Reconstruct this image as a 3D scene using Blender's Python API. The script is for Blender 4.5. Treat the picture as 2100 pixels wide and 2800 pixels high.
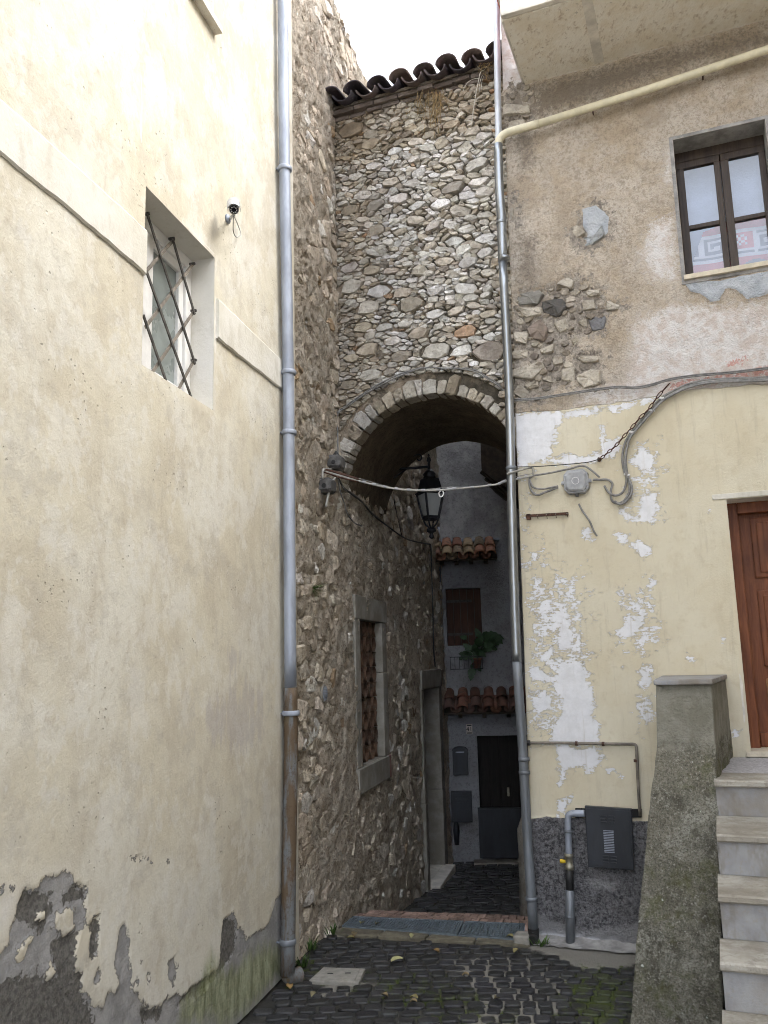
import bpy, bmesh, math, random
import numpy as np
from math import sin, cos, pi, radians, sqrt, atan2
from mathutils import Vector, Matrix

for o in list(bpy.data.objects): bpy.data.objects.remove(o)
SC = bpy.context.scene
COL = SC.collection
rng = np.random.default_rng(7)
random.seed(7)

# ------------------------------------------------------------------ camera
EYE = np.array([0.0, 0.0, 2.1]); FOC = 2320.0
PIT, ROL = radians(10.05), radians(1.5)
_r0 = np.array([1., 0, 0]); _u0 = np.array([0, -sin(PIT), cos(PIT)]); FWD = np.array([0, cos(PIT), sin(PIT)])
RGT = cos(ROL)*_r0 - sin(ROL)*_u0; UPV = sin(ROL)*_r0 + cos(ROL)*_u0
cam = bpy.data.cameras.new('camera'); cam.sensor_fit = 'VERTICAL'; cam.sensor_height = 36; cam.sensor_width = 27
cam.lens = FOC/2800*36; cam.clip_start = .05; cam.clip_end = 500
camo = bpy.data.objects.new('camera', cam); COL.objects.link(camo)
_m = Matrix.Identity(4)
for i in range(3):
    _m[i][0] = RGT[i]; _m[i][1] = UPV[i]; _m[i][2] = -FWD[i]; _m[i][3] = EYE[i]
camo.matrix_world = _m; SC.camera = camo
SC.render.resolution_x = 768; SC.render.resolution_y = 1024

# ------------------------------------------------------------------ sky, sun, exposure
SUN_EL, SUN_AZ = radians(50), radians(100)      # azimuth from +Y towards +X
wd = bpy.data.worlds.new('World'); SC.world = wd; wd.use_nodes = True
wt = wd.node_tree; wt.nodes.clear()
sky = wt.nodes.new('ShaderNodeTexSky'); sky.sky_type = 'NISHITA'; sky.sun_disc = False
sky.sun_elevation = SUN_EL; sky.sun_rotation = SUN_AZ; sky.dust_density = 6.0; sky.air_density = 1.0; sky.ozone_density = 1.0
hsv = wt.nodes.new('ShaderNodeHueSaturation'); hsv.inputs['Saturation'].default_value = .30; hsv.inputs['Value'].default_value = 1.0
bg = wt.nodes.new('ShaderNodeBackground'); bg.inputs['Strength'].default_value = .15
wo = wt.nodes.new('ShaderNodeOutputWorld')
wt.links.new(sky.outputs[0], hsv.inputs['Color']); ovc = wt.nodes.new('ShaderNodeMix'); ovc.data_type = 'RGBA'; ovc.inputs[0].default_value = .8; ovc.inputs[7].default_value = (4.5, 4.8, 5.4, 1)   # even cloud cover in front of the clear sky
wt.links.new(hsv.outputs[0], ovc.inputs[6]); wt.links.new(ovc.outputs[2], bg.inputs['Color']); wt.links.new(bg.outputs[0], wo.inputs['Surface'])
sl = bpy.data.lights.new('sun', 'SUN'); sl.energy = .6; sl.angle = radians(25); sl.color = (1, .96, .9)
so = bpy.data.objects.new('sun', sl); COL.objects.link(so)
_sd = Vector((sin(SUN_AZ)*cos(SUN_EL), cos(SUN_AZ)*cos(SUN_EL), sin(SUN_EL)))
so.rotation_euler = _sd.to_track_quat('Z', 'Y').to_euler(); so.location = (3, -3, 12)
SC.view_settings.view_transform = 'Standard'; SC.view_settings.look = 'None'
SC.view_settings.gamma = 1; SC.view_settings.use_curve_mapping = False
SC.view_settings.exposure = 2.38
SC.render.engine = 'CYCLES'
SC.cycles.max_bounces = 5; SC.cycles.diffuse_bounces = 3; SC.cycles.use_adaptive_sampling = True; SC.cycles.adaptive_threshold = .035; SC.cycles.adaptive_min_samples = 16; SC.cycles.filter_width = 1.0

# ------------------------------------------------------------------ photograph pixel -> place
def ray(p): return FWD + RGT*((p[0]-1050)/FOC) - UPV*((p[1]-1400)/FOC)
def hitp(p, P0, n):
    d = ray(p); return EYE + d*(((P0-EYE) @ n)/(d @ n))
def ground(p, z=0.): return hitp(p, np.array([0, 0, z]), np.array([0, 0, 1.]))
def aty(p, y): return hitp(p, np.array([0, y, 0.]), np.array([0, 1., 0]))
def proj(P):
    v = np.asarray(P)-EYE; w = v @ FWD; return (1050+FOC*(v @ RGT)/w, 1400-FOC*(v @ UPV)/w)
def zf(x, y, k): return lambda a, b: (x+a*k, y+b*k)
A = zf(0, 0, .5199); B = zf(0, 1100, .5199); C = zf(0, 2150, .6028); D = zf(750, 0, .4219); E = zf(780, 850, .4219)
Fz = zf(780, 1600, .4294); G = zf(1300, 0, .4972); Hz = zf(1350, 1000, .4521); I = zf(1350, 1800, .4521); J = zf(600, 2300, .7233)
K = zf(350, 450, .3165); Lz = zf(1150, 1450, .4521); Mz = zf(840, 1200, .2532); N = zf(900, 1600, .4067); Oz = zf(880, 130, .3134); Pz = zf(1800, 300, .2486)
class Wall:
    """vertical plane: u along d (to the viewer's right), v up, off outwards"""
    def __init__(s, P0, a):
        a = radians(a); s.P0 = np.array([P0[0], P0[1], 0.]); s.d = np.array([sin(a), cos(a), 0]); s.n = np.array([s.d[1], -s.d[0], 0])
    def pt(s, u, v, o=0.): return s.P0 + s.d*u + s.n*o + np.array([0, 0, v])
    def uv(s, p, o=0.):
        q = hitp(p, s.P0+s.n*o, s.n) - s.P0; return float(q @ s.d), float(q[2])
    def depth(s, u, p):
        a, b = s.uv(p, 0)[0], s.uv(p, 1)[0]; return (u-a)/(b-a)
    def loc(s, P):
        q = np.asarray(P)-s.P0; return float(q @ s.d), float(q[2]), float(q @ s.n)
WL = Wall(ground(C(1270, 885)), 13.6)       # cream wall on the left
WS = Wall(ground(C(1345, 790)), 13.4)       # rubble stone wall running down the alley
WR = Wall(ground(I(250, 1690)), 110.9)      # yellow wall on the right
WA = Wall((-.402, 7.907), 110.9)            # face of the arch wall
WF = Wall((.884, 13.3), 96)                 # house at the end of the alley

# ------------------------------------------------------------------ noise
def _hash(ix, iy, iz, seed):
    h = (ix*374761393 + iy*668265263 + iz*2147483647 + seed*1274126177) & 0xffffffff
    h = ((h ^ (h >> 13))*1274126177) & 0xffffffff
    return ((h ^ (h >> 16)) & 0xffff)/65535.
def vnoise(p, seed=0):
    i = np.floor(p).astype(np.int64); f = p-i; f = f*f*(3-2*f); r = 0
    for a in (0, 1):
        for b in (0, 1):
            for c in (0, 1):
                w = (f[:, 0] if a else 1-f[:, 0])*(f[:, 1] if b else 1-f[:, 1])*(f[:, 2] if c else 1-f[:, 2])
                r = r + w*_hash(i[:, 0]+a, i[:, 1]+b, i[:, 2]+c, seed)
    return r
def fbm(p, scale=1., octv=4, gain=.5, seed=0):
    p = np.asarray(p, float)*scale; s = 0; a = 1.; t = 0
    for k in range(octv):
        s = s + a*(vnoise(p, seed+k*17)-.5); t += a; a *= gain; p = p*2.03+3.7
    return s/t*2.       # about -1..1
def fbm2(u, v, scale, octv=4, gain=.5, seed=0, su=1., sv=1.):
    return fbm(np.stack([u*su, v*sv, np.full_like(u, seed*.37)], 1), scale, octv, gain, seed)
def sdf(u, v, poly):
    """signed distance, positive inside"""
    P = np.asarray(poly, float); Q = np.roll(P, -1, 0); best = np.full(u.shape, 1e9); ins = np.zeros(u.shape, bool)
    for (x0, y0), (x1, y1) in zip(P, Q):
        dx, dy = x1-x0, y1-y0; L2 = dx*dx+dy*dy+1e-12
        t = np.clip(((u-x0)*dx+(v-y0)*dy)/L2, 0, 1)
        best = np.minimum(best, (u-x0-t*dx)**2+(v-y0-t*dy)**2)
        c = ((y0 > v) != (y1 > v)) & (u < dx*(v-y0)/(dy if abs(dy) > 1e-9 else 1e-9)+x0); ins ^= c
    d = np.sqrt(best); return np.where(ins, d, -d)

# ------------------------------------------------------------------ objects
WLOC = {}
def tag(o, label=None, cat=None, group=None, kind=None):
    if label: o['label'] = label
    if cat: o['category'] = cat
    if group: o['group'] = group
    if kind: o['kind'] = kind
    return o
def thing(name, loc, label, cat, group=None, kind=None):
    o = bpy.data.objects.new(name, None); COL.objects.link(o); o.empty_display_size = .1
    o.location = Vector([float(x) for x in loc]); WLOC[o.name] = np.array(loc, float)
    return tag(o, label, cat, group, kind)
def link(name, me, mat, parent, c):
    o = bpy.data.objects.new(name, me); COL.objects.link(o)
    if mat and not me.materials: me.materials.append(mat)
    base = WLOC[parent.name] if parent else np.zeros(3)
    o.parent = parent; o.location = Vector([float(x) for x in (np.asarray(c)-base)]); WLOC[o.name] = np.array(c, float)
    return o
class MB:
    def __init__(s): s.v = []; s.f = []; s.tint = []; s.n = 0; s._t = (1, 1, 1)
    def add(s, vs, fs, tint=None):
        b = s.n; vs = np.asarray(vs, float); s.v.append(vs); s.f += [tuple(i+b for i in f) for f in fs]; s.n += len(vs)
        s.tint.append(np.tile(np.array(tint if tint is not None else s._t, float), (len(vs), 1))); return s
    def hexa(s, p, tint=None):      # 8 corners: bottom ring 0-3, top ring 4-7
        return s.add(p, [(3, 2, 1, 0), (4, 5, 6, 7), (0, 1, 5, 4), (1, 2, 6, 5), (2, 3, 7, 6), (3, 0, 4, 7)], tint)
    def box(s, x0, x1, y0, y1, z0, z1, tint=None):
        return s.hexa([(x0, y0, z0), (x1, y0, z0), (x1, y1, z0), (x0, y1, z0), (x0, y0, z1), (x1, y0, z1), (x1, y1, z1), (x0, y1, z1)], tint)
    def wbox(s, W, u0, u1, v0, v1, o0, o1, tint=None):
        return s.hexa([W.pt(u0, v0, o1), W.pt(u1, v0, o1), W.pt(u1, v0, o0), W.pt(u0, v0, o0), W.pt(u0, v1, o1), W.pt(u1, v1, o1), W.pt(u1, v1, o0), W.pt(u0, v1, o0)], tint)
    def wquad(s, W, q, o0, o1, tint=None):      # q: 4 (u,v) counter-clockwise from lower left, a slab between two offsets
        return s.hexa([W.pt(*q[0], o1), W.pt(*q[1], o1), W.pt(*q[1], o0), W.pt(*q[0], o0), W.pt(*q[3], o1), W.pt(*q[2], o1), W.pt(*q[2], o0), W.pt(*q[3], o0)], tint)
    def bar(s, a, b, w, t, n, tint=None):       # flat bar from a to b, width w in the plane, thickness t along n
        a = np.asarray(a, float); b = np.asarray(b, float); d = b-a; d /= np.linalg.norm(d); n = np.asarray(n, float); x = np.cross(d, n); x /= np.linalg.norm(x)
        n2 = np.cross(x, d); x = x*w/2; n2 = n2*t/2
        return s.hexa([a-x-n2, a+x-n2, a+x+n2, a-x+n2, b-x-n2, b+x-n2, b+x+n2, b-x+n2], tint)
    def tube(s, pts, r, k=8, cap=True, tint=None):
        pts = [np.asarray(p, float) for p in pts]; n = len(pts); rs = r if hasattr(r, '__len__') else [r]*n
        T = [pts[min(i+1, n-1)]-pts[max(i-1, 0)] for i in range(n)]; T = [t/np.linalg.norm(t) for t in T]
        a = np.array([0, 0, 1.]) if abs(T[0][2]) < .9 else np.array([1., 0, 0]); X = np.cross(T[0], a); X /= np.linalg.norm(X)
        vs = []
        for i in range(n):
            X = X-T[i]*(X @ T[i]); X /= np.linalg.norm(X); Y = np.cross(T[i], X)
            vs += [pts[i]+rs[i]*(cos(2*pi*j/k)*X+sin(2*pi*j/k)*Y) for j in range(k)]
        fs = [(i*k+j, i*k+(j+1) % k, (i+1)*k+(j+1) % k, (i+1)*k+j) for i in range(n-1) for j in range(k)]
        if cap: fs += [tuple(range(k-1, -1, -1)), tuple((n-1)*k+j for j in range(k))]
        return s.add(vs, fs, tint)
    def lathe(s, c, prof, k=12, axis=(0, 0, 1), tint=None):     # prof: (radius, height)
        ax = np.array(axis, float); ax /= np.linalg.norm(ax)
        pts = [np.asarray(c, float)+ax*h for _, h in prof]
        a = np.array([1., 0, 0]) if abs(ax[2]) > .7 else np.array([0, 0, 1.]); X = np.cross(ax, a); X /= np.linalg.norm(X); Y = np.cross(ax, X)
        vs = [p+max(r, 1e-4)*(cos(2*pi*j/k)*X+sin(2*pi*j/k)*Y) for p, (r, _) in zip(pts, prof) for j in range(k)]; n = len(prof)
        fs = [(i*k+j, i*k+(j+1) % k, (i+1)*k+(j+1) % k, (i+1)*k+j) for i in range(n-1) for j in range(k)]
        fs += [tuple(range(k-1, -1, -1)), tuple((n-1)*k+j for j in range(k))]
        return s.add(vs, fs, tint)
    def mesh(s, name, c=None, bevel=0., smooth=False):
        V = np.concatenate(s.v); c = V.mean(0) if c is None else np.asarray(c, float)
        me = bpy.data.meshes.new(name); me.from_pydata((V-c).tolist(), [], s.f)
        T = np.concatenate(s.tint)
        at = me.color_attributes.new('tint', 'FLOAT_COLOR', 'POINT'); at.data.foreach_set('color', np.concatenate([T, np.ones((len(T), 1))], 1).astype(np.float32).ravel())
        if bevel:
            bm = bmesh.new(); bm.from_mesh(me)
            bmesh.ops.bevel(bm, geom=[e for e in bm.edges if len(e.link_faces) == 2 and e.calc_face_angle(0) > .5], offset=bevel, segments=2, affect='EDGES', profile=.6, clamp_overlap=True)
            bm.to_mesh(me); bm.free()
        if smooth: me.shade_smooth()
        me.update(); return me, c
    def build(s, name, mat, parent=None, bevel=0., smooth=False, label=None, kind=None):
        me, c = s.mesh(name, None, bevel, smooth)
        o = link(name, me, mat, parent, c)
        return tag(o, label, None, None, kind)
def solo(mb, name, mat, label, cat, group=None, kind=None, bevel=0., smooth=False):
    o = mb.build(name, mat, None, bevel, smooth); return tag(o, label, cat, group, kind)
def smoothpath(pts, n=8):
    P = [np.asarray(p, float) for p in pts]; P = [2*P[0]-P[1]]+P+[2*P[-1]-P[-2]]; out = []
    for i in range(1, len(P)-2):
        for k in range(n):
            t = k/n; a, b, c, d = P[i-1:i+3]
            out.append(.5*((2*b)+(-a+c)*t+(2*a-5*b+4*c-d)*t*t+(-a+3*b-3*c+d)*t**3))
    out.append(P[-2]); return out
def gridwall(name, W, us, vs, holes, dispf, attrf, mat, parent, skirt=.4, kind=None, drop=None, umap=None):
    """sheet of small cells with openings, real relief from dispf and wear masks from attrf, turned back at its outer edges"""
    us = np.unique(np.round(np.concatenate([us, [h[0] for h in holes], [h[1] for h in holes]]), 4)); vs = np.unique(np.round(np.concatenate([vs, [h[2] for h in holes], [h[3] for h in holes]]), 4))
    def thin(x, keep):
        out = [x[0]]
        for a in x[1:]:
            if a-out[-1] < .004 and a not in keep:
                continue
            if a-out[-1] < .004 and out[-1] not in keep: out[-1] = a; continue
            out.append(a)
        return np.array(out)
    ku = set(round(k, 4) for h in holes for k in h[:2]); kv = set(round(k, 4) for h in holes for k in h[2:4]); us = thin(us, ku); vs = thin(vs, kv)
    U, V = np.meshgrid(us, vs); u = U.ravel(); v = V.ravel(); at = attrf(u, v); d = dispf(u, v, at)
    for h in holes:
        dx = np.maximum(np.maximum(h[0]-u, u-h[1]), 0); dy = np.maximum(np.maximum(h[2]-v, v-h[3]), 0); d = d*np.clip(np.hypot(dx, dy)/.03, .0, 1)
    uu = u+umap(u, v) if umap else u
    P = W.P0+uu[:, None]*W.d+d[:, None]*W.n; P[:, 2] += v
    nu, nv = len(us), len(vs); ok = np.ones((nv-1, nu-1), bool); cu = (us[1:]+us[:-1])/2; cv = (vs[1:]+vs[:-1])/2
    for h in holes: ok &= ~((cv[:, None] > h[2]) & (cv[:, None] < h[3]) & (cu[None] > h[0]) & (cu[None] < h[1]))
    if drop: ok &= ~drop(*np.meshgrid(cu, cv))
    jj, ii = np.nonzero(ok); a = jj*nu+ii; F = np.stack([a, a+1, a+1+nu, a+nu], 1)
    edge = np.concatenate([np.arange(nv)*nu, (nv-1)*nu+np.arange(1, nu), (np.arange(nv-2, -1, -1))*nu+nu-1])
    back = P[edge]-W.n*skirt; b0 = len(P); P = np.concatenate([P, back])
    k = np.arange(len(edge)-1); S = np.stack([edge[k], edge[k+1], b0+k+1, b0+k], 1); F = np.concatenate([F, S])
    c = P.mean(0); me = bpy.data.meshes.new(name); me.vertices.add(len(P)); me.vertices.foreach_set('co', (P-c).astype(np.float32).ravel())
    me.loops.add(F.size); me.loops.foreach_set('vertex_index', F.astype(np.int32).ravel())
    me.polygons.add(len(F)); me.polygons.foreach_set('loop_start', np.arange(0, F.size, 4, dtype=np.int32)); me.polygons.foreach_set('loop_total', np.full(len(F), 4, np.int32))
    me.update(calc_edges=True); me.validate()
    for n_, val in at.items():
        x = me.attributes.new(n_, 'FLOAT', 'POINT'); x.data.foreach_set('value', np.concatenate([val, val[edge]]).astype(np.float32))
    me.shade_smooth()
    return tag(link(name, me, mat, parent, c), kind=kind)
# ------------------------------------------------------------------ materials
class Mt:
    def __init__(s, name):
        s.m = bpy.data.materials.new(name); s.m.use_nodes = True; s.t = s.m.node_tree; s.t.nodes.clear()
        s.out = s.t.nodes.new('ShaderNodeOutputMaterial'); s.b = s.t.nodes.new('ShaderNodeBsdfPrincipled'); s.t.links.new(s.b.outputs[0], s.out.inputs[0])
        s.pos = s.t.nodes.new('ShaderNodeNewGeometry').outputs['Position']; s.h = []
    def _s(s, sock, v):
        if hasattr(v, 'is_output'): s.t.links.new(v, sock)
        elif sock.type == 'RGBA': sock.default_value = (*v, 1) if len(v) == 3 else v
        else: sock.default_value = v
    def vec(s, sx, sy, sz):
        n = s.t.nodes.new('ShaderNodeVectorMath'); n.operation = 'MULTIPLY'; s._s(n.inputs[0], s.pos); n.inputs[1].default_value = (sx, sy, sz); return n.outputs[0]
    def noise(s, scale, detail=4, rough=.6, vec=None, dist=0., col=False):
        n = s.t.nodes.new('ShaderNodeTexNoise'); s._s(n.inputs['Vector'], vec or s.pos); n.inputs['Scale'].default_value = scale; n.inputs['Detail'].default_value = min(detail, 4)
        n.inputs['Roughness'].default_value = rough; n.inputs['Distortion'].default_value = dist; return n.outputs['Color' if col else 'Fac']
    def vor(s, scale, feat='F1', vec=None, rnd=1.):
        n = s.t.nodes.new('ShaderNodeTexVoronoi'); n.feature = feat; s._s(n.inputs['Vector'], vec or s.pos); n.inputs['Scale'].default_value = scale; n.inputs['Randomness'].default_value = rnd; return n.outputs['Distance']
    def warp(s, scale, amt):
        c = s.noise(scale, 3, .6, col=True); n = s.t.nodes.new('ShaderNodeVectorMath'); n.operation = 'MULTIPLY_ADD'; s._s(n.inputs[0], c); n.inputs[1].default_value = (amt,)*3; s._s(n.inputs[2], s.pos); return n.outputs[0]
    def ma(s, op, a, b=0., c=0.):
        n = s.t.nodes.new('ShaderNodeMath'); n.operation = op; s._s(n.inputs[0], a); s._s(n.inputs[1], b); s._s(n.inputs[2], c); return n.outputs[0]
    def st(s, x, lo, hi):
        n = s.t.nodes.new('ShaderNodeMapRange'); n.interpolation_type = 'SMOOTHSTEP'; s._s(n.inputs[0], x); n.inputs[1].default_value = lo; n.inputs[2].default_value = hi; return n.outputs[0]
    def mix(s, f, a, b, bl='MIX'):
        n = s.t.nodes.new('ShaderNodeMix'); n.data_type = 'RGBA'; n.blend_type = bl; s._s(n.inputs[0], f); s._s(n.inputs[6], a); s._s(n.inputs[7], b); return n.outputs[2]
    def nn(s, scale, detail=4, rough=.7, vec=None, lo=.33, hi=.67): return s.st(s.noise(scale, detail, rough, vec), lo, hi)
    def attr(s, name, col=False):
        n = s.t.nodes.new('ShaderNodeAttribute'); n.attribute_name = name; return n.outputs['Color' if col else 'Fac']
    def z(s):
        n = s.t.nodes.new('ShaderNodeSeparateXYZ'); s._s(n.inputs[0], s.pos); return n.outputs[2]
    def bump(s, h, dist=.01, st=1.): s.h.append((h, dist, st))
    def done(s, col, rough=.85, metal=0., spec=.5, **kw):
        s._s(s.b.inputs['Base Color'], col); s._s(s.b.inputs['Roughness'], rough); s._s(s.b.inputs['Metallic'], metal); s._s(s.b.inputs['Specular IOR Level'], spec)
        for k, v in kw.items(): s._s(s.b.inputs[k], v)
        nrm = None
        for h, d, st in s.h:
            n = s.t.nodes.new('ShaderNodeBump'); s._s(n.inputs['Height'], h); n.inputs['Distance'].default_value = d; n.inputs['Strength'].default_value = st
            if nrm: s.t.links.new(nrm, n.inputs['Normal'])
            nrm = n.outputs[0]
        if nrm: s.t.links.new(nrm, s.b.inputs['Normal'])
        return s.m
def simple(name, c, rough=.7, metal=0., var=.25, sc=18., bump=.002, spec=.5, bsc=60.):
    m = Mt(name); n = m.noise(sc, 5, .65); col = m.mix(m.st(n, .3, .7), tuple(x*(1-var) for x in c), tuple(min(1, x*(1+var)) for x in c))
    if bump: m.bump(m.noise(bsc, 4, .65), bump)
    return m.done(col, m.ma('MULTIPLY_ADD', n, .25, rough-.12), metal, spec)
MAT = {}
# cream plaster with damp, peeled base
m = Mt('cream_plaster')
n1 = m.noise(1.3, 6, .62); n2 = m.noise(3.2, 6, .75, m.vec(1, 1, .6)); n3 = m.noise(14, 5, .7); n4 = m.noise(70, 4, .7)
c = m.mix(m.st(n1, .36, .66), (.575, .525, .41), (.625, .595, .51))
c = m.mix(m.ma('MULTIPLY', m.st(n2, .47, .66), .6), c, (.475, .42, .325))
c = m.mix(m.ma('MULTIPLY', m.st(m.noise(4.2, 6, .75), .50, .64), .5), c, (.46, .425, .36))
c = m.mix(m.ma('MULTIPLY', m.st(m.noise(9, 5, .7, m.vec(1.2, 1.2, .12)), .56, .8), .35), c, (.42, .36, .27))
c = m.mix(m.ma('MULTIPLY', m.nn(1.9, 4, .7, None, .48, .66), .45), c, (.45, .395, .30)); c = m.mix(m.ma('MULTIPLY', m.nn(3.4, 4, .8, m.vec(1, 1, .8), .50, .58), .4), c, (.66, .64, .585)); c = m.mix(m.ma('MULTIPLY', m.st(n3, .58, .72), .5), c, (.42, .36, .275))
c = m.mix(m.ma('MULTIPLY', m.st(n4, .67, .75), .22), c, (.30, .26, .2))
pits = m.ma('MULTIPLY', m.st(m.vor(26, 'F1', m.warp(8, .05)), .17, .10), m.st(m.noise(2.2, 3), .54, .66))
c = m.mix(m.ma('MULTIPLY', pits, .4), c, (.30, .26, .20))
gs = m.st(m.ma('ADD', m.attr('stain'), m.ma('MULTIPLY_ADD', m.nn(14, 5, .7, m.vec(1, 1, .22)), 1.0, -.6)), .30, .85)
c = m.mix(m.ma('MULTIPLY', gs, .5), c, (.42, .385, .37))
pl = m.attr('pale'); c = m.mix(m.ma('MULTIPLY', m.st(pl, .2, .8), .8), c, (.70, .68, .64))
e = m.ma('ADD', m.attr('peel'), m.ma('MULTIPLY_ADD', m.nn(26, 5, .75), .5, -.25)); fp = m.st(e, .47, .53)
dk = m.st(m.ma('ADD', m.attr('dark'), m.ma('MULTIPLY_ADD', m.nn(18, 5, .75), .7, -.35)), .44, .56)
g = m.mix(m.st(m.noise(7, 5, .7), .35, .65), (.25, .245, .24), (.35, .34, .33)); g2 = m.mix(m.st(m.noise(40, 4, .75), .35, .65), (.085, .08, .072), (.17, .16, .145))
g = m.mix(dk, g, g2)
c = m.mix(fp, c, g)
rim = m.ma('MULTIPLY', m.st(e, .40, .47), m.st(e, .60, .53)); c = m.mix(m.ma('MULTIPLY', rim, .6), c, (.085, .075, .06))
gr = m.ma('MULTIPLY', m.st(m.ma('ADD', m.attr('moss'), m.ma('MULTIPLY_ADD', m.noise(9, 5, .75, m.vec(1, 1, .4)), 1.0, -.5)), .3, .9), .75)
c = m.mix(gr, c, m.mix(m.nn(12, 4, .75, m.vec(1.3, 1.3, .35)), (.13, .15, .045), (.40, .42, .25)))
tr = m.noise(5, 4, .6); m.bump(n3, .004); m.bump(n4, .0025); m.bump(tr, .005); m.bump(m.ma('MULTIPLY', pits, -1.), .006); m.bump(m.ma('MULTIPLY', fp, m.noise(55, 4, .8)), .006)
MAT['cream'] = m.done(c, .9, spec=.3)
# pale smooth trim of the cream house
m = Mt('pale_trim_plaster'); n1 = m.noise(2.5, 5, .6); n2 = m.noise(11, 5, .7, m.vec(1, 1, .4)); c = m.mix(m.st(n1, .35, .65), (.60, .57, .50), (.68, .65, .59)); c = m.mix(m.ma('MULTIPLY', m.st(n2, .52, .75), .45), c, (.47, .43, .34))
m.bump(m.noise(35, 5, .7), .003); MAT['trim'] = m.done(c, .88, spec=.3)
m = Mt('cream_band_plaster'); n1 = m.noise(2.5, 5, .6); n2 = m.noise(11, 5, .7, m.vec(1, 1, .4)); c = m.mix(m.st(n1, .35, .65), (.585, .555, .475), (.645, .62, .56)); c = m.mix(m.ma('MULTIPLY', m.st(n2, .48, .68), .5), c, (.46, .425, .345)); m.bump(m.noise(35, 5, .7), .003); MAT['band'] = m.done(c, .88, spec=.3)
# yellow wall on the right
m = Mt('patched_yellow_plaster')
n1 = m.noise(1.5, 5, .6); n3 = m.noise(11, 5, .7); n4 = m.noise(60, 4, .72); nf = m.noise(30, 6, .78, m.warp(5, .08)); ns = m.noise(26, 5, .8, m.vec(.6, .6, 1.6))
yel = m.mix(m.st(n1, .35, .68), (.60, .535, .395), (.655, .605, .475)); yel = m.mix(m.ma('MULTIPLY', m.st(n3, .5, .75), .35), yel, (.48, .40, .26))
yel = m.mix(m.ma('MULTIPLY', m.st(m.noise(4, 5, .7, m.vec(1, 1, .3)), .52, .75), .35), yel, (.46, .385, .26))
wt_ = m.mix(m.st(n3, .3, .7), (.68, .68, .69), (.78, .78, .80))
nsn = m.ma('MULTIPLY_ADD', m.nn(38, 4, .75, m.vec(.55, .55, 1.7)), .5, m.ma('MULTIPLY', m.nn(11, 4, .7), .5)); e = m.ma('ADD', m.attr('white'), m.ma('MULTIPLY_ADD', nsn, .9, -.45)); fw_ = m.st(e, .48, .53)
low = m.mix(fw_, yel, wt_); rim = m.ma('MULTIPLY', m.st(e, .40, .48), m.st(e, .56, .50)); low = m.mix(m.ma('MULTIPLY', rim, .16), low, (.36, .31, .22)); low = m.mix(m.ma('MULTIPLY', m.st(m.noise(16, 4, .7, m.vec(1.3, 1.3, .10)), .55, .72), .3), low, (.40, .35, .26))
# old cracked render above
u1 = m.mix(m.st(m.noise(1.9, 6, .7), .36, .64), (.47, .385, .285), (.60, .53, .445)); u1 = m.mix(m.ma('MULTIPLY', m.st(n3, .45, .72), .5), u1, (.42, .33, .24)); u1 = m.mix(m.ma('MULTIPLY', m.nn(2.6, 5, .7, None, .45, .62), .55), u1, (.56, .51, .45))
u1 = m.mix(m.ma('MULTIPLY', m.st(nf, .47, .64), .6), u1, (.27, .22, .17)); u1 = m.mix(m.ma('MULTIPLY', m.nn(55, 3, .75, None, .5, .68), .45), u1, (.24, .20, .16)); u1 = m.mix(m.ma('MULTIPLY', m.nn(2.1, 4, .7, None, .5, .66), .5), u1, (.36, .30, .235))
pk = m.ma('ADD', m.attr('lime'), m.ma('MULTIPLY_ADD', nf, 1.2, -.6)); u1 = m.mix(m.st(pk, .35, .75), u1, m.mix(m.st(n3, .4, .62), (.73, .70, .68), (.62, .54, .49)))
u1 = m.mix(m.ma('MULTIPLY', m.st(m.ma('ADD', m.attr('red'), m.ma('MULTIPLY_ADD', nf, 1.4, -.7)), .45, .62), .75), u1, (.55, .24, .19))
sn = m.st(m.ma('ADD', m.attr('soot'), m.ma('MULTIPLY_ADD', nf, 1.2, -.6)), .2, .9); u1 = m.mix(m.ma('MULTIPLY', sn, .8), u1, (.19, .16, .13))
cr = m.vor(9, 'DISTANCE_TO_EDGE', m.warp(7, .22)); cr2 = m.vor(24, 'DISTANCE_TO_EDGE', m.warp(12, .10)); ck = m.ma('MAXIMUM', m.ma('MULTIPLY', m.st(cr, .022, .0), .9), m.ma('MULTIPLY', m.st(cr2, .03, .0), .55))
ck = m.ma('MULTIPLY', m.ma('MULTIPLY', ck, m.st(m.noise(5, 4), .46, .62)), m.st(m.noise(17, 3), .38, .55)); u1 = m.mix(m.ma('MULTIPLY', ck, .45), u1, (.11, .085, .06))
sz = m.st(m.ma('ADD', m.attr('bare'), m.ma('MULTIPLY_ADD', m.nn(13, 5, .75), .9, -.45)), .40, .60); u1 = m.mix(sz, u1, m.mix(m.st(nf, .35, .65), (.19, .165, .14), (.44, .39, .33)))
cg = m.st(m.attr('cement'), .45, .55); u1 = m.mix(cg, u1, m.mix(m.st(n3, .3, .7), (.40, .43, .47), (.55, .57, .60)))
zn = m.st(m.ma('ADD', m.attr('old'), m.ma('MULTIPLY_ADD', nf, .25, -.125)), .47, .53); c = m.mix(zn, low, u1)
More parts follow.
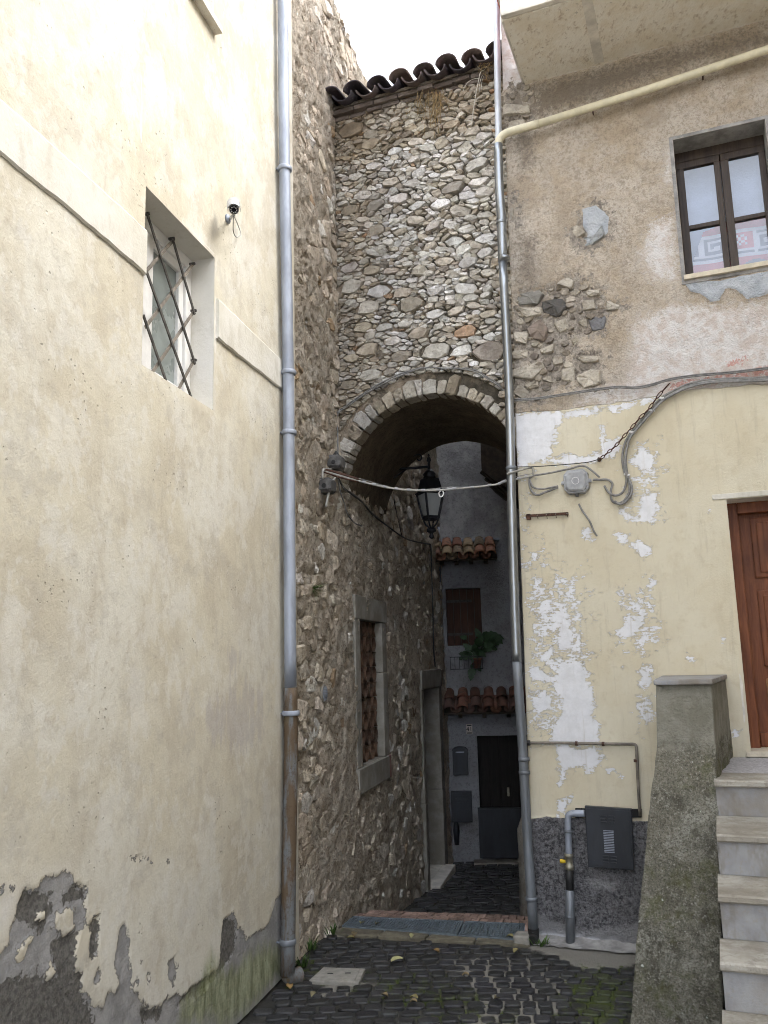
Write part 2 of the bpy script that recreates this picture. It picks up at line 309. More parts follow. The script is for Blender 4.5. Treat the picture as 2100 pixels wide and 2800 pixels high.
# dark rough plinth
pn = m.noise(38, 5, .8); pc = m.mix(m.st(pn, .36, .62), (.085, .083, .09), (.29, .285, .295)); pc = m.mix(m.ma('MULTIPLY', m.st(m.noise(5, 5, .7), .5, .7), .55), pc, (.30, .29, .30))
fb = m.st(m.ma('ADD', m.attr('plinth'), m.ma('MULTIPLY_ADD', nf, .3, -.15)), .46, .54); c = m.mix(fb, c, pc)
c = m.mix(m.ma('MULTIPLY', m.st(m.ma('ADD', m.attr('pale'), m.ma('MULTIPLY_ADD', nf, .9, -.45)), .35, .7), .8), c, (.38, .375, .38))
m.bump(n4, .003); m.bump(m.ma('MULTIPLY', fw_, -1.), .003); m.bump(m.ma('MULTIPLY', m.st(m.attr('old'), .4, .6), m.ma('ADD', nf, m.noise(70, 3, .7))), .014); m.bump(m.ma('MULTIPLY', m.st(m.attr('plinth'), .4, .6), pn), .055)
MAT['yellow'] = m.done(c, .9, spec=.3)
# stones (each stone carries its own colour in 'tint')
def stone_mat(name, rough=.9, dirt=(.17, .145, .115), bsc=1., dirtk=.5, moss=0., bk=1.5):
    m = Mt(name); t = m.attr('tint', True); n1 = m.noise(9*bsc, 5, .7); n2 = m.noise(34*bsc, 5, .75); n3 = m.noise(110*bsc, 3, .7)
    c = m.mix(m.st(n1, .3, .7), m.mix(1., t, (.74, .72, .70), 'MULTIPLY'), m.mix(1., t, (1.2, 1.2, 1.19), 'MULTIPLY'))
    c = m.mix(m.ma('MULTIPLY', m.st(n2, .50, .68), dirtk), c, dirt); c = m.mix(m.ma('MULTIPLY', m.st(n3, .6, .75), .4), c, dirt)
    pit = m.st(m.vor(45*bsc, 'F1', m.warp(20, .03)), .25, .08); pit = m.ma('MULTIPLY', pit, m.st(n1, .45, .6)); c = m.mix(m.ma('MULTIPLY', pit, .6), c, dirt)
    if moss: c = m.mix(m.ma('MULTIPLY', m.st(m.ma('ADD', m.attr('moss'), m.ma('MULTIPLY_ADD', n1, 1, -.5)), .35, .8), moss), c, m.mix(n2, (.035, .05, .012), (.10, .13, .03)))
    m.bump(n1, .012*bk); m.bump(n2, .008*bk); m.bump(n3, .003); m.bump(m.ma('MULTIPLY', pit, -1), .006*bk)
    return m.done(c, rough, spec=.3)
MAT['stone'] = stone_mat('limestone_rubble')
MAT['stone_far'] = stone_mat('brown_rubble', dirt=(.24, .185, .13), dirtk=.75, bk=2.2)
def mortar(name, a, b, c3, amp=.02):
    m = Mt(name); n1 = m.noise(6, 6, .72); n2 = m.noise(28, 5, .78); n3 = m.noise(2, 4, .6); c = m.mix(m.st(n1, .34, .66), a, b); c = m.mix(m.ma('MULTIPLY', m.st(n2, .46, .66), .65), c, c3); c = m.mix(m.ma('MULTIPLY', m.st(n3, .5, .7), .3), c, tuple(x*1.5 for x in b))
    pit = m.st(m.vor(30, 'F1', m.warp(12, .05)), .22, .1); c = m.mix(m.ma('MULTIPLY', pit, .6), c, tuple(x*.35 for x in c3))
    m.bump(n2, amp); m.bump(m.noise(95, 3, .7), amp*.3); m.bump(m.ma('MULTIPLY', pit, -1), .012); return m.done(c, .95, spec=.2)
m = Mt('dark_and_tan_lime_mortar'); n1 = m.noise(6, 4, .72); n2 = m.noise(28, 4, .78); tn = m.st(m.ma('ADD', m.attr('tan'), m.ma('MULTIPLY_ADD', m.nn(4, 4, .7), .9, -.45)), .25, .75)
c = m.mix(tn, m.mix(m.st(n1, .34, .66), (.075, .065, .05), (.15, .13, .10)), m.mix(m.st(n1, .34, .66), (.24, .19, .14), (.37, .31, .24))); c = m.mix(m.ma('MULTIPLY', m.st(n2, .46, .66), .6), c, m.mix(tn, (.03, .027, .02), (.13, .10, .07))); m.bump(n2, .02); MAT['archmortar'] = m.done(c, .95, spec=.2)
MAT['mortar'] = mortar('dark_lime_mortar', (.17, .14, .105), (.29, .245, .19), (.06, .048, .036))
MAT['mortar_tan'] = mortar('tan_rubble_mortar', (.53, .44, .335), (.69, .615, .51), (.21, .155, .105), .06)
MAT['soot'] = mortar('sooty_vault_render', (.13, .10, .072), (.20, .16, .115), (.05, .038, .027))
# weathered grey-white plaster of the far house
m = Mt('grey_far_plaster'); n1 = m.noise(1.6, 6, .7); n2 = m.noise(24, 6, .8); f = m.st(m.ma('ADD', m.z(), m.ma('MULTIPLY_ADD', n1, 1.6, -.8)), 3.5, 4.2)
c = m.mix(f, m.mix(m.st(n1, .4, .7), (.36, .365, .385), (.26, .255, .25)), m.mix(m.st(n1, .35, .65), (.27, .265, .265), (.50, .49, .485))); c = m.mix(m.ma('MULTIPLY', m.st(n2, .5, .66), .5), c, (.13, .125, .12)); m.bump(n2, .02); m.bump(m.noise(80, 3), .004)
MAT['farplaster'] = m.done(c, .92, spec=.25)
# worn grey stone trim (window and door surrounds)
m = Mt('grey_stone_trim'); n1 = m.noise(5, 5, .65); n2 = m.noise(60, 4, .7); c = m.mix(m.st(n1, .35, .7), (.235, .215, .18), (.34, .32, .28)); c = m.mix(m.ma('MULTIPLY', m.st(n2, .58, .7), .4), c, (.14, .125, .10)); m.bump(n2, .004); MAT['trimstone'] = m.done(c, .88, spec=.3)
m = Mt('red_spattered_stone'); n1 = m.noise(5, 5, .65); c = m.mix(m.st(n1, .35, .65), (.27, .13, .11), (.34, .26, .22)); m.bump(m.noise(60, 4), .004); MAT['redstone'] = m.done(c, .88)
# terracotta tile: tint gives the tile's own colour
m = Mt('old_terracotta'); t = m.attr('tint', True); n1 = m.noise(12, 5, .7); n2 = m.noise(45, 4, .75); oi = m.t.nodes.new('ShaderNodeObjectInfo').outputs['Random']
c = m.mix(oi, m.mix(1., t, (.62, .60, .62), 'MULTIPLY'), m.mix(1., t, (1.3, 1.22, 1.15), 'MULTIPLY')); c = m.mix(m.ma('MULTIPLY', m.st(n1, .48, .68), .7), c, (.085, .075, .058)); c = m.mix(m.ma('MULTIPLY', m.st(n2, .60, .7), .5), c, (.30, .30, .22)); m.bump(n2, .004); MAT['tile'] = m.done(c, .9, spec=.25)
# basalt setts
m = Mt('wet_basalt_sett'); t = m.attr('tint', True); n1 = m.noise(20, 5, .7); n2 = m.noise(90, 4, .75); c = m.mix(m.st(n1, .3, .7), m.mix(1., t, (.6, .6, .6), 'MULTIPLY'), m.mix(1., t, (1.5, 1.48, 1.42), 'MULTIPLY')); c = m.mix(m.ma('MULTIPLY', m.st(n2, .58, .72), .5), c, (.06, .056, .05))
gm = m.st(m.ma('ADD', m.attr('moss'), m.ma('MULTIPLY_ADD', m.nn(9, 6, .75), 1.1, -.65)), .40, .85); c = m.mix(m.ma('MULTIPLY', gm, .8), c, m.mix(m.st(n2, .35, .65), (.022, .032, .008), (.075, .095, .02)))
m.bump(n1, .005); m.bump(n2, .0025); dd = m.nn(4.5, 4, .7); c = m.mix(m.ma('MULTIPLY', dd, .25), c, (.045, .043, .038)); MAT['sett'] = m.done(c, m.ma('MULTIPLY_ADD', n1, .5, .28), spec=.45)
m = Mt('sandy_joint_ground'); n1 = m.noise(6, 6, .75); n2 = m.noise(60, 4, .75); c = m.mix(m.st(n1, .35, .65), (.026, .025, .022), (.06, .057, .05)); c = m.mix(m.st(m.ma('ADD', m.attr('sand'), m.ma('MULTIPLY_ADD', n1, .9, -.45)), .4, .65), c, m.mix(n2, (.15, .14, .12), (.27, .255, .225)))
gm = m.st(m.ma('ADD', m.attr('moss'), m.ma('MULTIPLY_ADD', m.nn(9, 6, .75), 1.1, -.6)), .30, .62); c = m.mix(m.ma('MULTIPLY', gm, .9), c, m.mix(m.st(n2, .35, .65), (.03, .042, .01), (.085, .11, .022))); m.bump(n2, .006); MAT['joint'] = m.done(c, .9, spec=.3)
# mossy pier
m = Mt('mossy_cement_pier'); n1 = m.noise(5, 6, .75); n2 = m.noise(26, 6, .82); n3 = m.noise(90, 4, .8); z = m.z()
lo = m.mix(m.st(n1, .36, .64), (.105, .10, .078), (.25, .24, .20)); lo = m.mix(m.ma('MULTIPLY', m.st(n2, .46, .64), .5), lo, (.36, .345, .29)); lo = m.mix(m.ma('MULTIPLY', m.nn(1.7, 4, .7, None, .42, .62), .55), lo, (.19, .175, .135)); lo = m.mix(m.ma('MULTIPLY', m.nn(3.6, 4, .75, None, .54, .62), .6), lo, (.37, .365, .315)); lo = m.mix(m.ma('MULTIPLY', m.st(n3, .47, .60), .7), lo, (.07, .066, .048)); lo = m.mix(m.ma('MULTIPLY', m.nn(60, 3, .7, None, .56, .66), .55), lo, (.42, .41, .36))
lo = m.mix(m.ma('MULTIPLY', m.st(m.noise(3.2, 5, .75), .50, .66), .65), lo, (.10, .105, .04)); lo = m.mix(m.st(m.noise(14, 3, .5), .70, .73), lo, (.55, .57, .52))
hi = m.mix(m.st(n1, .35, .65), (.215, .205, .165), (.31, .30, .255)); hi = m.mix(m.ma('MULTIPLY', m.st(n3, .55, .7), .35), hi, (.15, .14, .11))
c = m.mix(m.st(m.ma('ADD', z, m.ma('MULTIPLY_ADD', n1, .22, -.11)), 1.50, 1.60), lo, hi); m.bump(n1, .02); m.bump(n2, .016); m.bump(n3, .006); MAT['pier'] = m.done(c, .95, spec=.2)
m = Mt('travertine_step'); n1 = m.noise(7, 6, .7, m.vec(.6, .6, 2.5)); n2 = m.noise(70, 4, .75); n4 = m.noise(2.4, 5, .7); c = m.mix(m.st(n1, .35, .65), (.31, .285, .24), (.42, .40, .355)); c = m.mix(m.ma('MULTIPLY', m.st(n2, .56, .68), .5), c, (.22, .185, .14)); c = m.mix(m.ma('MULTIPLY', m.st(n4, .46, .64), .6), c, (.22, .195, .155)); c = m.mix(m.ma('MULTIPLY', m.nn(12, 4, .75, None, .48, .62), .45), c, (.17, .15, .115)); m.bump(n1, .003); m.bump(n2, .004); MAT['tread'] = m.done(c, .6, spec=.4)
m = Mt('grey_marble_riser'); n1 = m.noise(3, 6, .7, None, .8); n2 = m.noise(45, 4, .75); n4 = m.noise(1.8, 4, .65); c = m.mix(m.st(n1, .35, .65), (.23, .232, .245), (.32, .322, .33)); c = m.mix(m.ma('MULTIPLY', m.st(n2, .52, .7), .35), c, (.28, .23, .17)); c = m.mix(m.ma('MULTIPLY', m.st(n4, .46, .64), .6), c, (.23, .195, .15)); c = m.mix(m.ma('MULTIPLY', m.nn(6, 4, .75, m.vec(1, 1, .4), .48, .64), .5), c, (.18, .155, .12)); m.bump(n2, .003); MAT['riser'] = m.done(c, .6, spec=.4)
MAT['landing'] = simple('speckled_landing_stone', (.42, .41, .42), .6, var=.35, sc=55)
# metals, wood, glass, plastic
def galv(name, c, rough, metal, var=.2):
    m = Mt(name); n1 = m.noise(7, 5, .65, m.vec(1, 1, .25)); n2 = m.noise(60, 4, .7); col = m.mix(m.st(n1, .35, .65), tuple(x*(1-var) for x in c), tuple(min(1, x*(1+var)) for x in c)); col = m.mix(m.ma('MULTIPLY', m.st(n2, .64, .72), .35), col, (.12, .10, .08)); m.bump(n1, .0012); return m.done(col, m.ma('MULTIPLY_ADD', n1, .3, rough-.15), metal)
MAT['galv'] = galv('blue_grey_painted_zinc', (.32, .35, .41), .55, .25)
MAT['chrome'] = galv('bright_galvanised_steel', (.31, .33, .35), .34, .85)
MAT['greypipe'] = galv('dull_grey_pipe', (.19, .205, .225), .5, .35)
MAT['palepipe'] = galv('pale_zinc_pipe', (.52, .55, .60), .5, .45)
m = Mt('rusty_painted_pipe'); n1 = m.noise(9, 6, .7, m.vec(1.4, 1.4, .22)); n2 = m.noise(40, 4, .7); c = m.mix(m.st(n1, .40, .56), (.16, .17, .175), (.12, .082, .048)); c = m.mix(m.ma('MULTIPLY', m.st(n2, .5, .66), .6), c, (.085, .05, .028)); c = m.mix(m.ma('MULTIPLY', m.st(m.noise(5, 4, .6), .56, .66), .5), c, (.19, .155, .09)); m.bump(n2, .002); MAT['rustpipe'] = m.done(c, .75, .2)
MAT['rust'] = simple('brown_rust', (.075, .035, .022), .85, .1, .5, 30)
MAT['iron'] = simple('dark_weathered_iron', (.075, .068, .06), .65, .4, .5, 25, .0015)
MAT['ironlight'] = simple('dusty_grey_iron_bar', (.20, .175, .145), .75, .2, .35, 12, .0015)
MAT['black'] = simple('black_lantern_paint', (.012, .012, .016), .5, .2, .3, 20, .001)
MAT['creampipe'] = simple('yellowed_cream_pvc', (.68, .625, .46), .5, 0, .12, 8, .001)
MAT['cable'] = simple('grey_sheathed_cable', (.21, .205, .195), .65, 0, .3, 30, .0)
MAT['palecable'] = simple('pale_cream_cable', (.36, .35, .315), .6, 0, .25, 30, .0)
MAT['darkcable'] = simple('dark_cable', (.05, .045, .04), .7, 0, .3, 30, .0)
MAT['clip'] = simple('white_cable_clip', (.72, .72, .72), .5, 0, .1, 10, 0)
MAT['box'] = simple('grey_plastic_box', (.34, .345, .355), .6, 0, .25, 10, .002)
MAT['darkbox'] = simple('dirty_grey_box', (.12, .115, .11), .75, 0, .4, 16, .003)
MAT['plug'] = simple('black_rubber', (.02, .02, .02), .6, 0, .2, 20, 0)
MAT['white'] = simple('white_painted_frame', (.72, .71, .69), .5, 0, .08, 6, .001)
MAT['camgrey'] = simple('silver_camera_shell', (.50, .51, .52), .4, .4, .1, 10, 0)
MAT['lens'] = simple('black_lens', (.01, .01, .012), .12, 0, .1, 10, 0)
MAT['yellowcap'] = simple('yellow_valve_cap', (.75, .52, .03), .45, 0, .1, 10, 0)
MAT['meter'] = galv('dark_blue_grey_sheet', (.028, .031, .038), .5, .2)
MAT['brass'] = simple('grey_brass_fitting', (.30, .28, .22), .5, .6, .2, 20, .001)
def wood(name, a, b, rough=.55, st=(1, 1, .08), sc=24, bump=.003):
    m = Mt(name); n = m.noise(sc, 5, .7, m.vec(*st), 1.2); c = m.mix(m.st(n, .3, .7), a, b); c = m.mix(m.ma('MULTIPLY', m.st(m.noise(3, 4), .5, .7), .4), c, tuple(x*.5 for x in a)); m.bump(n, bump); return m.done(c, rough, spec=.35)
MAT['doorwood'] = wood('red_brown_door_wood', (.115, .032, .010), (.215, .070, .024))
MAT['doorworn'] = wood('sun_bleached_door_panel', (.20, .085, .030), (.33, .17, .075))
MAT['frame'] = wood('dark_brown_window_wood', (.030, .019, .013), (.062, .042, .029), .5)
MAT['shutter'] = wood('dark_red_brown_boards', (.05, .022, .014), (.09, .04, .024), .7)
MAT['farwood'] = wood('near_black_door_wood', (.012, .010, .010), (.024, .020, .018), .7)
MAT['greydoor'] = wood('grey_blue_door_wood', (.06, .065, .07), (.11, .115, .12), .7)
def glass(name, tint, refl=.18, through=.6):
    m = Mt(name); t = m.t; t.nodes.remove(m.b)
    tr = t.nodes.new('ShaderNodeBsdfTransparent'); tr.inputs[0].default_value = (*tint, 1); gl = t.nodes.new('ShaderNodeBsdfGlossy'); gl.inputs['Roughness'].default_value = .03
    fr = t.nodes.new('ShaderNodeFresnel'); fr.inputs[0].default_value = 1.52; ad = t.nodes.new('ShaderNodeMath'); ad.operation = 'ADD'; ad.use_clamp = True; t.links.new(fr.outputs[0], ad.inputs[0]); ad.inputs[1].default_value = refl
    bp = t.nodes.new('ShaderNodeBump'); bp.inputs['Distance'].default_value = .004; t.links.new(m.noise(3, 2), bp.inputs['Height']); t.links.new(bp.outputs[0], gl.inputs['Normal'])
    mx = t.nodes.new('ShaderNodeMixShader'); t.links.new(ad.outputs[0], mx.inputs[0]); t.links.new(tr.outputs[0], mx.inputs[1]); t.links.new(gl.outputs[0], mx.inputs[2]); t.links.new(mx.outputs[0], m.out.inputs[0]); return m.m
MAT['glass'] = glass('window_glass', (.92, .94, .97), .03)
MAT['milk'] = simple('dusty_grey_green_pane', (.20, .225, .215), .25, 0, .2, 2.5, 0)
MAT['frost'] = simple('milky_lantern_glass', (.36, .37, .36), .35, 0, .12, 5, 0)
MAT['darkroom'] = simple('dim_room_lining', (.10, .115, .11), .9, 0, .2, 2, 0)
MAT['curtain'] = simple('pale_grey_blue_curtain', (.40, .45, .56), .85, 0, .1, 4, .002)
m = Mt('printed_cloth'); t = m.attr('tint', True); n = m.noise(80, 3); c = m.mix(m.st(n, .3, .7), m.mix(1., t, (.88, .88, .88), 'MULTIPLY'), t); MAT['print'] = m.done(c, .85)
m = Mt('plain_tinted'); t = m.attr('tint', True); n = m.noise(25, 4, .7); c = m.mix(m.st(n, .3, .7), m.mix(1., t, (.7, .7, .7), 'MULTIPLY'), m.mix(1., t, (1.2, 1.2, 1.2), 'MULTIPLY')); m.bump(m.noise(60, 3), .002); MAT['tint'] = m.done(c, .7, spec=.3)
m = Mt('stained_concrete_soffit'); n1 = m.noise(3.2, 6, .75); n2 = m.noise(16, 6, .8, m.vec(1, .5, 1)); c = m.mix(m.st(n1, .35, .62), (.74, .67, .55), (.82, .78, .70)); c = m.mix(m.ma('MULTIPLY', m.st(n2, .52, .68), .65), c, (.40, .30, .20)); c = m.mix(m.ma('MULTIPLY', m.st(m.noise(30, 4, .7), .62, .72), .6), c, (.10, .08, .06)); m.bump(n2, .008); MAT['soffit'] = m.done(c, .92)
MAT['fascia'] = simple('weathered_white_fascia', (.66, .62, .55), .85, 0, .2, 5, .004, bsc=25)
MAT['pink'] = simple('faded_pink_paint', (.62, .22, .20), .8, 0, .12, 5, .001)
MAT['concrete'] = simple('rough_pale_concrete', (.30, .29, .28), .9, 0, .3, 9, .01, bsc=30)
MAT['kerb'] = simple('mossy_tan_kerb', (.135, .12, .085), .9, 0, .45, 7, .01, bsc=30)
MAT['grate'] = simple('blue_grey_steel_grating', (.15, .18, .205), .5, .4, .25, 20, .001)
MAT['pit'] = simple('dark_drain_pit', (.012, .012, .012), .9, 0, .2, 5, 0)
MAT['cover'] = simple('worn_cement_cover', (.27, .255, .225), .85, 0, .2, 14, .004)
MAT['leafgreen'] = simple('dark_green_leaf', (.028, .065, .022), .5, 0, .35, 30, .001)
MAT['dry'] = simple('dry_straw_stem', (.27, .19, .09), .9, 0, .4, 30, 0)
MAT['drypale'] = simple('bleached_stem', (.55, .52, .45), .9, 0, .2, 30, 0)
MAT['bark'] = simple('brown_rafter', (.05, .036, .026), .85, 0, .4, 14, .004)
MAT['sill'] = simple('pale_travertine_sill', (.60, .53, .41), .7, 0, .15, 14, .003)
# ------------------------------------------------------------------ masonry
def clip_half(poly, n, c):
    out = []; m_ = len(poly)
    for i in range(m_):
        p, q = poly[i], poly[(i+1) % m_]; a = n @ p-c; b = n @ q-c
        if a <= 0: out.append(p)
        if (a < 0) != (b < 0) and a != b: out.append(p+(q-p)*(a/(a-b)))
    return out
def power_cells(S, R, box, asp):
    X = S*np.array([1, asp]); b = np.array([[box[0], box[2]*asp], [box[1], box[2]*asp], [box[1], box[3]*asp], [box[0], box[3]*asp]]); res = []
    for i in range(len(X)):
        d = ((X-X[i])**2).sum(1); nb = np.argsort(d)[1:26]; p = [q for q in b]; lim = 1.25*R[i]
        for j in nb:
            n = X[j]-X[i]; p = clip_half(p, n, (X[j] @ X[j]-X[i] @ X[i]+R[i]**2-R[j]**2)/2)
            if len(p) < 3: break
        if len(p) >= 3:
            for k in range(10):
                a = 2*pi*k/10+i; n = np.array([cos(a), sin(a)]); p = clip_half(p, n, n @ X[i]+lim*1.12)
                if len(p) < 3: break
        res.append(np.array(p)/np.array([1, asp]) if len(p) >= 3 else None)
    return res
def dart(sites, rad, box, asp, rmin, rmax, tries, bad=None, k=.93, seed=1, pw=1.5):
    g = np.random.default_rng(seed); S = list(sites); R = list(rad); SX = np.array([[a, b*asp] for a, b in S]) if S else np.zeros((0, 2)); RR = np.array(R, float)
    for t in range(tries):
        f = 1-t/tries; r = rmin+(rmax-rmin)*(f*.65+.35*g.random())**pw; p = np.array([g.uniform(box[0], box[1]), g.uniform(box[2], box[3])])
        if bad and bad(p[0], p[1], r): continue
        x = p*np.array([1, asp])
        if len(RR) and (np.hypot(*(SX-x).T) < k*(RR+r)).any(): continue
        SX = np.vstack([SX, x]); RR = np.append(RR, r); S.append(p)
    return np.array(S), RR
def stone_geo(mb, poly, W, o0, p, gap, tint, g, back=.06, maxn=11, flat=.78, cut=.11):
    P = np.asarray(poly); Q = np.roll(P, -1, 0); P = np.stack([P*(1-cut)+Q*cut, P*cut+Q*(1-cut)], 1).reshape(-1, 2)
    L = np.hypot(*(np.roll(P, -1, 0)-P).T)
    while len(P) > maxn:
        k = int(np.argmin(L)); P = np.delete(P, k, 0); L = np.hypot(*(np.roll(P, -1, 0)-P).T)
    c = P.mean(0); V = P-c; d = np.hypot(*V.T)[:, None]; V = V*np.maximum(.35, (d-gap)/np.maximum(d, 1e-5))*(1+g.uniform(-.10, .10, (len(V), 1))); n = len(V)
    tx, ty = g.uniform(-.42, .42, 2)*p/max(.03, d.mean())
    def ring(s, o): return [W.pt(c[0]+a*s, c[1]+b*s, o+h) for (a, b), h in zip(V, g.uniform(-.42, .42, n)*p+tx*V[:, 0]*s*2+ty*V[:, 1]*s*2)]
    vs = [W.pt(c[0]+a, c[1]+b, o0-back) for a, b in V]+ring(.98, o0+p*.4)+ring(flat, o0+p)+[W.pt(c[0], c[1], o0+p*1.1)]
    fs = [(r*n+j, r*n+(j+1) % n, (r+1)*n+(j+1) % n, (r+1)*n+j) for r in (0, 1) for j in range(n)]+[(2*n+j, 2*n+(j+1) % n, 3*n) for j in range(n)]
    mb.add(vs, fs, tint)
def parea(p): x, y = p.T; return .5*abs(np.dot(x, np.roll(y, -1))-np.dot(y, np.roll(x, -1)))
def pick(g, pal):
    w = np.array([q[0] for q in pal], float); k = g.choice(len(pal), p=w/w.sum()); c = np.array(pal[k][1]); return np.clip(c*g.uniform(.8, 1.18)*(1+g.uniform(-.014, .014, 3)), 0, 1)
PAL_A = [(5, (.60, .575, .525)), (2.5, (.55, .505, .43)), (1.5, (.46, .41, .34)), (3, (.70, .685, .66)), (.8, (.38, .345, .30)), (.12, (.44, .31, .21))]
PAL_S = [(5, (.57, .495, .40)), (3, (.62, .555, .465)), (1.5, (.72, .69, .64)), (1.5, (.49, .415, .325)), (.4, (.38, .28, .18))]
Z3 = np.array([0, 0, 1.])
AL = np.array([sin(radians(13.4)), cos(radians(13.4)), 0])       # down the alley

# ------------------------------------------------------------------ left: cream plastered house
cream = thing('plastered_house', WL.pt(-1.6, 0, -.5), 'cream plastered house wall filling the left side, peeling and green at its foot', 'house')
def UVL(f, pts): return [WL.uv(f(*p)) for p in pts]
lw = [WL.uv(A(762, 955)), WL.uv(A(1122, 1362)), WL.uv(A(750, 1920)), WL.uv(A(1128, 2163))]
LW = (round((lw[0][0]+lw[2][0])/2, 4), round((lw[1][0]+lw[3][0])/2, 4), round((lw[2][1]+lw[3][1])/2, 4), round((lw[0][1]+lw[1][1])/2, 4))
uw_r, uw_b = WL.uv(A(1115, 60))[0], WL.uv(A(1140, 197))[1]
LU = (round(uw_r-.95, 4), round(uw_r, 4), round(uw_b+.045, 4), round(uw_b+1.45, 4))
peel = [UVL(C, q) for q in ([(-60, 760), (0, 750), (45, 710), (45, 640), (70, 600), (80, 540), (110, 460), (180, 460), (190, 420), (240, 405), (290, 380), (325, 400), (330, 450), (390, 440), (385, 640), (420, 600), (450, 575), (447, 700), (440, 770), (410, 790), (395, 680), (365, 650), (335, 760), (345, 830), (370, 850), (365, 910), (400, 960), (430, 1000), (470, 1010), (490, 920), (510, 920), (520, 960), (545, 900), (518, 800), (545, 650), (560, 630), (582, 670), (590, 830), (600, 930), (630, 950), (660, 1000), (730, 1000), (760, 960), (830, 940), (900, 890), (990, 840), (1005, 760), (1015, 610), (1060, 560), (1080, 630), (1110, 660), (1120, 690), (1180, 660), (1220, 620), (1250, 510), (1275, 485), (1330, 470), (1340, 880), (1100, 1300), (-60, 1300)],
    [(765, 800), (795, 765), (805, 820), (790, 905), (765, 860)], [(425, 880), (440, 835), (455, 850), (445, 900), (425, 905)], [(672, 830), (680, 870), (672, 905), (666, 880)], [(618, 870), (626, 890), (618, 905), (612, 890)], [(634, 785), (645, 790), (640, 805)], [(0, 460), (10, 462), (8, 480), (0, 478)], [(45, 462), (62, 460), (58, 478), (48, 478)], [(580, 325), (610, 322), (640, 325), (675, 332), (695, 345), (670, 338), (640, 330), (600, 330)], [(757, 340), (764, 335), (766, 360), (757, 358)])]
keep = [UVL(C, q) for q in ([(258, 575), (300, 560), (340, 548), (342, 640), (300, 678), (253, 645)], [(75, 745), (155, 675), (150, 710), (128, 735), (112, 785), (80, 788)], [(203, 855), (230, 800), (257, 850), (220, 892)], [(165, 600), (180, 560), (205, 570), (210, 605), (180, 622)], [(368, 640), (400, 625), (415, 660), (400, 740), (370, 750)])]
darkp = [UVL(C, q) for q in ([(100, 470), (180, 475), (230, 490), (248, 560), (180, 668), (120, 625), (66, 610), (85, 540)], [(225, 655), (300, 685), (385, 640), (390, 700), (345, 775), (350, 830), (370, 860), (365, 910), (432, 1070), (430, 1300), (-60, 1300), (-60, 890), (60, 862), (130, 860), (175, 820), (215, 895), (262, 860), (235, 760)], [(300, 465), (390, 442), (385, 520), (300, 525), (285, 510)], [(405, 620), (450, 575), (447, 770), (410, 790)], [(1008, 610), (1060, 598), (1082, 640), (1062, 760), (1000, 850), (900, 960), (800, 1010), (870, 900), (1000, 850)], [(630, 1000), (735, 1005), (730, 1060), (650, 1060)])]
mossp = UVL(C, [(800, 1100), (830, 960), (900, 920), (930, 800), (960, 740), (1000, 820), (1060, 800), (1130, 740), (1230, 690), (1275, 720), (1300, 860), (1045, 1100)])
stainp = [UVL(B, q) for q in ([(1020, 1640), (1120, 1600), (1190, 1540), (1310, 1470), (1390, 1520), (1380, 1750), (1330, 1870), (1200, 1820), (1090, 1780)], [(1330, 540), (1360, 600), (1410, 700), (1390, 760), (1340, 660)], [(1180, 1330), (1260, 1300), (1280, 1360), (1200, 1400)])]
palep = [UVL(C, q) for q in ([(-40, 480), (60, 440), (200, 360), (320, 330), (330, 400), (190, 420), (110, 460), (45, 700), (-40, 740)], [(600, 800), (640, 780), (650, 900), (610, 940)])]
def attL(u, v):
    z = np.zeros_like(u); at = {k: z-1 for k in ('peel', 'dark', 'moss', 'stain', 'pale')}; w = u > -3.6; w &= v < 2.6; uu = u[w]; vv = v[w]
    wu = uu+fbm2(uu, vv, 14, 3, .6, 3)*.012; wv = vv+fbm2(uu, vv, 14, 3, .6, 5)*.02
    def M(polys, soft): return np.max([sdf(wu, wv, q) for q in polys], 0)/soft
    p = M(peel, .05); k_ = M(keep, .04); at['peel'] = at['peel'].copy(); at['peel'][w] = np.clip(.5+np.minimum(p, -k_), -1, 2)
    at['dark'] = at['dark'].copy(); at['dark'][w] = np.clip(.5+M(darkp, .06), -1, 2); at['moss'] = at['moss'].copy(); at['moss'][w] = np.clip(.5+M([mossp], .25), -1, 1)
    at['stain'] = at['stain'].copy(); at['stain'][w] = np.clip(.5+M(stainp, .18), -1, 1); at['pale'] = at['pale'].copy(); at['pale'][w] = np.clip(.35+M(palep, .3), -1, 1)
    return at
def dspL(u, v, at):
    d = fbm2(u, v, .9, 3, .5, 11)*.010+fbm2(u, v, 5, 3, .6, 12)*.0035
    p = np.clip((at['peel']-.42)/.16, 0, 1); dk = np.clip((at['dark']-.42)/.16, 0, 1)
    return d-p*.006-p*dk*.004+p*fbm2(u, v, 30, 3, .6, 13)*.004+(.002*np.exp(-((at['peel']-.38)/.06)**2))
us = np.concatenate([np.arange(-9, -3.5, .35), np.arange(-3.5, .385, .014), [.385]]); vs = np.concatenate([np.arange(0, 1.75, .0125), np.arange(1.75, 9.2, .028), [9.2]])
gridwall('wall', WL, us, vs, [LW, LU], dspL, attL, MAT['cream'], cream, .45)
mb = MB(); mb.wbox(WL, -9, .33, 0, 9.15, -4.5, -.45); mb.build('house_body', MAT['trim'], cream)
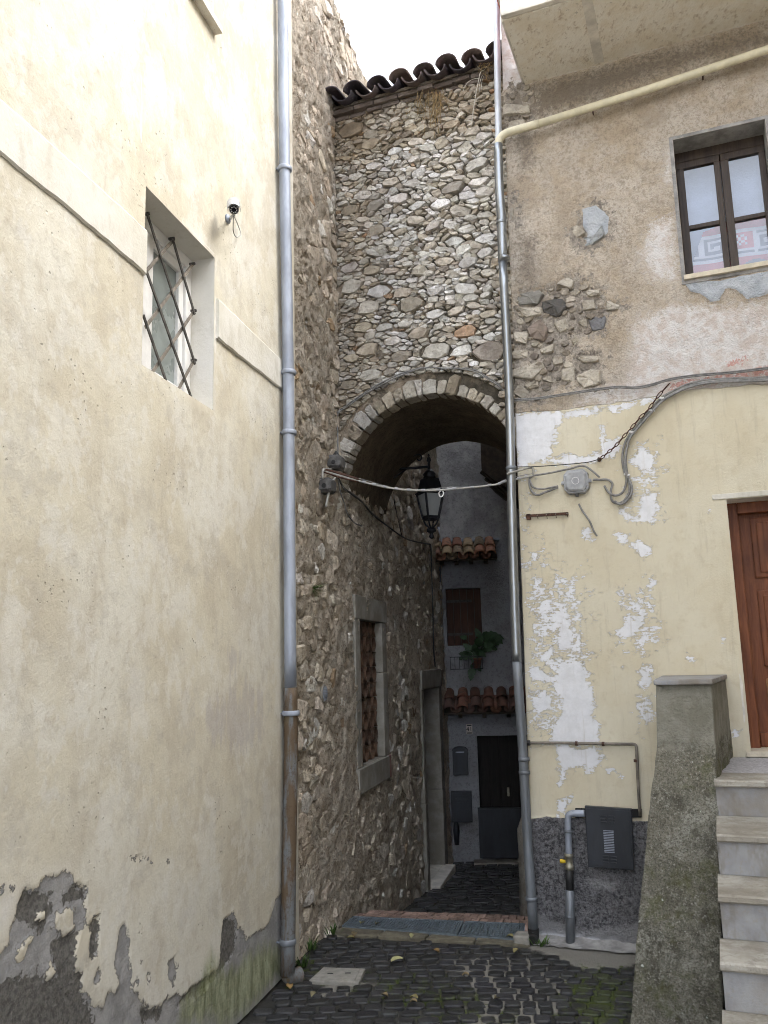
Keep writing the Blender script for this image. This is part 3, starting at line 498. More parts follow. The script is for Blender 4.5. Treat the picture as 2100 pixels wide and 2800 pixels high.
# string course in two lengths, interrupted by the window
bt = [WL.uv(A(0, 530))[1], WL.uv(A(755, 1205))[1], WL.uv(A(1480, 1900))[1]]; bb = [WL.uv(A(0, 825))[1], WL.uv(A(755, 1455))[1], WL.uv(A(1485, 2065))[1]]
us_ = [WL.uv(A(0, 530))[0], WL.uv(A(755, 1205))[0], WL.uv(A(1480, 1900))[0]]
def band(u0, u1, name='string_course'):
    k = max(3, int((u1-u0)/.06)); uu = np.linspace(u0, u1, k); g = np.random.default_rng(int(abs(u0)*100)); T = np.interp(uu, us_, bt)+g.normal(0, .0016, k); Bt = np.interp(uu, us_, bb)+g.normal(0, .0025, k)+.012*np.sin((uu-us_[0])*2.2)
    vs_, fs = [], []
    for a, t, b in zip(uu, T, Bt): vs_ += [WL.pt(a, b+.004, -.03), WL.pt(a, b, .010), WL.pt(a, b+.010, .019), WL.pt(a, t-.012, .019), WL.pt(a, t, .012), WL.pt(a, t+.004, -.03)]
    for i in range(k-1): fs += [(i*6+j, (i+1)*6+j, (i+1)*6+j+1, i*6+j+1) for j in range(5)]
    fs += [(5, 4, 3, 2, 1, 0), tuple((k-1)*6+j for j in range(6))]
    MB().add(vs_, fs).build(name, MAT['band'], cream)
band(-6, LW[0]-.004); band(LW[1]+.03, .30)
# window with diagonal bars
def reveal(W, hole, dep, mat, parent, mbx=None, t=.03, name='reveal'):
    u0, u1, v0, v1 = hole; mb = MB()
    for q in (((u0-t, v0-t), (u0, v0), (u0, v1), (u0-t, v1+t)), ((u1, v0), (u1+t, v0-t), (u1+t, v1+t), (u1, v1)), ((u0, v1), (u1, v1), (u1+t, v1+t), (u0-t, v1+t)), ((u0-t, v0-t), (u1+t, v0-t), (u1, v0), (u0, v0))): mb.wquad(W, q, -dep, -.001)
    return mb.build(name, mat, parent)
dl = -WL.depth(LW[1], A(1005, 1700)); dl = min(.4, max(.12, dl))
win = MB().wbox(WL, LW[0]-.02, LW[1]+.02, LW[2]-.02, LW[3]+.02, -dl-.10, -dl-.08).build('window', MAT['darkroom'], cream, label='small barred window high in the cream wall')
reveal(WL, LW, dl+.06, MAT['trim'], win)
u0, u1, v0, v1 = LW; fwid = .075
for (a, b, c_, d_) in ((u0, u1, v1-fwid, v1), (u0, u1, v0, v0+fwid), (u0, u0+fwid, v0+fwid, v1-fwid), (u1-fwid, u1, v0+fwid, v1-fwid)): MB().wbox(WL, a, b, c_, d_, -dl-.07, -dl).build('window_frame', MAT['white'], win, .006)
s_ = fwid; sw = .06
for (a, b, c_, d_) in ((u0+s_, u1-s_, v1-s_-sw, v1-s_), (u0+s_, u1-s_, v0+s_, v0+s_+sw), (u0+s_, u0+s_+sw, v0+s_+sw, v1-s_-sw), (u1-s_-sw, u1-s_, v0+s_+sw, v1-s_-sw)): MB().wbox(WL, a, b, c_, d_, -dl-.06, -dl-.018).build('sash', MAT['white'], win, .006)
MB().wbox(WL, u0+s_+sw, u1-s_-sw, v0+s_+sw, v1-s_-sw, -dl-.045, -dl-.04).build('pane', MAT['milk'], win)
og = -dl*.62
for k_, (a, b) in enumerate((((150, 930), (397, 645)), ((150, 1405), (562, 858)), ((195, 1815), (574, 1262)), ((425, 1960), (574, 1685)), ((165, 425), (580, 1725)), ((150, 895), (547, 2015)), ((132, 1300), (328, 1870)), ((383, 635), (577, 1295)))):
    lt = k_ < 4; o_ = og-(.012 if lt else 0); pa = WL.uv(K(*a), o_); pb = WL.uv(K(*b), o_)
    cl = lambda p: (min(max(p[0], u0+.004), u1-.004), min(max(p[1], v0+.004), v1-.004))
    pa, pb = cl(pa), cl(pb); MB().bar(WL.pt(*pa, o_), WL.pt(*pb, o_), .019, .008, WL.n).build('grille_bar', MAT['ironlight' if lt else 'iron'], win)
ul_, ur_ = WL.uv(A(768, 1700), -dl)[0], WL.uv(A(815, 1700), -dl)[0]
MB().wbox(WL, ul_-.02, ul_+.045, v0+s_, v1-s_, -dl-.06, -dl-.012).build('sash', MAT['white'], win, .006); MB().wbox(WL, ul_+.047, ur_, v0+s_, v1-s_, -dl-.06, -dl-.018).build('sash', MAT['white'], win, .006)
for p in ((165, 425), (383, 640), (560, 858), (572, 1262), (574, 1690)):
    q = cl(WL.uv(K(*p), og-.006)); MB().wbox(WL, q[0]-.008, q[0]+.008, q[1]-.008, q[1]+.008, og-.03, og+.010).build('grille_lug', MAT['iron'], win, .004)
# upper window: only its sill corner and jamb show
upw = MB().wbox(WL, LU[0]-.02, LU[1]+.02, LU[2]-.02, LU[3]+.02, -.32, -.30).build('upper_window', MAT['darkroom'], cream)
reveal(WL, LU, .28, MAT['trim'], upw)
MB().wbox(WL, LU[0]-.06, LU[1]+.055, LU[2]-.046, LU[2]+.001, -.28, .055).build('sill', MAT['soffit'], upw, .004)
for (a, b, c_, d_) in ((LU[0], LU[1], LU[2], LU[2]+.07), (LU[1]-.07, LU[1], LU[2]+.07, LU[3])): MB().wbox(WL, a, b, c_, d_, -.29, -.22).build('window_frame', MAT['white'], upw, .006)
MB().wbox(WL, LU[0], LU[1]-.07, LU[2]+.07, LU[3], -.27, -.265).build('pane', MAT['glass'], upw)
# vertical scar in the plaster
sc = [WL.pt(*WL.uv(A(x, y)), .001) for x, y in ((742, 365), (741, 450), (743, 560), (739, 640), (738, 715), (741, 755))]; MB().tube(sc, [.002, .006, .005, .007, .007, .003], 6).build('plaster_scar', MAT['trim'], cream)
MB().wbox(WL, .335, .392, 0, 9.18, -.45, -.006).build('corner_return', MAT['trim'], cream)

# ------------------------------------------------------------------ stone house running down the alley
sh = thing('rubble_house', WS.pt(3, -.5, -.5), 'tall rough brown rubble stone house lining the left of the alley', 'house')
def hole_from(W, f, tl, br): a = W.uv(f(*tl)); b = W.uv(f(*br)); return a, b
sw0 = [WS.uv(N(*p)) for p in ((165, 75), (385, 110), (180, 1412), (388, 1300))]; SWO = (np.mean([sw0[0][0], sw0[2][0]]), np.mean([sw0[1][0], sw0[3][0]]), np.mean([sw0[2][1], sw0[3][1]]), np.mean([sw0[0][1], sw0[1][1]]))
sw1 = [WS.uv(N(*p)) for p in ((200, 232), (352, 250), (215, 1222), (360, 1155))]; SWI = tuple(np.round((np.mean([sw1[0][0], sw1[2][0]]), np.mean([sw1[1][0], sw1[3][0]]), np.mean([sw1[2][1], sw1[3][1]]), np.mean([sw1[0][1], sw1[1][1]])), 4))
sd = [WS.uv(N(*p)) for p in ((600, 580), (735, 560), (622, 705), (722, 682))]; SDI = tuple(np.round((sd[2][0], sd[3][0], -.69, np.mean([sd[2][1], sd[3][1]])), 4)); SDO = (sd[0][0]+.02, sd[1][0]+.02, -.80, np.mean([sd[0][1], sd[1][1]]))
def zal(y): return np.interp(y, [7.0, 7.75, 7.751, 8.4, 9.5, 11, 13.6], [0, 0, -.13, -.30, -.52, -.70, -.86])
def dspS(u, v, at): return fbm2(u, v, .8, 2, .5, 21)*.03+fbm2(u, v, 7, 4, .65, 22)*.036+fbm2(u, v, 22, 3, .65, 23)*.026-.006-.045*np.clip(1-np.abs(fbm2(u, v, 4.5, 4, .6, 24, .7, 1.4))/.07, 0, 1)*np.clip(.5+fbm2(u, v, 2.5, 2, .5, 25)*1.6, 0, 1)
us = np.concatenate([np.arange(0, 2.6, .02), np.arange(2.6, 6.95, .035)]); vs = np.arange(-1.1, 9.131, .027)
gridwall('wall', WS, us, vs, [SWI, SDI], dspS, lambda u, v: {}, MAT['mortar_tan'], sh, .45)
MB().wbox(WS, 0, 6.95, -1.1, 9.05, -4, -.45).build('house_body', MAT['mortar'], sh)
def badS(u, v, r):
    for q in (SWO, SDO):
        if q[0]-r < u < q[1]+r and q[2]-r*.6 < v < q[3]+r*.6: return True
    return v < zal(WS.pt(u, 0)[1])-.05
box = (.02, 6.85, -.8, 9.08); S_, R_ = dart([], [], box, 1.5, .042, .135, 20000, badS, .90, 5, 1.6); cs = power_cells(S_, R_, box, 1.55); g = np.random.default_rng(3)
def seen(P):
    x, y = proj(P); return -40 < x < 2140 and -40 < y < 2840
ranked = []
for i, c_ in enumerate(cs):
    if c_ is None: continue
    P = WS.pt(*S_[i]); d = np.linalg.norm(P-EYE); ranked.append((-(parea(c_)/d**2.6 if seen(P) else 0), i))
ranked.sort(); rest = MB()
for k_, (a, i) in enumerate(ranked):
    if g.random() < .34 and parea(cs[i]) < .03: continue
    t = pick(g, PAL_S); mb = MB() if k_ < 300 else rest; stone_geo(mb, cs[i], WS, -.020, g.uniform(.006, .026), g.uniform(-.002, .008), t, g, .05, 10, .78, .14)
    if k_ < 300: mb.build('stone', MAT['stone_far'], sh)
rest.build('small_stones', MAT['stone_far'], sh, kind='stuff')
# window surround and terracotta lattice
swin = MB().wbox(WS, SWI[0]-.03, SWI[1]+.03, SWI[2]-.03, SWI[3]+.03, -.44, -.41).build('window', MAT['darkroom'], sh, label='tall window screened with stacked terracotta tiles')
o0, o1 = -.42, .024
MB().wquad(WS, ((SWO[0], SWI[3]), (SWO[1], SWI[3]), (SWO[1], SWO[3]), (SWO[0], SWO[3])), o0, o1).build('lintel', MAT['trimstone'], swin, .008)
MB().wquad(WS, ((SWO[0]+.01, SWI[2]), (SWI[0], SWI[2]), (SWI[0], SWI[3]-.003), (SWO[0]+.01, SWI[3]-.003)), o0, o1-.008).build('jamb', MAT['trimstone'], swin, .008)
vm = SWI[2]+.62*(SWI[3]-SWI[2])
MB().wquad(WS, ((SWI[1], vm+.003), (SWO[1]-.01, vm+.003), (SWO[1]-.01, SWI[3]-.003), (SWI[1], SWI[3]-.003)), o0, o1-.01).build('jamb', MAT['trimstone'], swin, .008)
MB().wquad(WS, ((SWI[1], SWI[2]), (SWO[1]-.01, SWI[2]), (SWO[1]-.01, vm-.002), (SWI[1], vm-.002)), o0, o1-.006).build('jamb', MAT['trimstone'], swin, .008)
MB().wquad(WS, ((SWO[0], SWO[2]), (SWO[1]-.09, SWO[2]), (SWO[1]-.09, SWI[2]-.003), (SWO[0], SWI[2]-.003)), o0, o1+.012).build('sill', MAT['trimstone'], swin, .01)
MB().wquad(WS, ((SWO[1]-.087, SWO[2]), (SWO[1], SWO[2]), (SWO[1], SWI[2]-.003), (SWO[1]-.087, SWI[2]-.003)), o0, o1+.010).build('sill', MAT['redstone'], swin, .008, label='red spattered end of the window sill')
dlat = .05; rows = 9; cols = 7; rh = (SWI[3]-SWI[2])/rows; cw = (SWI[1]-SWI[0])/cols
for r_ in range(rows):
    for c_ in range(cols):
        sgn = 1 if (r_+c_) % 2 else -1; ua = SWI[0]+cw*(c_+.5); va = SWI[2]+rh*r_; k = 7; vs_, fs = [], []
        for j in range(k):
            t = j/(k-1)*2-1; bu = sgn*cw*.40*(1-t*t)-sgn*cw*.2; vv = va+rh*(.5+.49*t)
            for (du, o_) in ((-.008, -dlat), (.008, -dlat), (.008, -dlat-.10), (-.008, -dlat-.10)): vs_.append(WS.pt(ua+bu+du, vv, o_))
        for j in range(k-1): fs += [(j*4+q, j*4+(q+1) % 4, (j+1)*4+(q+1) % 4, (j+1)*4+q) for q in range(4)]
        fs += [(3, 2, 1, 0), tuple((k-1)*4+q for q in range(4))]
        MB().add(vs_, fs, np.array((.13, .082, .056))*g.uniform(.75, 1.2)).build('lattice_tile', MAT['tile'], swin)
# alley door of the stone house
sdoor = MB().wbox(WS, SDI[0]-.02, SDI[1]+.02, SDI[2]-.02, SDI[3]+.02, -.44, -.36).build('door', MAT['greydoor'], sh, label='grey blue plank door deep in its stone surround')
MB().wquad(WS, ((SDO[0], SDI[3]), (SDO[1], SDI[3]), (SDO[1], SDO[3]), (SDO[0], SDO[3])), -.42, .04).build('lintel', MAT['trimstone'], sdoor, .01)
for (a, b) in ((SDO[0], SDI[0]), (SDI[1], SDO[1])):
    h = SDI[3]-SDI[2]
    for q in range(2): MB().wquad(WS, ((a, SDI[2]-.15+(h+.15)*q*.45+.002), (b, SDI[2]-.15+(h+.15)*q*.45+.002), (b, SDI[2]-.15+(h+.15)*(.45 if q == 0 else 1)-.002), (a, SDI[2]-.15+(h+.15)*(.45 if q == 0 else 1)-.002)), -.42, .035-.004*q).build('jamb', MAT['trimstone'], sdoor, .01)
for r_ in range(5):
    v_ = SDI[2]+.1+r_*.5
    for c_ in range(2): MB().wbox(WS, SDI[0]+.1+c_*.55, SDI[0]+.53+c_*.55, v_, v_+.4, -.36, -.335).build('door_panel', MAT['greydoor'], sdoor, .006)
MB().wbox(WS, SDI[0]-.02, SDI[1]+.05, SDI[2]-.11, SDI[2]-.004, -.40, .17).build('threshold', MAT['fascia'], sdoor, .012)

# ------------------------------------------------------------------ archway
ar = thing('stone_archway', WA.pt(.85, 3.6, -.7), 'rubble stone wall bridging the alley on a round arch under a tiled eave', 'archway')
AC, AZ, AR = .88, 3.675, .872
def inarch(u, v, r=AR): return ((u-AC)**2+(v-AZ)**2 < r*r) | ((np.abs(u-AC) < r) & (v < AZ))
us = np.arange(-.05, 2.05, .02); vs = np.arange(3.2, 7.66, .02); ATOP = 7.60
gridwall('wall', WA, us, vs, [], lambda u, v, at: fbm2(u, v, 3, 3, .6, 31)*.018+fbm2(u, v, 20, 3, .6, 32)*.009-.008, lambda u, v: {'tan': np.clip(np.interp(u, [0, .45, 1.1], [1, .7, 0])+.5*(v > 7.0)*(u < 1.3), 0, 1)}, MAT['archmortar'], ar, .3, drop=lambda u, v: inarch(u, v, AR+.06))
big = [(D, q) for q in ((1310, 1075, 190, 110), (1335, 1185, 165, 95), (1130, 1135, 125, 65), (1165, 1225, 170, 110), (1370, 1255, 120, 80), (760, 1190, 130, 75), (900, 1195, 130, 60), (575, 1270, 150, 70), (660, 1335, 150, 80), (810, 1290, 150, 105), (1255, 1275, 100, 90), (935, 1340, 100, 90), (1080, 1330, 165, 85), (495, 1365, 150, 80), (1215, 1380, 140, 85), (1365, 890, 145, 60), (1240, 970, 150, 50), (1145, 1050, 140, 65), (1290, 860, 140, 50), (1150, 820, 140, 60), (1000, 965, 150, 45), (1090, 940, 110, 60), (920, 930, 150, 40), (780, 985, 130, 60), (1190, 945, 100, 50), (860, 880, 120, 40), (630, 940, 150, 60), (630, 880, 100, 60), (500, 850, 160, 150), (650, 1080, 110, 60), (940, 1125, 130, 60), (1390, 760, 110, 60), (1370, 690, 100, 60), (1270, 720, 110, 50), (1010, 880, 120, 50), (920, 1435, 150, 80), (1030, 1475, 120, 80), (1145, 1465, 105, 55), (1250, 1490, 120, 80), (1375, 1400, 140, 50), (820, 1510, 110, 55), (665, 1640, 155, 65), (1010, 1600, 140, 55), (1170, 1570, 140, 80), (1375, 1550, 145, 75), (1225, 1625, 145, 50), (1370, 1640, 150, 60), (1110, 1700, 160, 75), (1255, 1710, 105, 100), (1300, 1770, 85, 60), (1395, 1770, 90, 80), (585, 1700, 95, 45), (630, 1755, 135, 85), (490, 1740, 120, 90), (495, 1860, 150, 130), (685, 1890, 180, 110), (835, 1900, 130, 95), (1245, 1880, 190, 95), (1050, 1890, 100, 90), (1280, 1935, 120, 60), (610, 2000, 190, 100), (890, 1980, 240, 100), (1045, 2040, 135, 90), (1185, 2020, 115, 70), (1300, 1990, 90, 60), (1390, 2040, 140, 70), (660, 1500, 120, 80), (560, 1600, 100, 60), (760, 1760, 90, 80), (940, 1760, 100, 90), (530, 1150, 120, 60))]
big += [(E, q) for q in ((505, 110, 160, 80), (645, 110, 100, 90), (865, 150, 140, 100), (785, 85, 100, 80), (1170, 140, 170, 110), (1310, 25, 120, 80), (540, 255, 170, 120), (700, 200, 150, 70), (975, 265, 210, 150), (1145, 265, 125, 115), (1330, 270, 190, 190), (755, 300, 130, 110), (560, 420, 160, 100), (430, 310, 100, 70), (1000, 110, 90, 50), (420, 480, 110, 90), (680, 400, 110, 60))]
asp = 1.9; ss, rr = [], []
for f, (x, y, w, h) in big:
    a = WA.uv(f(x, y)); w_ = abs(WA.uv(f(x+w/2, y))[0]-WA.uv(f(x-w/2, y))[0]); h_ = abs(WA.uv(f(x, y+h/2))[1]-WA.uv(f(x, y-h/2))[1])
    r = (w_/2+h_*asp/2)/2*.86
    if all(np.hypot(a[0]-b[0], (a[1]-b[1])*asp) > .5*(r+q) for b, q in zip(ss, rr)): ss.append(a); rr.append(r)
RE = AR+.20
box = (0.0, 2.0, 3.3, ATOP)
S_, R_ = dart(ss, rr, box, asp, .019, .065, 22000, lambda u, v, r: bool(inarch(np.float64(u), np.float64(v), RE+r*.4)), .86, 9, 2.2); cs = power_cells(S_, R_, box, asp); g = np.random.default_rng(4)
order = sorted([i for i in range(len(cs)) if cs[i] is not None], key=lambda i: -parea(cs[i])*(1 if S_[i][0] < 1.72 else .01)); rest = MB(); nst = 0
for i in order:
    c_ = cs[i].copy()
    for q in c_:
        d = np.hypot(q[0]-AC, q[1]-AZ)
        if q[1] > AZ and d < RE: q[:] = np.array([AC, AZ])+(q-[AC, AZ])*RE/d
    if inarch(np.float64(S_[i][0]), np.float64(S_[i][1]), RE) or parea(c_) < 2e-4: continue
    t = pick(g, PAL_A); L_ = sqrt(parea(c_))
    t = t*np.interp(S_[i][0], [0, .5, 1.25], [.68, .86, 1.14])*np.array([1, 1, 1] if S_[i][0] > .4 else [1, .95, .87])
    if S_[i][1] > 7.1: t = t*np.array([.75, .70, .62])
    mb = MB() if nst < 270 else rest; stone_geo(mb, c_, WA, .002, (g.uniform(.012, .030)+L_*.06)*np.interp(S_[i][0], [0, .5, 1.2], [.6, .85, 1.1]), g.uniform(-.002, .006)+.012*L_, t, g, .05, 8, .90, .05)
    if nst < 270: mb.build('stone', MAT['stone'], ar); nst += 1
rest.build('small_stones', MAT['stone'], ar, kind='stuff')
nv = 27; an = np.cumsum(np.concatenate([[0], g.uniform(.55, 1.5, nv)])); an = radians(3)+an/an[-1]*radians(174)
for k_ in range(nv):
    a0, a1 = an[k_]+.004, an[k_+1]-.004; r1 = AR+g.uniform(.10, .20); cc = lambda r, a: (AC-r*cos(a), AZ+r*sin(a)); am = (a0+a1)/2
    poly = [cc(AR-.004, a0), cc(AR-.010, am), cc(AR-.004, a1), cc((AR+r1)/2, a1), cc(r1-.01, a1), cc(r1, am), cc(r1-.015, a0), cc((AR+r1)/2, a0)]
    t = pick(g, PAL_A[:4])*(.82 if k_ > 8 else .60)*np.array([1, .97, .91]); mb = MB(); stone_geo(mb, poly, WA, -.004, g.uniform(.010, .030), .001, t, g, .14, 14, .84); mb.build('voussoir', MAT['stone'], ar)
# vault behind the arch
yr = ground(E(1180, 862), AZ+AR-.02)[1]; VD = float(np.clip((yr-WA.pt(AC, 0)[1])/AL[1], 1.0, 2.4)); na, nd = 56, 40; vs_, fs = [], []
for j in range(nd+1):
    s = -.01+VD*j/nd
    for i in range(na+1):
        a = radians(-26)+radians(228)*i/na; u_ = AC-cos(a)*(AR+.03-.0*(sin(a) > 0)) if sin(a) < 0 else AC-cos(a)*(AR+.03*(1-sin(a))**3); u_ -= .30*max(0, -sin(a)) if i < na/2 else 0; z_ = AZ+sin(a)*AR if sin(a) > 0 else AZ+sin(a)*AR*1.2
        vs_.append(WA.pt(u_, z_)+AL*s)
V = np.array(vs_); V = V+np.stack([fbm(V, 6, 3, .55, 41)*.012, fbm(V, 6, 3, .55, 42)*.004, fbm(V, 6, 3, .55, 43)*.012], 1)
fs = [(j*(na+1)+i, j*(na+1)+i+1, (j+1)*(na+1)+i+1, (j+1)*(na+1)+i) for j in range(nd) for i in range(na)]
MB().add(V, fs).build('vault', MAT['soot'], ar, smooth=True)
# masonry above the vault, closing the passage to the sky
mb = MB(); p0, p1 = WA.pt(-.1, 0, -.02), WA.pt(2.1, 0, -.02)
top = AZ+AR+.03
for (z0, z1, s0, s1) in ((top, 7.45, .02, VD),):
    mb.hexa([p0+AL*s0+Z3*z0, p1+AL*s0+Z3*z0, p1+AL*s1+Z3*z0, p0+AL*s1+Z3*z0, p0+AL*s0+Z3*z1, p1+AL*s0+Z3*z1, p1+AL*s1+Z3*z1, p0+AL*s1+Z3*z1])
mb.build('masonry_core', MAT['mortar'], ar)
mb = MB()        # haunches: fill between vault curve and core, so no light leaks
for i in range(14):
    a0, a1 = pi*i/14, pi*(i+1)/14; q = [(AC-cos(a0)*(AR+.04), AZ+sin(a0)*(AR+.04)), (AC-cos(a1)*(AR+.04), AZ+sin(a1)*(AR+.04))]
    b = [WA.pt(q[0][0], q[0][1], -.1), WA.pt(q[1][0], q[1][1], -.1), WA.pt(q[1][0], q[1][1], -.1)+AL*(VD-.12), WA.pt(q[0][0], q[0][1], -.1)+AL*(VD-.12)]
    mb.hexa(b+[np.array([x[0], x[1], top+.02]) for x in b])
mb.build('haunch', MAT['mortar'], ar)
# ------------------------------------------------------------------ barrel tiles
def tile_mesh(name, L=.40, r0=.108, r1=.09, t=.014, tint=(.30, .17, .11), k=9):
    """half-round tapering roof tile along +y, hollow side down, origin under its lower end"""
    vs_, fs = [], []; g = np.random.default_rng(abs(hash(name)) % 999 if False else len(name))
    for j in range(4):
        y = L*j/3; r = r0+(r1-r0)*j/3
        for s in range(k):
            a = pi*s/(k-1); vs_.append((r*cos(a), y, r*.76*sin(a)))
        for s in range(k):
            a = pi*s/(k-1); vs_.append(((r-t)*cos(a), y, (r-t)*.76*sin(a)))
    w = 2*k
    for j in range(3):
        for s in range(k-1): fs += [(j*w+s, j*w+s+1, (j+1)*w+s+1, (j+1)*w+s), (j*w+k+s+1, j*w+k+s, (j+1)*w+k+s, (j+1)*w+k+s+1)]
        fs += [(j*w, (j+1)*w, (j+1)*w+k, j*w+k), (j*w+k-1, j*w+2*k-1, (j+1)*w+2*k-1, (j+1)*w+k-1)]
    for s in range(k-1): fs += [(s, k+s, k+s+1, s+1), (3*w+s, 3*w+s+1, 3*w+k+s+1, 3*w+k+s)]
    me, _ = MB().add(vs_, fs, tint).mesh(name, (0, 0, 0), 0, True); me.materials.append(MAT['tile']); return me
def inst(name, me, parent, origin, xa, ya, za, scl=1.):
    o = bpy.data.objects.new(name, me); COL.objects.link(o); o.parent = parent; m_ = Matrix.Identity(4); b = np.asarray(origin)-(WLOC[parent.name] if parent else 0)
    for i in range(3): m_[i][0] = xa[i]*scl; m_[i][1] = ya[i]*scl; m_[i][2] = za[i]*scl; m_[i][3] = b[i]
    o.matrix_local = m_; WLOC[o.name] = np.array(origin, float); return o
T_DARK = [tile_mesh('roof_tile', tint=c) for c in ((.078, .068, .08), (.105, .088, .092), (.145, .118, .11))]
T_MIX = [tile_mesh('canopy_tile', .32, .082, .07, .013, c) for c in ((.27, .14, .095), (.27, .21, .135), (.24, .185, .13), (.31, .15, .10))]
T_LOW = [tile_mesh('canopy_tile', .32, .082, .07, .013, c) for c in ((.16, .085, .065), (.12, .075, .065), (.19, .095, .07))]
def tiles(parent, W, u0, u1, z, o_front, slope, n, rows, meshes, L, seed, rise=None, pan=True, ztilt=0., jit=.01):
    g = np.random.default_rng(seed); ca, sa = cos(slope), sin(slope); yd = -W.n*ca+Z3*sa; zd = W.n*sa+Z3*ca; st = (u1-u0)/n
    for r_ in range(rows):
        for i in range(n+1):
            u = u0+st*i; base = W.pt(u, z+ztilt*(u-u0), o_front)+yd*(L*.8*r_)
            if pan and i < n:     # channel tile, hollow side up
                p = base+W.d*st*.5+yd*g.uniform(-jit, jit)*2+zd*(.055+.008*r_); inst('channel_tile', meshes[g.integers(len(meshes))], parent, p, W.d*-1.0, yd, -zd, 1.0)
            a = g.uniform(-.05, .05); x_ = W.d*cos(a)+yd*sin(a); y_ = yd*cos(a)-W.d*sin(a)
            inst('cover_tile', meshes[g.integers(len(meshes))], parent, base+yd*g.uniform(-jit, jit)*2.5+zd*(.055+.014*r_+g.uniform(0, .012)), x_, y_, zd)
tiles(ar, WA, .06, 1.76, 7.675, .20, radians(14), 7, 3, T_DARK, .40, 2, jit=.016)
for r_, (z0, z1, o1) in enumerate(((7.578, 7.612, .045), (7.622, 7.664, .075))):       # two thin corbelled brick courses under the eave
    u = -.02
    while u < 1.95:
        w = random.uniform(.16, .27); MB().wbox(WA, u, u+w-.008, z0+random.uniform(-.006, .004), z1+random.uniform(-.004, .004), -.2, o1+random.uniform(-.018, .012), tint=np.array((.17, .14, .12))*random.uniform(.75, 1.25)).build('eave_brick', MAT['stone'], ar, .005); u += w
mb = MB(); yd = -WA.n*cos(radians(14))+Z3*sin(radians(14)); a, b = WA.pt(-.05, 7.675, .08), WA.pt(2.0, 7.675, .08)
mb.hexa([a, b, b+yd*1.3, a+yd*1.3, a+Z3*.03, b+Z3*.03, b+yd*1.3+Z3*.03, a+yd*1.3+Z3*.03]); mb.build('roof_bed', MAT['mortar'], ar)

# ------------------------------------------------------------------ right: yellow house
yh = thing('yellow_house', WR.pt(2, 0, -.5), 'old house on the right, flaking yellow paint below and bare cracked render above', 'house')
rw = [WR.uv(G(*p)) for p in ((1092, 772), (1590, 650), (1147, 1545), (1609, 1462))]; RW = tuple(np.round((np.mean([rw[0][0], rw[2][0]])+.002, rw[1][0]-.0, np.mean([rw[2][1], rw[3][1]]), np.mean([rw[0][1], rw[1][1]])), 4))
RD = tuple(np.round((WR.uv(Hz(1475, 1500))[0]-.0, WR.uv(Hz(1475, 1500))[0]+.92, 1.40, WR.uv(Hz(1420, 808))[1]), 4))
def UVR(f, pts): return [WR.uv(f(*p)) for p in pts]
oldp = UVR(Hz, [(-200, 300), (120, 285), (330, 272), (470, 262), (640, 235), (800, 212), (1000, 180), (1100, 150), (1300, 135), (1659, 108), (2600, 20), (2600, -2600), (-200, -2600)])
whitep = [UVR(Hz, q) for q in ([(60, 300), (125, 290), (350, 268), (500, 280), (800, 215), (1000, 182), (980, 215), (810, 262), (600, 292), (470, 312), (410, 300), (400, 345), (362, 370), (370, 440), (330, 500), (300, 600), (100, 620)], [(300, 585), (420, 535), (540, 555), (640, 515), (640, 465), (760, 425), (765, 500), (690, 560), (600, 590), (400, 600)], [(640, 350), (665, 355), (682, 405), (670, 432), (642, 440), (650, 390)], [(830, 600), (870, 490), (950, 550), (962, 600), (900, 655)], [(880, 790), (980, 755), (992, 850), (970, 955), (900, 950), (870, 880)], [(765, 870), (860, 900), (862, 950), (790, 945)], [(525, 985), (585, 990), (600, 1050), (540, 1052)], [(720, 1020), (800, 1030), (830, 1060), (870, 1078), (932, 1090), (940, 1132), (900, 1165), (860, 1110), (760, 1060)], [(910, 1365), (962, 1380), (940, 1412), (910, 1400)], [(935, 1310), (960, 1315), (955, 1345), (935, 1340)], [(745, 1370), (775, 1372), (765, 1395)], [(355, 1560), (462, 1508), (460, 1600), (482, 1650), (450, 1755), (370, 1722), (380, 1640)], [(488, 1620), (532, 1598), (534, 1690), (500, 1690)], [(745, 1600), (800, 1560), (912, 1440), (925, 1540), (880, 1622), (760, 1652)], [(840, 1660), (925, 1635), (930, 1680), (860, 1680)], [(295, 1540), (330, 1530), (325, 1560), (295, 1560)], [(250, 1680), (300, 1650), (310, 1740), (280, 1730)], [(380, 1790), (545, 1795), (600, 1990), (602, 2100), (625, 2212), (640, 2300), (330, 2300), (340, 2212), (400, 2080), (368, 1950)], [(868, 1840), (900, 1822), (945, 1830), (972, 1910), (930, 1955), (880, 1935)], [(1380, 1655), (1395, 1650), (1390, 1685), (1378, 1680)], [(1290, 860), (1302, 858), (1300, 885)], [(1180, 1765), (1205, 1775), (1200, 1785)], [(200, 2000), (330, 1990), (360, 2100), (210, 2080)], [(200, 1800), (290, 1830), (350, 1870), (330, 1930), (210, 1900)])]
whitep += [UVR(I, q) for q in ([(310, 500), (380, 400), (420, 330), (600, 320), (622, 460), (500, 505)], [(350, 530), (600, 535), (662, 600), (560, 692), (540, 640), (430, 690), (395, 762), (385, 650)], [(862, 270), (910, 265), (920, 320), (995, 335), (920, 385), (880, 350)], [(365, 848), (458, 848), (432, 912), (378, 955)], [(640, 655), (720, 685), (775, 705), (700, 690)], [(1455, 440), (1485, 440), (1480, 480), (1455, 475)])]
specp = [UVR(Hz, q) for q in ([(120, 280), (180, 280), (200, 1000), (330, 1250), (560, 1230), (560, 1400), (570, 2250), (190, 2250)], [(740, 1380), (970, 1300), (1010, 1700), (760, 1760)], [(830, 480), (1000, 480), (1030, 960), (760, 960)], [(860, 2000), (1000, 2000), (1000, 2200), (860, 2200)])]
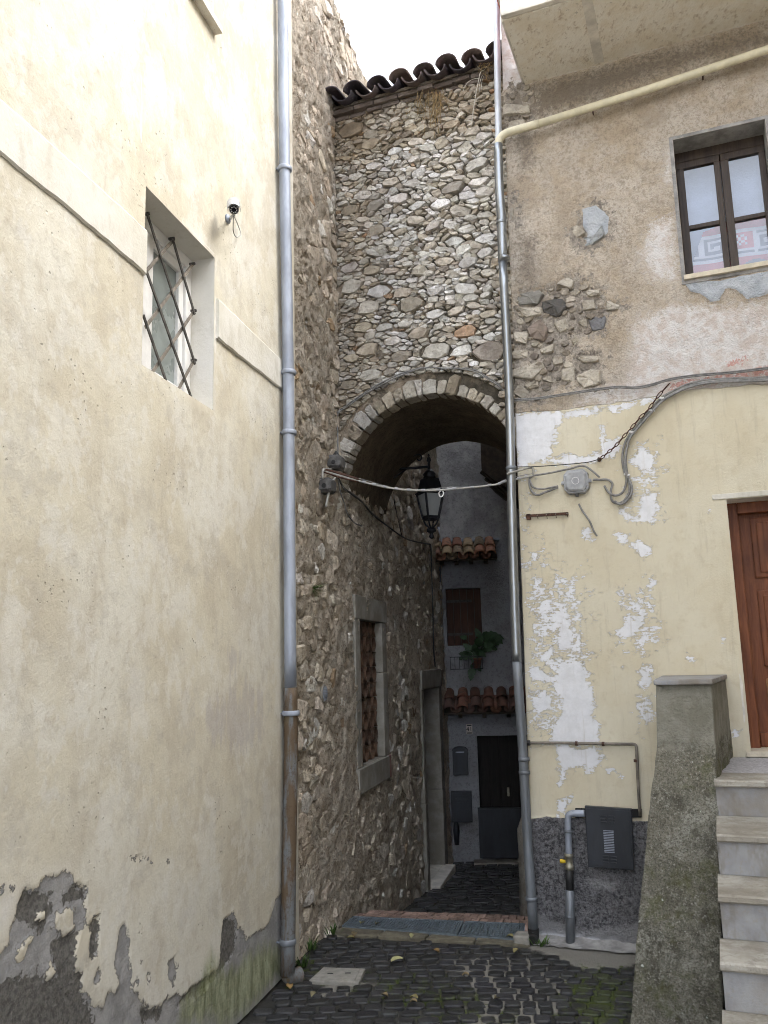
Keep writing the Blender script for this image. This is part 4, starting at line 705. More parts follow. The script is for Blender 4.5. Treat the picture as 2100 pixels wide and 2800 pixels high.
barep = [UVR(G, q) for q in ([(130, 470), (300, 440), (330, 560), (280, 660), (180, 760), (100, 760)], [(600, 1110), (650, 1108), (735, 1190), (725, 1270), (680, 1330), (660, 1400), (570, 1400), (510, 1280), (515, 1240), (580, 1180)], [(180, 1600), (240, 1590), (330, 1580), (430, 1560), (480, 1490), (560, 1490), (570, 1540), (690, 1580), (700, 1650), (800, 1660), (800, 1700), (730, 1730), (700, 1820), (560, 1850), (500, 1960), (680, 1930), (690, 2120), (560, 2140), (420, 2150), (330, 2230), (100, 2230), (150, 1800)], [(160, 1100), (220, 1110), (215, 1230), (165, 1240)])]
cemp = [UVR(G, q) for q in ([(1150, 1560), (1400, 1530), (1609, 1490), (1700, 1480), (1650, 1590), (1580, 1630), (1500, 1640), (1440, 1590), (1370, 1580), (1340, 1650), (1290, 1660), (1230, 1610), (1180, 1600)], [(580, 1150), (650, 1125), (735, 1190), (722, 1275), (660, 1320), (600, 1340), (610, 1280), (580, 1240)])]
limep = [UVR(G, q) for q in ([(850, 1750), (1100, 1640), (1400, 1660), (1700, 1620), (1700, 2150), (1000, 2250), (600, 2250), (800, 2060)], [(950, 1200), (1100, 1150), (1150, 1560), (950, 1560), (880, 1400)], [(600, 2100), (900, 2080), (900, 2250), (500, 2250)], [(1050, 800), (1100, 760), (1110, 1000), (1000, 1050)])]
redp = [UVR(G, q) for q in ([(1350, 1990), (1500, 1940), (1520, 1980), (1400, 2040)], [(1060, 2090), (1400, 2040), (1650, 1990), (1700, 2080), (1300, 2120), (1050, 2150)], [(850, 2150), (900, 2150), (890, 2180)])]
sootp = [UVR(G, q) for q in ([(120, 600), (250, 470), (400, 430), (700, 340), (1000, 270), (1700, 120), (1700, 230), (1000, 430), (600, 580), (400, 640), (300, 700), (330, 900), (200, 1000)], [(180, 1560), (330, 1580), (500, 1500), (620, 1600), (760, 1700), (720, 1830), (500, 1800), (420, 1960), (200, 2200)], [(180, 1250), (330, 1300), (330, 1600), (180, 1600)])]
plp = UVR(I, [(-200, 985), (230, 968), (330, 955), (430, 970), (500, 960), (850, 985), (930, 985), (1000, 985), (2600, 1100), (2600, 2400), (-200, 2400)])
palR = [UVR(I, q) for q in ([(230, 1500), (300, 1560), (400, 1600), (560, 1640), (880, 1600), (880, 1760), (250, 1760)], [(560, 1340), (740, 1350), (740, 1400), (600, 1400)])]
def attR(u, v):
    w = u < 2.6; uu = u[w]; vv = v[w]; out = {}
    wu = uu+fbm2(uu, vv, 9, 4, .6, 3)*.02; wv = vv+fbm2(uu, vv, 9, 4, .6, 5)*.02
    def put(name, val, d): a = np.full_like(u, d); a[w] = val; out[name] = a
    M = lambda ps, s: np.max([sdf(wu, wv, q) for q in ps], 0)/s
    put('old', np.clip(.5+M([oldp], .06), -1, 2), 0); a = np.full_like(u, 0.); a[u >= 2.6] = np.clip(.5+(v[u >= 2.6]-4.2)/.06, -1, 2); out['old'] = np.where(w, out['old'], a)
    sp = np.clip(.5+M(specp, .3), 0, 1)*.56; put('white', np.maximum(np.clip(.5+M(whitep, .10), -.5, 2), sp), -.5)
    put('bare', np.clip(.5+M(barep, .22), -1, 2), -1); put('cement', np.clip(.5+M(cemp, .04), -1, 2), -1); put('lime', np.clip(.4+M(limep, .35), -.4, .9), -.2); put('red', np.clip(.35+M(redp, .12), -1, .6), -1)
    put('soot', np.clip(.4+M(sootp, .3), -.6, 1), -.6); put('plinth', np.clip(.5+M([plp], .06), -1, 2), 1); out['plinth'] = np.where(w, out['plinth'], np.clip(.5+(.87-v)/.06, -1, 2)); put('pale', np.clip(.5+M(palR, .12), -1, 1), -1)
    hi = np.clip((v-7.17)/.05, 0, 1); out['lime'] = np.maximum(out['lime'], hi*1.5); out['soot'] = out['soot']*(1-hi)-.6*hi
    return out
def dspR(u, v, at):
    old = np.clip((at['old']-.45)/.1, 0, 1); pl = np.clip((at['plinth']-.45)/.1, 0, 1); ba = np.clip((at['bare']-.4)/.3, 0, 1)*old; wh = np.clip((at['white']-.4)/.2, 0, 1)*(1-old)*(1-pl)
    d = fbm2(u, v, 1.2, 3, .5, 51)*.014+fbm2(u, v, 6, 3, .6, 52)*.004*(1-pl)
    d += old*(fbm2(u, v, 8, 4, .65, 53)*.012-.012)-ba*.022+np.clip((at['cement']-.45)/.1, 0, 1)*old*(.012+fbm2(u, v, 22, 3, .7, 56)*.010)-wh*.002
    d += pl*(fbm2(u, v, 26, 3, .7, 54)*.020+fbm2(u, v, 5, 3, .6, 55)*.018+.01)
    return d
us = np.concatenate([np.arange(0, 2.45, .0135), np.arange(2.45, 8, .3), [8.]]); vs = np.concatenate([np.arange(0, 7.4, .0145), np.arange(7.4, 10.5, .06)])
def lean(u, v): return (.0+.0165*np.clip(v, 0, 9))*np.exp(-u/.35)
gridwall('wall', WR, us, vs, [RW, RD], dspR, attR, MAT['yellow'], yh, .42, umap=lean)
MB().wbox(WR, .2, 8, 0, 10.45, -5, -.45).build('house_body', MAT['concrete'], yh)
p0 = WR.pt(.14, 0, -.10); rt = np.array([AL[1], -AL[0], 0]); b = [p0, p0+rt*.4, p0+rt*.4+AL*6.6, p0+AL*6.6]
MB().hexa([x-Z3*1.2 for x in b]+[x+Z3*9.6 for x in b]).build('alley_side_wall', MAT['mortar_tan'], yh)
# bare stones showing in the render
rs = [((145, 562), (300, 560), (290, 612), (150, 642)), ((150, 652), (282, 650), (272, 705), (160, 722)), ((172, 1118), (212, 1145), (205, 1215), (172, 1180)), ((508, 1248), (560, 1238), (612, 1280), (540, 1305)), ((440, 1562), (492, 1508), (542, 1540), (530, 1585)), ((220, 1612), (340, 1590), (372, 1620), (330, 1672), (222, 1670)), ((368, 1650), (470, 1630), (512, 1682), (450, 1735), (372, 1705)), ((215, 1690), (350, 1680), (362, 1720), (290, 1742)), ((585, 1652), (650, 1640), (662, 1690), (592, 1702)), ((718, 1650), (802, 1660), (782, 1702), (720, 1700)), ((430, 1770), (500, 1748), (512, 1800), (460, 1822)), ((560, 1770), (612, 1750), (612, 1802)), ((618, 1740), (722, 1730), (712, 1800), (640, 1822)), ((280, 1800), (350, 1750), (402, 1800), (380, 1872), (300, 1850)), ((205, 1820), (292, 1820), (282, 1882), (210, 1872)), ((348, 1912), (432, 1880), (422, 1932), (360, 1942)), ((205, 1930), (282, 1920), (282, 1962), (205, 1972)), ((415, 1960), (472, 1950), (477, 1992), (430, 2002)), ((560, 1962), (672, 1948), (682, 1982), (600, 1992)), ((205, 2032), (372, 1972), (382, 2002), (320, 2082), (210, 2072)), ((360, 2082), (412, 2060), (417, 2102)), ((550, 2062), (640, 2020), (692, 2030), (682, 2112), (600, 2132), (560, 2102)), ((470, 2032), (542, 2010), (542, 2092), (480, 2092)), ((268, 2112), (342, 2090), (350, 2120), (290, 2135)), ((205, 2162), (240, 2112), (300, 2150), (260, 2190)), ((525, 1870), (550, 1850), (582, 1870), (550, 1895)), ((600, 1590), (680, 1588), (682, 1620), (620, 1628)), ((585, 1300), (650, 1290), (700, 1240), (715, 1290), (640, 1345), (590, 1345)), ((180, 1500), (230, 1500), (235, 1560), (185, 1570))]
rs_c = {5: (.22, .21, .19), 6: (.10, .095, .09), 12: (.19, .19, .20), 13: (.26, .21, .175), 27: (.40, .42, .43)}
g = np.random.default_rng(8)
for k_, q in enumerate(rs):
    P = np.array([WR.uv(G(*p)) for p in q]); P = P[::-1] if np.cross(P[1]-P[0], P[2]-P[1]) < 0 else P; t = np.array(rs_c.get(k_, (.50, .455, .385)))*g.uniform(.85, 1.1)
    mb = MB(); stone_geo(mb, P, WR, -.040, g.uniform(.022, .036), -.004, t, g, .04, 12, .86, .12); mb.build('stone', MAT['stone'], yh)
for pi_, q in enumerate((0, 2, 3)):         # smaller rubble filling the bare patches between them
    pol = np.array(barep[q]); bx = (pol[:, 0].min(), pol[:, 0].max(), pol[:, 1].min(), pol[:, 1].max()); cen_ = [np.mean([WR.uv(G(*p)) for p in z_], 0) for z_ in rs]; rad_ = [.055 for _ in rs]
    S2, R2_ = dart(cen_, rad_, bx, 1.3, .016, .045, 330, lambda u, v, r: sdf(np.array([u]), np.array([v]), pol)[0] < r*.5, .9, 40+pi_); cc2 = power_cells(S2, R2_, bx, 1.3)
    for i in range(len(rs), len(S2)):
        if cc2[i] is None: continue
        mb = MB(); stone_geo(mb, cc2[i], WR, -.042, g.uniform(.010, .024), .004, pick(g, [(3, (.34, .295, .24)), (1.2, (.48, .43, .36)), (2, (.24, .21, .18))]), g, .03, 9, .85, .08); mb.build('stone', MAT['stone'], yh)
# window
w0, w1, wb, wt_ = RW; dR = .20
rwin = MB().wbox(WR, w0-.02, w1+.02, wb-.02, wt_+.02, -.62, -.60).build('window', MAT['darkroom'], yh, label='dark framed four pane window with printed cloth behind its lower panes')
reveal(WR, RW, .34, MAT['concrete'], rwin)
hb = WR.uv(G(1110, 897), -dR-.02)[1]
MB().wbox(WR, w0, w1, hb, wt_, -dR-.14, -dR-.02).build('head_board', MAT['frame'], rwin, .004)
MB().wbox(WR, w0-.012, w1+.25, wb-.002, wb+.038, -dR-.12, .028).build('sill', MAT['sill'], rwin, .004)
mid = WR.uv(Pz(722, 1000), -dR-.02)[0]; st = .062
for (a, b) in ((w0+.004, mid-.003), (mid+.003, w1-.004)):
    zb, zt = wb+.038, hb; mu = WR.uv(Pz(500, 1265), -dR-.02)[1] if a < mid else WR.uv(Pz(1030, 1170), -dR-.02)[1]
    for (q0, q1, q2, q3) in ((a, b, zt-st, zt-.002), (a, b, zb, zb+.03), (a, a+st, zb+.03, zt-st), (b-st*.75, b, zb+.03, zt-st), (a+st, b-st*.75, mu-.018, mu+.018)): MB().wbox(WR, q0, q1, q2, q3, -dR-.065, -dR-.02).build('sash', MAT['frame'], rwin, .004)
    for (q2, q3) in ((zb+.03, mu-.018), (mu+.018, zt-st)): MB().wbox(WR, a+st, b-st*.75, q2, q3, -dR-.045, -dR-.041).build('pane', MAT['glass'], rwin)
MB().wbox(WR, w0+.01, w1-.01, wb+.04, hb+.3, -.44, -.43).build('curtain', MAT['curtain'], rwin)
# printed cloth hanging behind the lower panes: pink ground, key-pattern border, small motifs
pink, grey, wht, sand = (.62, .22, .24), (.20, .22, .28), (.72, .72, .76), (.58, .46, .24); bz = (wt_-wb)
KEY = ["WWWWWWWWWWWWWWWW", "GGGGGGGWWGGGGGGG", "WWWWWWGWWGWWWWWW", "WGGGGWGWWGWGGGGW", "WGWWGWGWWGWGWWGW", "WGWWWWGWWGWWWWGW", "WGGGGGGWWGGGGGGW", "WWWWWWWWWWWWWWWW", "GGGGGGGGGGGGGGGG", "WWWWWWWWWWWWWWWW"]
nu_, nz = 84, 64; ux = np.linspace(w0-.05, w1+.05, nu_+1); zx = np.linspace(wb+.02, wb+.02+.66, nz+1); mb = MB()
for j in range(nz):
    for i in range(nu_):
        h = (zx[j]-zx[0]); x = ux[i]-ux[0]; edge = .02+.26*((h/.66))**1.1
        if x < edge: continue
        top_ = .52+.07*sin(x*4.2-.9)
        if h > top_: continue
        col = pink
        if .235 < h < .475:
            r = int((.475-h)/.024); cc = int(x/.024) % 26; col = {'W': wht, 'G': grey}[KEY[min(r, 9)][cc]] if cc < 16 else ({0: wht, 7: wht, 8: grey, 9: wht}.get(r, pink) if 17 <= cc < 25 else wht)
            if 19 <= cc < 23 and 2 <= r <= 5 and cc >= 16 and (r+cc) % 2: col = wht
        elif h < .2 and abs(hypot_ := math.hypot(x-.60, h-.05)) and .11 < hypot_ < .15: col = grey
        elif h < .2 and math.hypot(x-.60, h-.05) < .10: col = sand
        elif h < .10 and (x-.36)**2+(h-.05)**2*3 < .004 and (i+j) % 3: col = wht
        elif h < .16 and abs(x-edge-.05-h*.3) < .012: col = sand
        bq = .012*sin(x*16)
        mb.add([WR.pt(ux[i], zx[j], -.33+bq), WR.pt(ux[i+1], zx[j], -.33+.012*sin((ux[i+1]-ux[0])*16)), WR.pt(ux[i+1], zx[j+1], -.33+.012*sin((ux[i+1]-ux[0])*16)), WR.pt(ux[i], zx[j+1], -.33+bq)], [(0, 1, 2, 3)], col)
mb.build('printed_cloth', MAT['print'], rwin)
# door
d0, d1, db, dt = RD
rdoor = MB().wbox(WR, d0-.02, d1+.02, db-.02, dt+.02, -.40, -.30).build('door', MAT['doorwood'], yh, label='red brown panelled wooden door at the head of the stair')
reveal(WR, RD, .30, MAT['fascia'], rdoor)
MB().wbox(WR, d0, d0+.075, db, dt, -.29, -.20).build('door_frame', MAT['doorwood'], rdoor, .006); MB().wbox(WR, d0+.075, d1, dt-.085, dt, -.29, -.20).build('door_frame', MAT['doorwood'], rdoor, .006)
yy = [WR.uv(Hz(1600, q), -.22)[1] for q in (910, 1280, 1355, 1830, 1860, 2212)]; lo_ = [WR.uv(I(1600, q), -.22)[1] for q in (100, 420)]
for k_, (a, b, m_) in enumerate(((yy[1], yy[0], 'doorwood'), (yy[3]+.01, yy[2], 'doorwood'), (lo_[1], lo_[0]-.03, 'doorworn'))):
    MB().wbox(WR, d0+.16, d0+.45, a, b, -.302, -.275).build('door_panel', MAT[m_], rdoor, .010); MB().wbox(WR, d0+.20, d0+.41, a+.04, b-.04, -.28, -.262).build('door_panel', MAT[m_], rdoor, .008); MB().wbox(WR, d0+.52, d0+.82, a, b, -.302, -.275).build('door_panel', MAT[m_], rdoor, .010)
MB().wbox(WR, d0+.08, d1, db+.004, db+.11, -.302, -.262).build('kick_board', MAT['doorwood'], rdoor, .008)
lt_ = [WR.uv(Hz(1320, 790)), WR.uv(Hz(1420, 808))]; MB().wbox(WR, lt_[0][0], d1+.12, dt+.004, dt+.045, -.02, .010).build('lintel_scar', MAT['band'], rdoor, .004)
MB().wbox(WR, d0-.035, d1+.1, 1.362, db+.002, -.30, .05).build('threshold', MAT['sill'], rdoor, .006)
MB().wbox(WR, 3.3, 6.5, 0, 8.6, .02, 7.5).build('added_shade_block', MAT['sill'], yh)       # unseen block added out of frame to shade the lower left wall
# balcony slab above
zb = WR.uv(G(270, 458))[1]; ub = WR.uv(G(270, 458))[0]; q = ground(G(95, 115), zb); cu_, _, so_ = WR.loc(q); q2 = ground(G(700, -40), zb)
bal = MB().wquad(WR, ((ub, zb), (4.5, zb), (4.5, zb+.12), (ub, zb+.12)), -.2, so_-.03)
bal = bal.build('balcony_slab', MAT['soffit'], yh)
MB().wbox(WR, ub-.012, 4.5, zb+.004, zb+.17, so_-.028, so_+.025).build('fascia', MAT['fascia'], bal, .012); MB().wbox(WR, ub-.03, 4.52, zb+.172, zb+.215, -.2, so_+.06).build('balcony_cap', MAT['fascia'], bal, .008)
MB().wbox(WR, ub-.02, ub-.001, zb+.01, zb+.168, .0, so_-.05).build('side_trim', MAT['fascia'], bal)
MB().wbox(WR, ub-.05, ub-.014, zb+.22, zb+1.2, .1, so_+.0).build('side_panel', MAT['pink'], bal, .004, label='faded pink side panel of the balcony')
MB().wbox(WR, ub+.62, ub+.70, zb-.004, zb+.002, .01, so_-.05).build('soffit_strip', MAT['fascia'], bal)
# concrete skirt at the foot of the wall
P = [WR.uv(I(x, 1700))[0] for x in (285, 880)]; g = np.random.default_rng(5); k = 24; vs_, fs = [], []
for i in range(k):
    u = P[0]-.02+(P[1]+.4-P[0])*i/(k-1); h = .02+.012*abs(sin(i*.7))+g.uniform(0, .008); w = .12+.03*g.random()
    for (v_, o_) in ((-.02, .0), (h, .012), (h*.55, w*.35), (h*.15, w*.8), (.008, w+.05)): vs_.append(WR.pt(u, v_, o_))
for i in range(k-1): fs += [(i*5+j, (i+1)*5+j, (i+1)*5+j+1, i*5+j+1) for j in range(1, 4)]
MB().add(vs_, fs).build('concrete_skirt', MAT['concrete'], yh, smooth=True)
# ------------------------------------------------------------------ house closing the alley
fh = thing('far_house', WF.pt(.8, -.9, -.3), 'dim pale house closing the far end of the alley behind the arch', 'house')
fu = lambda p, o=0.: WF.uv(Lz(*p), o)
FW = tuple(np.round((fu((150, 350))[0], fu((368, 500))[0], fu((250, 697))[1], fu((250, 350))[1]), 4)); FD = tuple(np.round((fu((347, 1400))[0], fu((347, 1400))[0]+.95, -.80, fu((400, 1243))[1]), 4))
gridwall('wall', WF, np.arange(-.3, 3.4, .045), np.arange(-1.2, 7.4, .05), [FW, FD], lambda u, v, at: fbm2(u, v, 7, 4, .65, 61)*.016+fbm2(u, v, 1.2, 2, .5, 62)*.02, lambda u, v: {}, MAT['farplaster'], fh, .35)
MB().wbox(WF, -.3, 3.4, -1.2, 7.35, -3, -.36).build('house_body', MAT['mortar'], fh)
fwin = MB().wbox(WF, FW[0]-.02, FW[1]+.02, FW[2]-.02, FW[3]+.02, -.2, -.17).build('window', MAT['darkroom'], fh, label='closed dark red brown board shutter')
reveal(WF, FW, .16, MAT['farplaster'], fwin)
nb = 5; sw = (FW[1]-FW[0])/nb
for i in range(nb): MB().wbox(WF, FW[0]+sw*i+.003, FW[0]+sw*(i+1)-.003, FW[2]+.005, FW[3]-.005, -.15, -.10).build('board', MAT['shutter'], fwin, .004)
for f in (.2, .78): MB().wbox(WF, FW[0]+.01, FW[0]+.4, FW[2]+f*(FW[3]-FW[2])-.02, FW[2]+f*(FW[3]-FW[2])+.02, -.10, -.085).build('strap_hinge', MAT['iron'], fwin)
fdoor = MB().wbox(WF, FD[0]-.02, FD[1]+.02, FD[2]-.02, FD[3]+.02, -.34, -.30).build('door', MAT['farwood'], fh, label='near black wooden door')
reveal(WF, FD, .28, MAT['farplaster'], fdoor)
for i in range(6): MB().wbox(WF, FD[0]+.02+.155*i, FD[0]+.168+.155*i, FD[2]+.01, FD[3]-.01, -.30, -.275).build('board', MAT['farwood'], fdoor, .004)
gz = fu((470, 1685))[1]
hd = MB().wbox(WF, FD[0]-.03, FD[1]+.02, FD[2]+.02, gz, .012, .045).build('half_gate', MAT['meter'], fdoor, .006)
MB().wbox(WF, FD[0]-.035, FD[1]+.03, gz+.001, gz+.025, .005, .055).build('gate_rail', MAT['meter'], hd, .004)
MB().wbox(WF, FD[0]+.42, FD[0]+.455, .05, .18, -.275, -.235).build('handle', MAT['brass'], fdoor, .006)
MB().wbox(WF, FD[0]-.12, FD[1]+.1, -1.0, FD[2]-.004, -.2, .22).build('doorstep', MAT['trimstone'], fh, .012)
# tiled canopies of the far house
def canopy(u0, u1, z, proj_, slope, n, meshes, seed, label, boards=True):
    t = MB(); ca, sa = cos(slope), sin(slope); yd = -WF.n*ca+Z3*sa; a, b = WF.pt(u0-.06, z-.015, proj_), WF.pt(u1+.06, z-.015, proj_); L = proj_/ca+.02
    t.hexa([a, b, b+yd*L, a+yd*L, a+Z3*.03, b+Z3*.03, b+yd*L+Z3*.03, a+yd*L+Z3*.03]); o = t.build('canopy', MAT['bark'], fh, label=label)
    tiles(o, WF, u0+.02, u1-.03, z+.01, proj_+.03, slope, n, 2, meshes, .32, seed)
    k = 4
    for i in range(k):
        u = u0+(u1-u0)*(i+.5)/k; MB().bar(WF.pt(u, z-.05, proj_-.03), WF.pt(u, z-.05+L*sa*.9, .02), .05, .06, WF.d).build('rafter', MAT['bark'], o)
    return o
c1 = canopy(-.09, .80, fu((300, 165), .45)[1]-.03, .45, radians(30), 5, T_MIX, 3, 'small canopy of mixed red and ochre tiles over the shutter')
c2 = canopy(.03, 1.45, fu((300, 1095), .4)[1]-.03, .40, radians(27), 7, T_LOW, 4, 'low canopy of dark red tiles over the door')
MB().wbox(WF, -.12, .92, fu((300, 62))[1]-.02, fu((300, 62))[1]+.02, -.01, .07).build('lead_flashing', MAT['galv'], fh, .006)
# upper part on the right: dark jetty on beams behind the vault
P = [aty(E(*p), 11.2) for p in ((1270, 820), (1272, 1025), (1345, 1085), (1460, 1160))]
vs_ = []
for p in (P[0]+np.array([0, 0, 2.0]), P[1], P[2], P[3], P[3]+np.array([.8, 0, 0]), P[0]+np.array([1.4, 0, 2.0])): vs_ += [p, p+np.array([.35, 1.55, 0])]
n_ = 6; fs = [((2*i), (2*i+1), (2*((i+1) % n_)+1), (2*((i+1) % n_))) for i in range(n_)]+[tuple(2*i for i in range(n_)), tuple(2*i+1 for i in range(n_-1, -1, -1))]
jt = MB().add(vs_, fs).build('overhanging_storey', MAT['bark'], None); tag(jt, 'dark overhanging upper storey seen through the right of the arch', 'building')
for i in range(3):
    a = P[1]+np.array([.05+.1*i, .05+.45*i, -.0]); MB().bar(P[1]+np.array([.02+.11*i, .1+.45*i, .01]), P[3]+np.array([.11*i, .1+.45*i, .02]), .09, .10, (0, 1, 0)).build('beam', MAT['bark'], jt)
# house number plaque
np0, np1 = fu((275, 1172)), fu((315, 1232)); plq = thing('number_plaque', WF.pt((np0[0]+np1[0])/2, np0[1], 0), 'small white plaque with house number 41 above the mailbox', 'house number')
MB().wbox(WF, np0[0], np1[0], np1[1], np0[1], .005, .03).build('plate', MAT['fascia'], plq, .003)
def text(s, W, u, v, o, size, mat, parent, name):
    cu = bpy.data.curves.new(name, 'FONT'); cu.body = s; cu.size = size; cu.align_x = 'CENTER'; cu.align_y = 'CENTER'; cu.extrude = .001
    tmp = bpy.data.objects.new(name, cu); COL.objects.link(tmp); dg = bpy.context.evaluated_depsgraph_get(); dg.update(); me = bpy.data.meshes.new_from_object(tmp.evaluated_get(dg)); bpy.data.objects.remove(tmp)
    me.name = name; ob = inst(name, me, parent, W.pt(u, v, o), W.d, Z3, W.n); me.materials.clear(); me.materials.append(mat); return ob
hn = np0[1]-np1[1]
text('41', WF, (np0[0]+np1[0])/2, (np0[1]+np1[1])/2, .0325, hn*.62, MAT['plug'], plq, 'digits')
for f in (.88, .12): MB().wbox(WF, np0[0]+.012, np1[0]-.012, np1[1]+hn*f-.008, np1[1]+hn*f+.008, .030, .0335).build('text_line', MAT['plug'], plq)
# mailbox with rounded lid
m0, m1 = fu((193, 1330)), fu((290, 1475)); mbx = thing('mailbox', WF.pt((m0[0]+m1[0])/2, m1[1], 0), 'dark arched metal mailbox on the wall beside the far door', 'mailbox')
MB().wbox(WF, m0[0], m1[0], m1[1], m0[1], -.01, .10).build('box', MAT['meter'], mbx, .008)
k = 9; vs_ = []; uc, hw = (m0[0]+m1[0])/2, (m1[0]-m0[0])/2+.008
for o_ in (-.01, .118): vs_ += [WF.pt(uc-hw*cos(pi*i/(k-1)), m0[1]+.002+.055*sin(pi*i/(k-1)), o_) for i in range(k)]
MB().add(vs_, [(i, i+1, k+i+1, k+i) for i in range(k-1)]+[tuple(range(k-1, -1, -1)), tuple(range(k, 2*k)), (0, k, 2*k-1, k-1)]).build('lid', MAT['meter'], mbx)
MB().wbox(WF, m0[0]+.05, m1[0]-.05, m0[1]-.03, m0[1]-.012, .10, .112).build('slot', MAT['galv'], mbx)
b0, b1 = fu((183, 1575)), fu((316, 1760)); mc = thing('meter_cabinet', WF.pt((b0[0]+b1[0])/2, b1[1], 0), 'dark square meter cabinet low on the far wall under the mailbox', 'meter cabinet')
MB().wbox(WF, b0[0], b1[0], b1[1], b0[1], -.01, .09).build('box', MAT['meter'], mc, .006); MB().wbox(WF, b0[0]+.02, b1[0]-.02, b1[1]+.02, b0[1]-.02, .09, .10).build('cover', MAT['meter'], mc, .004)
for i in range(6): MB().wbox(WF, b0[0]+.06, b1[0]-.06, b0[1]-.07-i*.018, b0[1]-.06-i*.018, .10, .106).build('louvre', MAT['meter'], mc)
gp = fu((218, 1840)); solo(MB().tube([WF.pt(gp[0], b1[1]+.01, .06), WF.pt(gp[0], b1[1]-.12, .06), WF.pt(gp[0], b1[1]-.32, .05)], [.03, .05, .035], 10), 'gas_riser', MAT['meter'], 'short dark pipe under the far meter cabinet', 'pipe', smooth=True)
# wire planter rack, pot and plant
r0, r1 = fu((180, 768), .1), fu((376, 836), .1); rk = thing('planter_rack', WF.pt((r0[0]+r1[0])/2, r1[1], .0), 'black wire planter rack fixed under the far shutter', 'planter rack')
for z_ in (r0[1], r1[1]):
    for o_ in (.01, .20): MB().tube([WF.pt(r0[0], z_, o_), WF.pt(r1[0], z_, o_)], .006, 6).build('rail', MAT['black'], rk)
    for u_ in (r0[0], r1[0]): MB().tube([WF.pt(u_, z_, .0), WF.pt(u_, z_, .20)], .006, 6).build('rail', MAT['black'], rk)
for i in range(8): u_ = r0[0]+(r1[0]-r0[0])*i/7; MB().tube([WF.pt(u_, r1[1], .20), WF.pt(u_, r0[1], .20)], .004, 5).build('wire', MAT['black'], rk)
for i in range(4): u_ = r0[0]+(r1[0]-r0[0])*(i+.5)/4; MB().tube([WF.pt(u_, r1[1], .0), WF.pt(u_, r1[1], .20)], .004, 5).build('wire', MAT['black'], rk)
pu = fu((338, 790), .1)[0]; solo(MB().lathe(WF.pt(pu, r1[1]+.006, .10), [(.055, 0), (.075, .12), (.085, .125), (.085, .15), (.07, .15), (.06, .12)], 14, tint=(.17, .08, .055)), 'flower_pot', MAT['tile'], 'terracotta pot sitting in the wire planter rack', 'pot', smooth=True)
pl = thing('potted_plant', WF.pt(pu, r1[1]+.14, .10), 'dark green big leaved plant growing from the terracotta pot', 'plant')
def leaf(c, dirv, up, L, Wd, parent, mat, name='leaf'):
    dirv = np.asarray(dirv, float); dirv /= np.linalg.norm(dirv); sd_ = np.cross(dirv, up); sd_ /= np.linalg.norm(sd_); nn = np.cross(sd_, dirv); vs_, fs = [], []
    pr = [(0, .05), (.12, .34), (.3, .5), (.5, .44), (.62, .30), (.75, .34), (.88, .16), (1, .02)]
    for t, w in pr:
        m_ = np.asarray(c)+dirv*L*t-nn*L*.35*t*t; vs_ += [m_-sd_*Wd*w+nn*.05*L*w, m_, m_+sd_*Wd*w+nn*.05*L*w]
    for i in range(len(pr)-1): fs += [(3*i, 3*i+1, 3*i+4, 3*i+3), (3*i+1, 3*i+2, 3*i+5, 3*i+4)]
    k = len(vs_); vs_ += [np.array(v)-nn*.002 for v in vs_]; fs += [tuple(k+i for i in f[::-1]) for f in fs]
    MB().add(vs_, fs).build(name, mat, parent, smooth=True)
g = np.random.default_rng(12); base = WF.pt(pu, r1[1]+.14, .10)
for (x, y, L, du, dz) in ((380, 650, .24, .7, .35), (430, 640, .22, 1, -.1), (460, 655, .16, 1, -.7), (345, 690, .2, .3, .6), (400, 690, .18, .8, -.3), (300, 720, .16, -.5, .5), (320, 735, .16, .1, .5), (272, 745, .14, -1, .1), (258, 765, .12, -1, -.5), (300, 760, .14, -.6, -.2), (310, 850, .18, -.2, -1), (318, 820, .14, .3, -1), (345, 740, .14, .5, .2), (355, 640, .15, -.2, .5), (270, 650, .12, -.8, .3), (410, 655, .2, .4, -.2)):
    p = WF.pt(*fu((x, y), .14), .14+g.uniform(-.05, .08)); dv = WF.d*du+Z3*dz+WF.n*g.uniform(.1, .6); mid = (base+p)/2+Z3*.05
    MB().tube(smoothpath([base, mid, p], 4), .004, 5).build('stem', MAT['leafgreen'], pl); leaf(p-dv*.04, dv, WF.n+Z3*.3, L, L*.7, pl, MAT['leafgreen']); p2 = p+(base-p)*g.uniform(.25, .6)+WF.d*g.normal(0, .04); dv2 = dv+g.normal(0, .5, 3); leaf(p2, dv2, WF.n+Z3*.3, L*.7, L*.5, pl, MAT['leafgreen'])
# pipe in the corner between stone house and far house
cp = [WF.pt(*fu(p, .12), .12) for p in ((105, -20), (112, 300), (120, 700), (130, 1120))]; cpo = thing('corner_downpipe', cp[-1], 'slim blue grey pipe in the corner where the stone house meets the far house', 'pipe')
MB().tube(cp, .028, 10).build('pipe', MAT['galv'], cpo, smooth=True); MB().tube([WF.pt(*fu((120, 1118), .12), .12), WF.pt(*fu((150, 1128), .05), .05)], .022, 8).build('elbow', MAT['galv'], cpo)
MB().tube([WF.pt(*fu((140, 1130), .1), .1), WF.pt(*fu((128, 1200), .1), .1), WF.pt(*fu((150, 1700), .1), .1), WF.pt(*fu((160, 1960), .1), .1)], .035, 10).build('lower_pipe', MAT['galv'], cpo, smooth=True)

